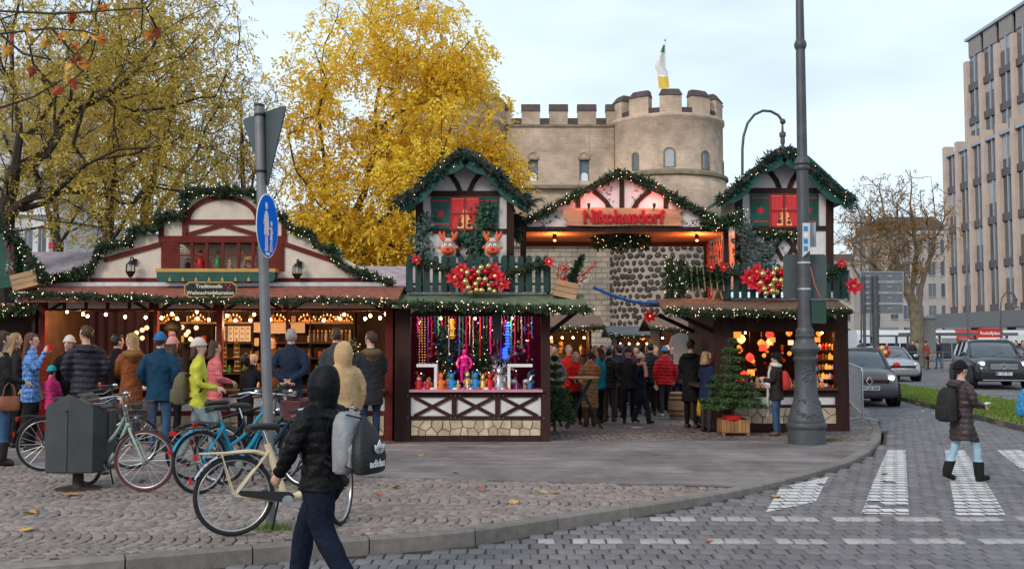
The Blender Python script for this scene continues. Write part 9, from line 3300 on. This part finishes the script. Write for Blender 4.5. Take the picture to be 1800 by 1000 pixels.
def arc_lamp(pts,hood,Y,label,group=None,s_=1.0,lit=False):
 b = at(pts[0][0],pts[0][1],Y)
 t = thing('street_lamp',label,'street lamp',(b.x,Y,-.1))
 P = [(b.x,Y,-.1)]+[at(u,v,Y) for u,v in pts]
 r = [.07*s_,.05*s_]+[.04*s_]*(len(pts) - 1)
 MB().tube(P,r,10).build('pole',M_IRON,t,smooth_=True)
 h = at(hood[0],hood[1],Y)
 e = P[-1]
 MB().ell(e,.09*s_,10,8).build('knuckle',M_IRON,t,smooth_=True)
 MB().lathe([(.02,0),(.05,.0),(.05,.12),(.07,.13),(.07,.32),(.10,.34),(.10,.44),(.04,.50),(.02,e.z - h.z)],14,h+Vector((0,0,.06))).build('lamp_neck',M_IRON,t,smooth_=True)
 MB().lathe([(.27*s_,-.03),(.26*s_,0.0),(.15*s_,.04),(.06,.07)],20,h).build('lamp_hood',M_IRON,t,smooth_=True)
 MB().ell(h - Vector((0,0,.03)),(.14*s_,.14*s_,.06),12,8).build('lamp_glass',mat('lamp_glass',(.6,.6,.58),.3),t,smooth_=True)
arc_lamp([(1305,430),(1305,320),(1305,262),(1307,240),(1314,217),(1326,202),(1341,195),(1355,196),(1368,203),(1376,214)],(1376,263),30.0,'curved swan-neck street lamp rising behind the green-shuttered house')
arc_lamp([(1759,590),(1759,540),(1761,524),(1768,515),(1775,514),(1783,518),(1786,526)],(1786,540),60.0,'curved street lamp before the office block')
arc_lamp([(1514,600),(1514,420),(1512,380),(1506,360),(1500,355)],(1498,372),60.0,'slender street lamp beside the bare trees')
# road sign seen from behind
def road_sign_back():
 Y = 33.0
 t = thing('direction_sign','big grey back of a four-panel direction sign on two poles','road sign',(_x(1540,Y),Y,-.06))
 for u,r in ((1537,.10),(1517,.05)):
  MB().tube([(_x(u,Y),Y - .05,-.06),(_x(u,Y),Y - .05,at(u,485,Y).z)],r,10).build('pole',M_IRON,t,smooth_=True)
 for k in range(4):
  v0 = 477+k*19
  mb = MB(); fr(mb,1512,v0,1588,v0+18,Y+.06,.03); pn = mb.build('panel',mat('panel_grey',(.16,.17,.18),.5,metal=.2),t)
  for a,b,c,d in ((1512,v0,1588,v0+1.6),(1512,v0+16.6,1588,v0+18),(1512,v0+1.7,1513.4,v0+16.5),(1586.6,v0+1.7,1588,v0+16.5)):
   mb = MB(); fr(mb,a,b,c,d,Y+.04,.018); mb.build('edge_profile',M_ALU,pn)
  for u in (1522,1560):
   mb = MB(); fr(mb,u,v0+7,u+8,v0+9,Y+.045,.012); mb.build('bracket',M_ALU,pn)
road_sign_back()

# ------ fir trees in tubs, barrier, table, barrel
def conifer(name,label,base,h,r,seed,whorls=9,low=.18,sparse_top=.3):
 rn = random.Random(seed)
 t = thing(name,label,'fir tree',base)
 b = Vector(base)
 MB().tube([b,b+Vector((0,0,h*.5)),b+Vector((.01,0,h))],[.03,.018,.005],7).build('trunk',mat('fir_trunk',(.10,.065,.04),.9),t)
 Vs,Fs,Ts = [],[],[]
 off = 0
 for w in range(whorls):
  f = low+(1 - low)*(w/(whorls - 1))**1.15
  L = r*(1 - f)**.75*(1.0 if f < .6 else .8)+.05
  n = 8 if f < .55 else 5
  for q in range(n):
   a = 2*math.pi*(q+rn.random()*.6)/n+w
   z0 = b.z+h*f
   p0 = Vector((b.x,b.y,z0))
   LL = L*rn.uniform(.75,1.15)
   tip = p0+Vector((LL*math.cos(a),LL*math.sin(a),-LL*.10+.05))
   mid = p0.lerp(tip,.5)+Vector((0,0,.04))
   paths = [[p0,mid,tip]]
   for s in (-1,1):
    for g in (.35,.6,.82):
     m0 = p0.lerp(tip,g)+Vector((0,0,.03))
     d = Vector((math.cos(a+s*.8),math.sin(a+s*.8),-.05))*LL*(.42 - .25*g)
     paths.append([m0,m0+d])
   for pth in paths:
    V,F,T,C,Lg = needles(pth,.02,300,.045,rn.randint(0,9999),.1)
    Vs.append(V); Fs.append(F+off); Ts.append(T); off += len(V)
 V,F,T = np.vstack(Vs),np.vstack(Fs),np.concatenate(Ts)
 me = np_mesh('crown',V - np.array(base),F,mat('fresh_fir',(.045,.095,.028),.6,var=.3,scale=12,tone=.8))
 set_tone(me,T)
 link_mesh('crown',me,t)
 return t
def planter():
 p = gp(1289,763)
 Y = p.y
 s = Y/FPX
 t = thing('wooden_planter','square wooden slatted planter box holding the fir tree','planter',p)
 w = 23*s
 h = 28*s
 for k in range(7):
  for sd in range(4):
   M_ = Matrix.Rotation(sd*math.pi/2,3,'Z')
   c = M_ @ Vector((-w+(k+.5)*2*w/7,-w,0))
   size = (2*w/7 - .006,.018,h - .06)
   MB().obox(p+Vector((c.x,c.y,.05+(h - .06)/2)),size,M_).build('slat',mat('planter_wood',(.30,.15,.06),.7,var=.3,scale=6,bump=.3,rnd=.4),t)
 for sx in (-1,1):
  for sy in (-1,1):
   MB().obox(p+Vector((sx*(w - .02),sy*(w - .04),.05)),(.05,.05,.099)).build('foot',MATS['planter_wood'],t)
 MB().bx(p.x - w+.02,p.x+w - .02,p.y - w+.02,p.y+w - .02,h - .06,h - .03).build('soil',mat('soil',(.03,.02,.015),.95),t)
 MB().lathe([(.14,0),(.17,.02),(.18,.09),(.15,.1)],14,(p.x - .05,p.y - .12,h - .03)).build('flower_pot',W_RED,label='red pot at the foot of the planter fir',cat='pot')
 conifer('fir_tree','green potted fir tree in the wooden planter by the street stall',(p.x,p.y,h - .04),at(1289,605,Y).z - h+.04,.60,3)
 q = Vector((at(975,700,19.3).x,19.3,pave_z(19.3)))
 conifer('fir_tree','dark small fir tree at the corner of the pink-backed stall',q,1.35,.42,5)
 # steel barrier
 a,b = gp(1517,741),gp(1493,716)
 t = thing('crowd_barrier','galvanised steel crowd barrier at the kerb beside the street stall','barrier',a)
 d = (b - a).normalized()
 L = (b - a).length
 def q_(f,z): return a+d*(L*f)+Vector((0,0,z))
 MB().tube([q_(0,.15),q_(0,1.05),q_(.03,1.12),q_(.97,1.12),q_(1,1.05),q_(1,.15)],.02,8,closed=True).build('frame',M_ZINC,t,smooth_=True)
 nb = 26
 for k in range(1,nb):
  MB().tube([q_(k/nb,.15),q_(k/nb,1.11)],.008,5).build('bar',M_ZINC,t)
 n = Vector((d.y,-d.x,0))
 for f in (.08,.92):
  MB().tube([q_(f,.16),q_(f,.06)+n*.05,q_(f,.01)+n*.33],.012,6).build('foot',M_ZINC,t)
  MB().tube([q_(f,.16),q_(f,.06) - n*.05,q_(f,.01) - n*.33],.012,6).build('foot',M_ZINC,t)
  # standing table
 c = Vector((at(1026,700,20.4).x,20.4,pave_z(20.4)))
 t = thing('standing_table','tall standing table with splayed dark legs beside the camel coat','table',c)
 for sx in (-1,1):
  for sy in (-1,1):
   MB().beam(c+Vector((sx*.36,sy*.25,0)),c+Vector((-sx*.15,sy*.2,1.0)),.04,.03,(0,1,0)).build('leg',M_BLKP,t)
 MB().lathe([(.30,1.0),(.33,1.01),(.33,1.035),(.30,1.045)],24,c).build('table_top',M_PLANK,t)
 # barrel
 c = Vector((at(1194,690,24.5).x,24.5,pave_z(24.5)))
 t = thing('barrel','small wooden barrel in the alley beside the black coat','barrel',c)
 MB().lathe([(.22,0),(.26,.15),(.28,.33),(.26,.52),(.22,.66),(.20,.66)],18,c).build('staves',M_PLANK,t,smooth_=True)
 for zz,r in ((.08,.246),(.2,.272),(.47,.27),(.58,.25)):
  MB().lathe([(r,zz),(r+.006,zz),(r+.006,zz+.04),(r,zz+.04)],18,c).build('hoop',M_IRON,t)
  # white shirt on a hanger
 c = at(1196,585,23.2)
 t = thing('hanging_shirt','white shirt on a hanger outside the street stall','shirt',at(1196,650,23.2))
 V,F = [],[]
 outline = [(0,0),(.10,-.02),(.25,-.10),(.33,-.42),(.24,-.45),(.20,-.30),(.22,-.85),(-.18,-.80),(-.18,-.28),(-.24,-.40),(-.32,-.36),(-.22,-.08),(-.08,-.02)]
 m = MB().prism([(c.x+x*.9,c.z+z*.9) for x,z in outline],c.y - .02,c.y+.02)
 m.build('shirt_cloth',W_WHITE,t)
 MB().tube([(c.x - .2,c.y,c.z - .05),(c.x,c.y,c.z+.03),(c.x+.2,c.y,c.z - .07)],.008,5).build('hanger',M_BLKP,t)
 MB().tube([(c.x,c.y,c.z+.03),(c.x,c.y,c.z+.35)],.004,4).build('hook',M_ZINC,t)
 # paper scrap on the alley ground
 p = gpave(1120,752)
 MB().add([(p.x - .13,p.y - .05,p.z+.006),(p.x+.1,p.y - .1,p.z+.012),(p.x+.15,p.y+.06,p.z+.004),(p.x - .02,p.y+.12,p.z+.015),(p.x - .12,p.y+.08,p.z+.005)],[(0,1,2,3,4)]).build('paper_scrap',W_WHITE,label='crumpled white paper lying in the alley mouth',cat='paper')
planter()

# ------ cars
M_TINT = mat('car_glass',(.05,.065,.075),.06,var=.2,spec=.9)
M_HEAD = mat('headlamp_clear',(.55,.57,.6),.1,metal=.3,var=.1)
M_HLIT = emis('headlamp_lit',(1.0,.97,.88),9.0)
M_PLATE = mat('number_plate',(.70,.70,.68),.5,var=.02)
def car(label,pos,heading,paint,Lc,W,Hc,hoodz,belt,ws,roof,plate=None,lit=False,mirror=None,clear=.2,wheel_r=.31,emblem='diamond',chrome=False,rails=False,big_grille=False,stripe=None):
 t = thing('parked_car' if not lit else 'car',label,'car',pos,heading)
 w = W/2
 # x forward from the rear (0) to the nose (Lc)
 def body_ring(x,wf,zb,zs,zt):
  ww = w*wf
  return [(x,-ww*.80,zb),(x,-ww*.97,zb+.07),(x,-ww,(zb+zs)/2),(x,-ww*.975,zs - .04),(x,-ww*.90,zs+.012),(x,-ww*.5,zt),(x,0,zt+.012),
   (x,ww*.5,zt),(x,ww*.90,zs+.012),(x,ww*.975,zs - .04),(x,ww,(zb+zs)/2),(x,ww*.97,zb+.07),(x,ww*.80,zb)]
 st = [(0.0,.84,clear+.16,belt - .22,belt - .2),(.06,.93,clear+.08,belt - .05,belt - .03),(.22,.98,clear,belt,belt+.01),(Lc*.30,1.0,clear,belt,belt+.01),(Lc*.55,1.0,clear,belt - .01,belt+.01),
  (Lc - ws[0],.995,clear,hoodz - .01,hoodz+.05),(Lc - ws[0]*.62,.98,clear,hoodz - .05,hoodz+.02),(Lc - .28,.955,clear+.01,hoodz - .13,hoodz - .05),(Lc - .12,.90,clear+.04,hoodz - .22,hoodz - .13),(Lc - .03,.84,clear+.08,hoodz - .34,hoodz - .26),(Lc,.76,clear+.14,hoodz - .42,hoodz - .37)]
 mb = MB().loft([body_ring(*q) for q in st])
 me_o = mb.build('body',paint,t,smooth_=True,world=False)
 # glasshouse
 def cab(x,zt,wb,wt,zb): return [(x,-w*wb,zb),(x,-w*wt,zt - .05),(x,-w*wt*.86,zt),(x,0,zt+.012),(x,w*wt*.86,zt),(x,w*wt,zt - .05),(x,w*wb,zb)]
 xa,xb,xc,xd = Lc - ws[0] - .02,Lc - ws[1],roof,.05
 zb = belt - .05
 MB().loft([cab(xd,belt+.12,.90,.84,zb),cab(xd+.22,Hc - .10,.92,.76,zb),cab(xc,Hc - .015,.93,.75,zb),cab((xb+xc)/2,Hc,.93,.75,zb),cab(xb,Hc - .03,.93,.75,zb),cab(xb+(xa - xb)*.5,(Hc+hoodz)/2+.02,.92,.79,zb),cab(xa,hoodz+.04,.90,.84,zb)]).build('glasshouse',M_TINT,t,smooth_=True,world=False)
 rings = []
 for x,zt in ((xd+.16,Hc - .10),(xc,Hc - .003),((xb+xc)/2,Hc+.012),(xb+.02,Hc - .02)):
  rings.append([(x,-w*.77,zt - .058),(x,-w*.66,zt+.006),(x,0,zt+.02),(x,w*.66,zt+.006),(x,w*.77,zt - .058),(x,0,zt - .03)])
 MB().loft(rings).build('roof',paint,t,smooth_=True,world=False)
 for s in (-1,1):
  MB().tube([(xa+.03,s*w*.865,hoodz+.02),(xb,s*w*.765,Hc - .045)],.03,6).build('pillar',paint,t,world=False)
  for f in (.36,.70):
   x = xd+(xb - xd)*f
   MB().tube([(x,s*w*.93,belt),(x+.05,s*w*.765,Hc - .05)],.032,6).build('pillar',M_BLKP,t,world=False)
  for xw in (.72,Lc - .80):
   whl = MB().lathe([(wheel_r*.55,-.10),(wheel_r*.93,-.105),(wheel_r,-.07),(wheel_r,.07),(wheel_r*.93,.105),(wheel_r*.55,.10)],24,(xw,s*(w - .10),wheel_r),Matrix.Rotation(math.pi/2,3,'X')).build('wheel',M_TYRE,t,smooth_=True,world=False)
   mb = MB().lathe([(.02,-.012),(wheel_r*.6,-.004),(wheel_r*.64,0.02),(wheel_r*.60,.03)],20,(xw,s*(w+.008),wheel_r),Matrix.Rotation(s*math.pi/2,3,'X'))
   mb.build('rim',M_ALU,whl,smooth_=True,world=False)
   MB().lathe([(wheel_r*1.18,-.10),(wheel_r*1.18,.012)],24,(xw,s*(w - .02),wheel_r+.02),Matrix.Rotation(s*math.pi/2,3,'X')).build('wheel_arch',M_BLKP,t,world=False)
  mm = MB().ell((xa - .10,s*(w+.09),belt+.09),(.06,.10,.075),10,8); mm.build('mirror',mirror or paint,t,smooth_=True,world=False)
  # lamps on the nose
  hl = MB().ell((Lc - .20,s*w*.70,hoodz - .20),(.13,w*.17,.085),12,8).build('headlight',M_HEAD,t,smooth_=True,world=False)
  if lit: MB().ell((Lc - .075,s*w*.70,hoodz - .21),(.03,.07,.05),10,8).build('lamp',M_HLIT,hl,world=False)
  MB().ell((Lc - .08,s*w*.66,clear+.20),(.05,.09,.05),10,6).build('fog_light',M_HEAD if not (lit and not chrome) else M_HLIT,t,world=False)
  MB().bx(-.03,.05,s*w*.78 - .09,s*w*.78+.09,belt - .22,belt - .02).build('tail_light',MATS['rear_red'],t,world=False)
  if rails: MB().tube([(xd+.4,s*w*.70,Hc+.0),(xd+.5,s*w*.70,Hc+.05),(xb - .3,s*w*.70,Hc+.05),(xb - .1,s*w*.70,Hc - .01)],.018,6).build('roof_rail',M_CHROME,t,world=False)
 gz = hoodz - .30
 if big_grille:
  g = MB().bx(Lc - .10,Lc+.015,-w*.48,w*.48,gz - .12,gz+.12).build('grille',M_BLKP,t,world=False)
  for zz in (-.07,.0,.07): MB().bx(Lc+.016,Lc+.03,-w*.46,w*.46,gz+zz - .018,gz+zz+.018).build('grille_bar',M_CHROME,g,world=False)
  MB().tube([(Lc+.035,.10*math.cos(a),gz+.10*math.sin(a)) for a in np.linspace(0,2*math.pi,20,endpoint=False)],.010,6,closed=True).build('emblem_ring',M_CHROME,g,world=False)
  mb = MB()
  for a in (math.pi/2,math.pi/2+2.094,math.pi/2+4.189): mb.tube([(Lc+.035,0,gz),(Lc+.035,.10*math.cos(a),gz+.10*math.sin(a))],.010,5)
  mb.build('emblem_star',M_CHROME,g,world=False)
 else:
  g = MB().bx(Lc - .12,Lc+.006,-w*.62,w*.62,gz - .045,gz+.055).build('grille',M_BLKP,t,world=False)
  if stripe: MB().bx(Lc+.007,Lc+.014,-w*.56,w*.56,gz+.03,gz+.042).build('grille_stripe',stripe,g,world=False)
  dm = [(0,.11),(.075,0),(0,-.11),(-.075,0)]
  mb = MB()
  for i in range(4):
   a,b = dm[i],dm[(i+1) % 4]
   mb.tube([(Lc+.03,a[0],gz+a[1]),(Lc+.03,b[0],gz+b[1])],.018,6)
  if emblem == 'diamond': mb.build('emblem',M_CHROME,g,world=False)
 MB().bx(Lc - .14,Lc - .015,-w*.70,w*.70,clear+.10,clear+.22).build('lower_grille',M_BLKP,t,world=False)
 if chrome: MB().bx(Lc - .05,Lc+.012,-w*.72,w*.72,clear+.06,clear+.095).build('skid_plate',M_CHROME,t,world=False)
 if plate:
  pl = MB().bx(Lc+.002,Lc+.022,-.26,.26,clear+.25,clear+.36).build('number_plate',M_PLATE,t,world=False)
  m = text_mb(plate,.44,.004,bold=.01)
  m.xf(Matrix.Translation((Lc+.026,.01,clear+.272)) @ Matrix.Rotation(math.pi/2,4,'Z') @ Matrix.Diagonal((1,1,1.0,1)))
  m.build('lettering',M_BLACK,pl,world=False)
  MB().bx(Lc+.0225,Lc+.0235,-.258,-.22,clear+.253,clear+.357).build('blue_strip',W_BLUE,pl,world=False)
 for s,x in ((-1,xa - .12),(1,xa - .12)):
  pass
 mb = MB(); mb.tube([(xa - .02,-.1,hoodz+.065),(xa - .2,.35,hoodz+.19)],.008,4); mb.build('wiper',M_BLKP,t,world=False)
 return t
def cars():
 def nose(u,v,Lc,h):
  p = gp(u,v,-.055)
  return (p.x - Lc*math.cos(h),p.y - Lc*math.sin(h),-.055)
 h = R(-98)
 car('dark grey small hatchback with red mirrors coming along the street past the barrier',nose(1529,716,3.6,h),h,mat('twingo_grey',(.085,.083,.088),.25,var=.05,spec=.6),3.6,1.65,1.54,.98,1.0,(.85,1.55),1.0,'LEV JX 230',True,mat('mirror_red',(.5,.02,.03),.3),wheel_r=.30,stripe=W_RED)
 h = R(-104)
 car('black off-roader with chrome grille and lit headlamps on the far lane',nose(1766,685,4.7,h),h,mat('suv_black',(.012,.014,.014),.2,var=.05,spec=.7),4.7,1.95,1.74,1.12,1.16,(1.35,2.2),1.3,'K·US 951',True,wheel_r=.38,chrome=True,rails=True,big_grille=True,clear=.26)
 h = R(-92)
 car('silver compact car on the far lane behind the grey hatchback',nose(1588,671,4.0,h),h,mat('silver_paint',(.42,.43,.44),.25,metal=.5,var=.04),4.0,1.7,1.45,.92,.98,(1.0,1.8),1.1,None,False,emblem=None)
 h = R(-150)
 car('dark red car half hidden behind the black off-roader',nose(1800,664,4.2,R(-95)),R(-95),mat('wine_paint',(.10,.015,.015),.25,var=.05),4.2,1.75,1.48,.95,1.0,(1.1,1.9),1.1,None,False,emblem=None)
 # bunch of red and yellow balloons or flowers seen past the hatchback
 c = at(1552,622,30.5)
 t = thing('flower_bunch','red and yellow flower bunch on a bollard behind the hatchback','flowers',(c.x,c.y,-.06))
 MB().tube([(c.x,c.y,-.06),(c.x,c.y,c.z - .1)],.03,6).build('stake',M_IRON,t)
 for k in range(14):
  MB().ell((c.x+random.uniform(-.16,.16),c.y+random.uniform(-.1,.1),c.z+random.uniform(-.12,.22)),.07,8,6).build('blossom',[W_RED,W_YEL,W_RED][k % 3],t,smooth_=True)
cars()
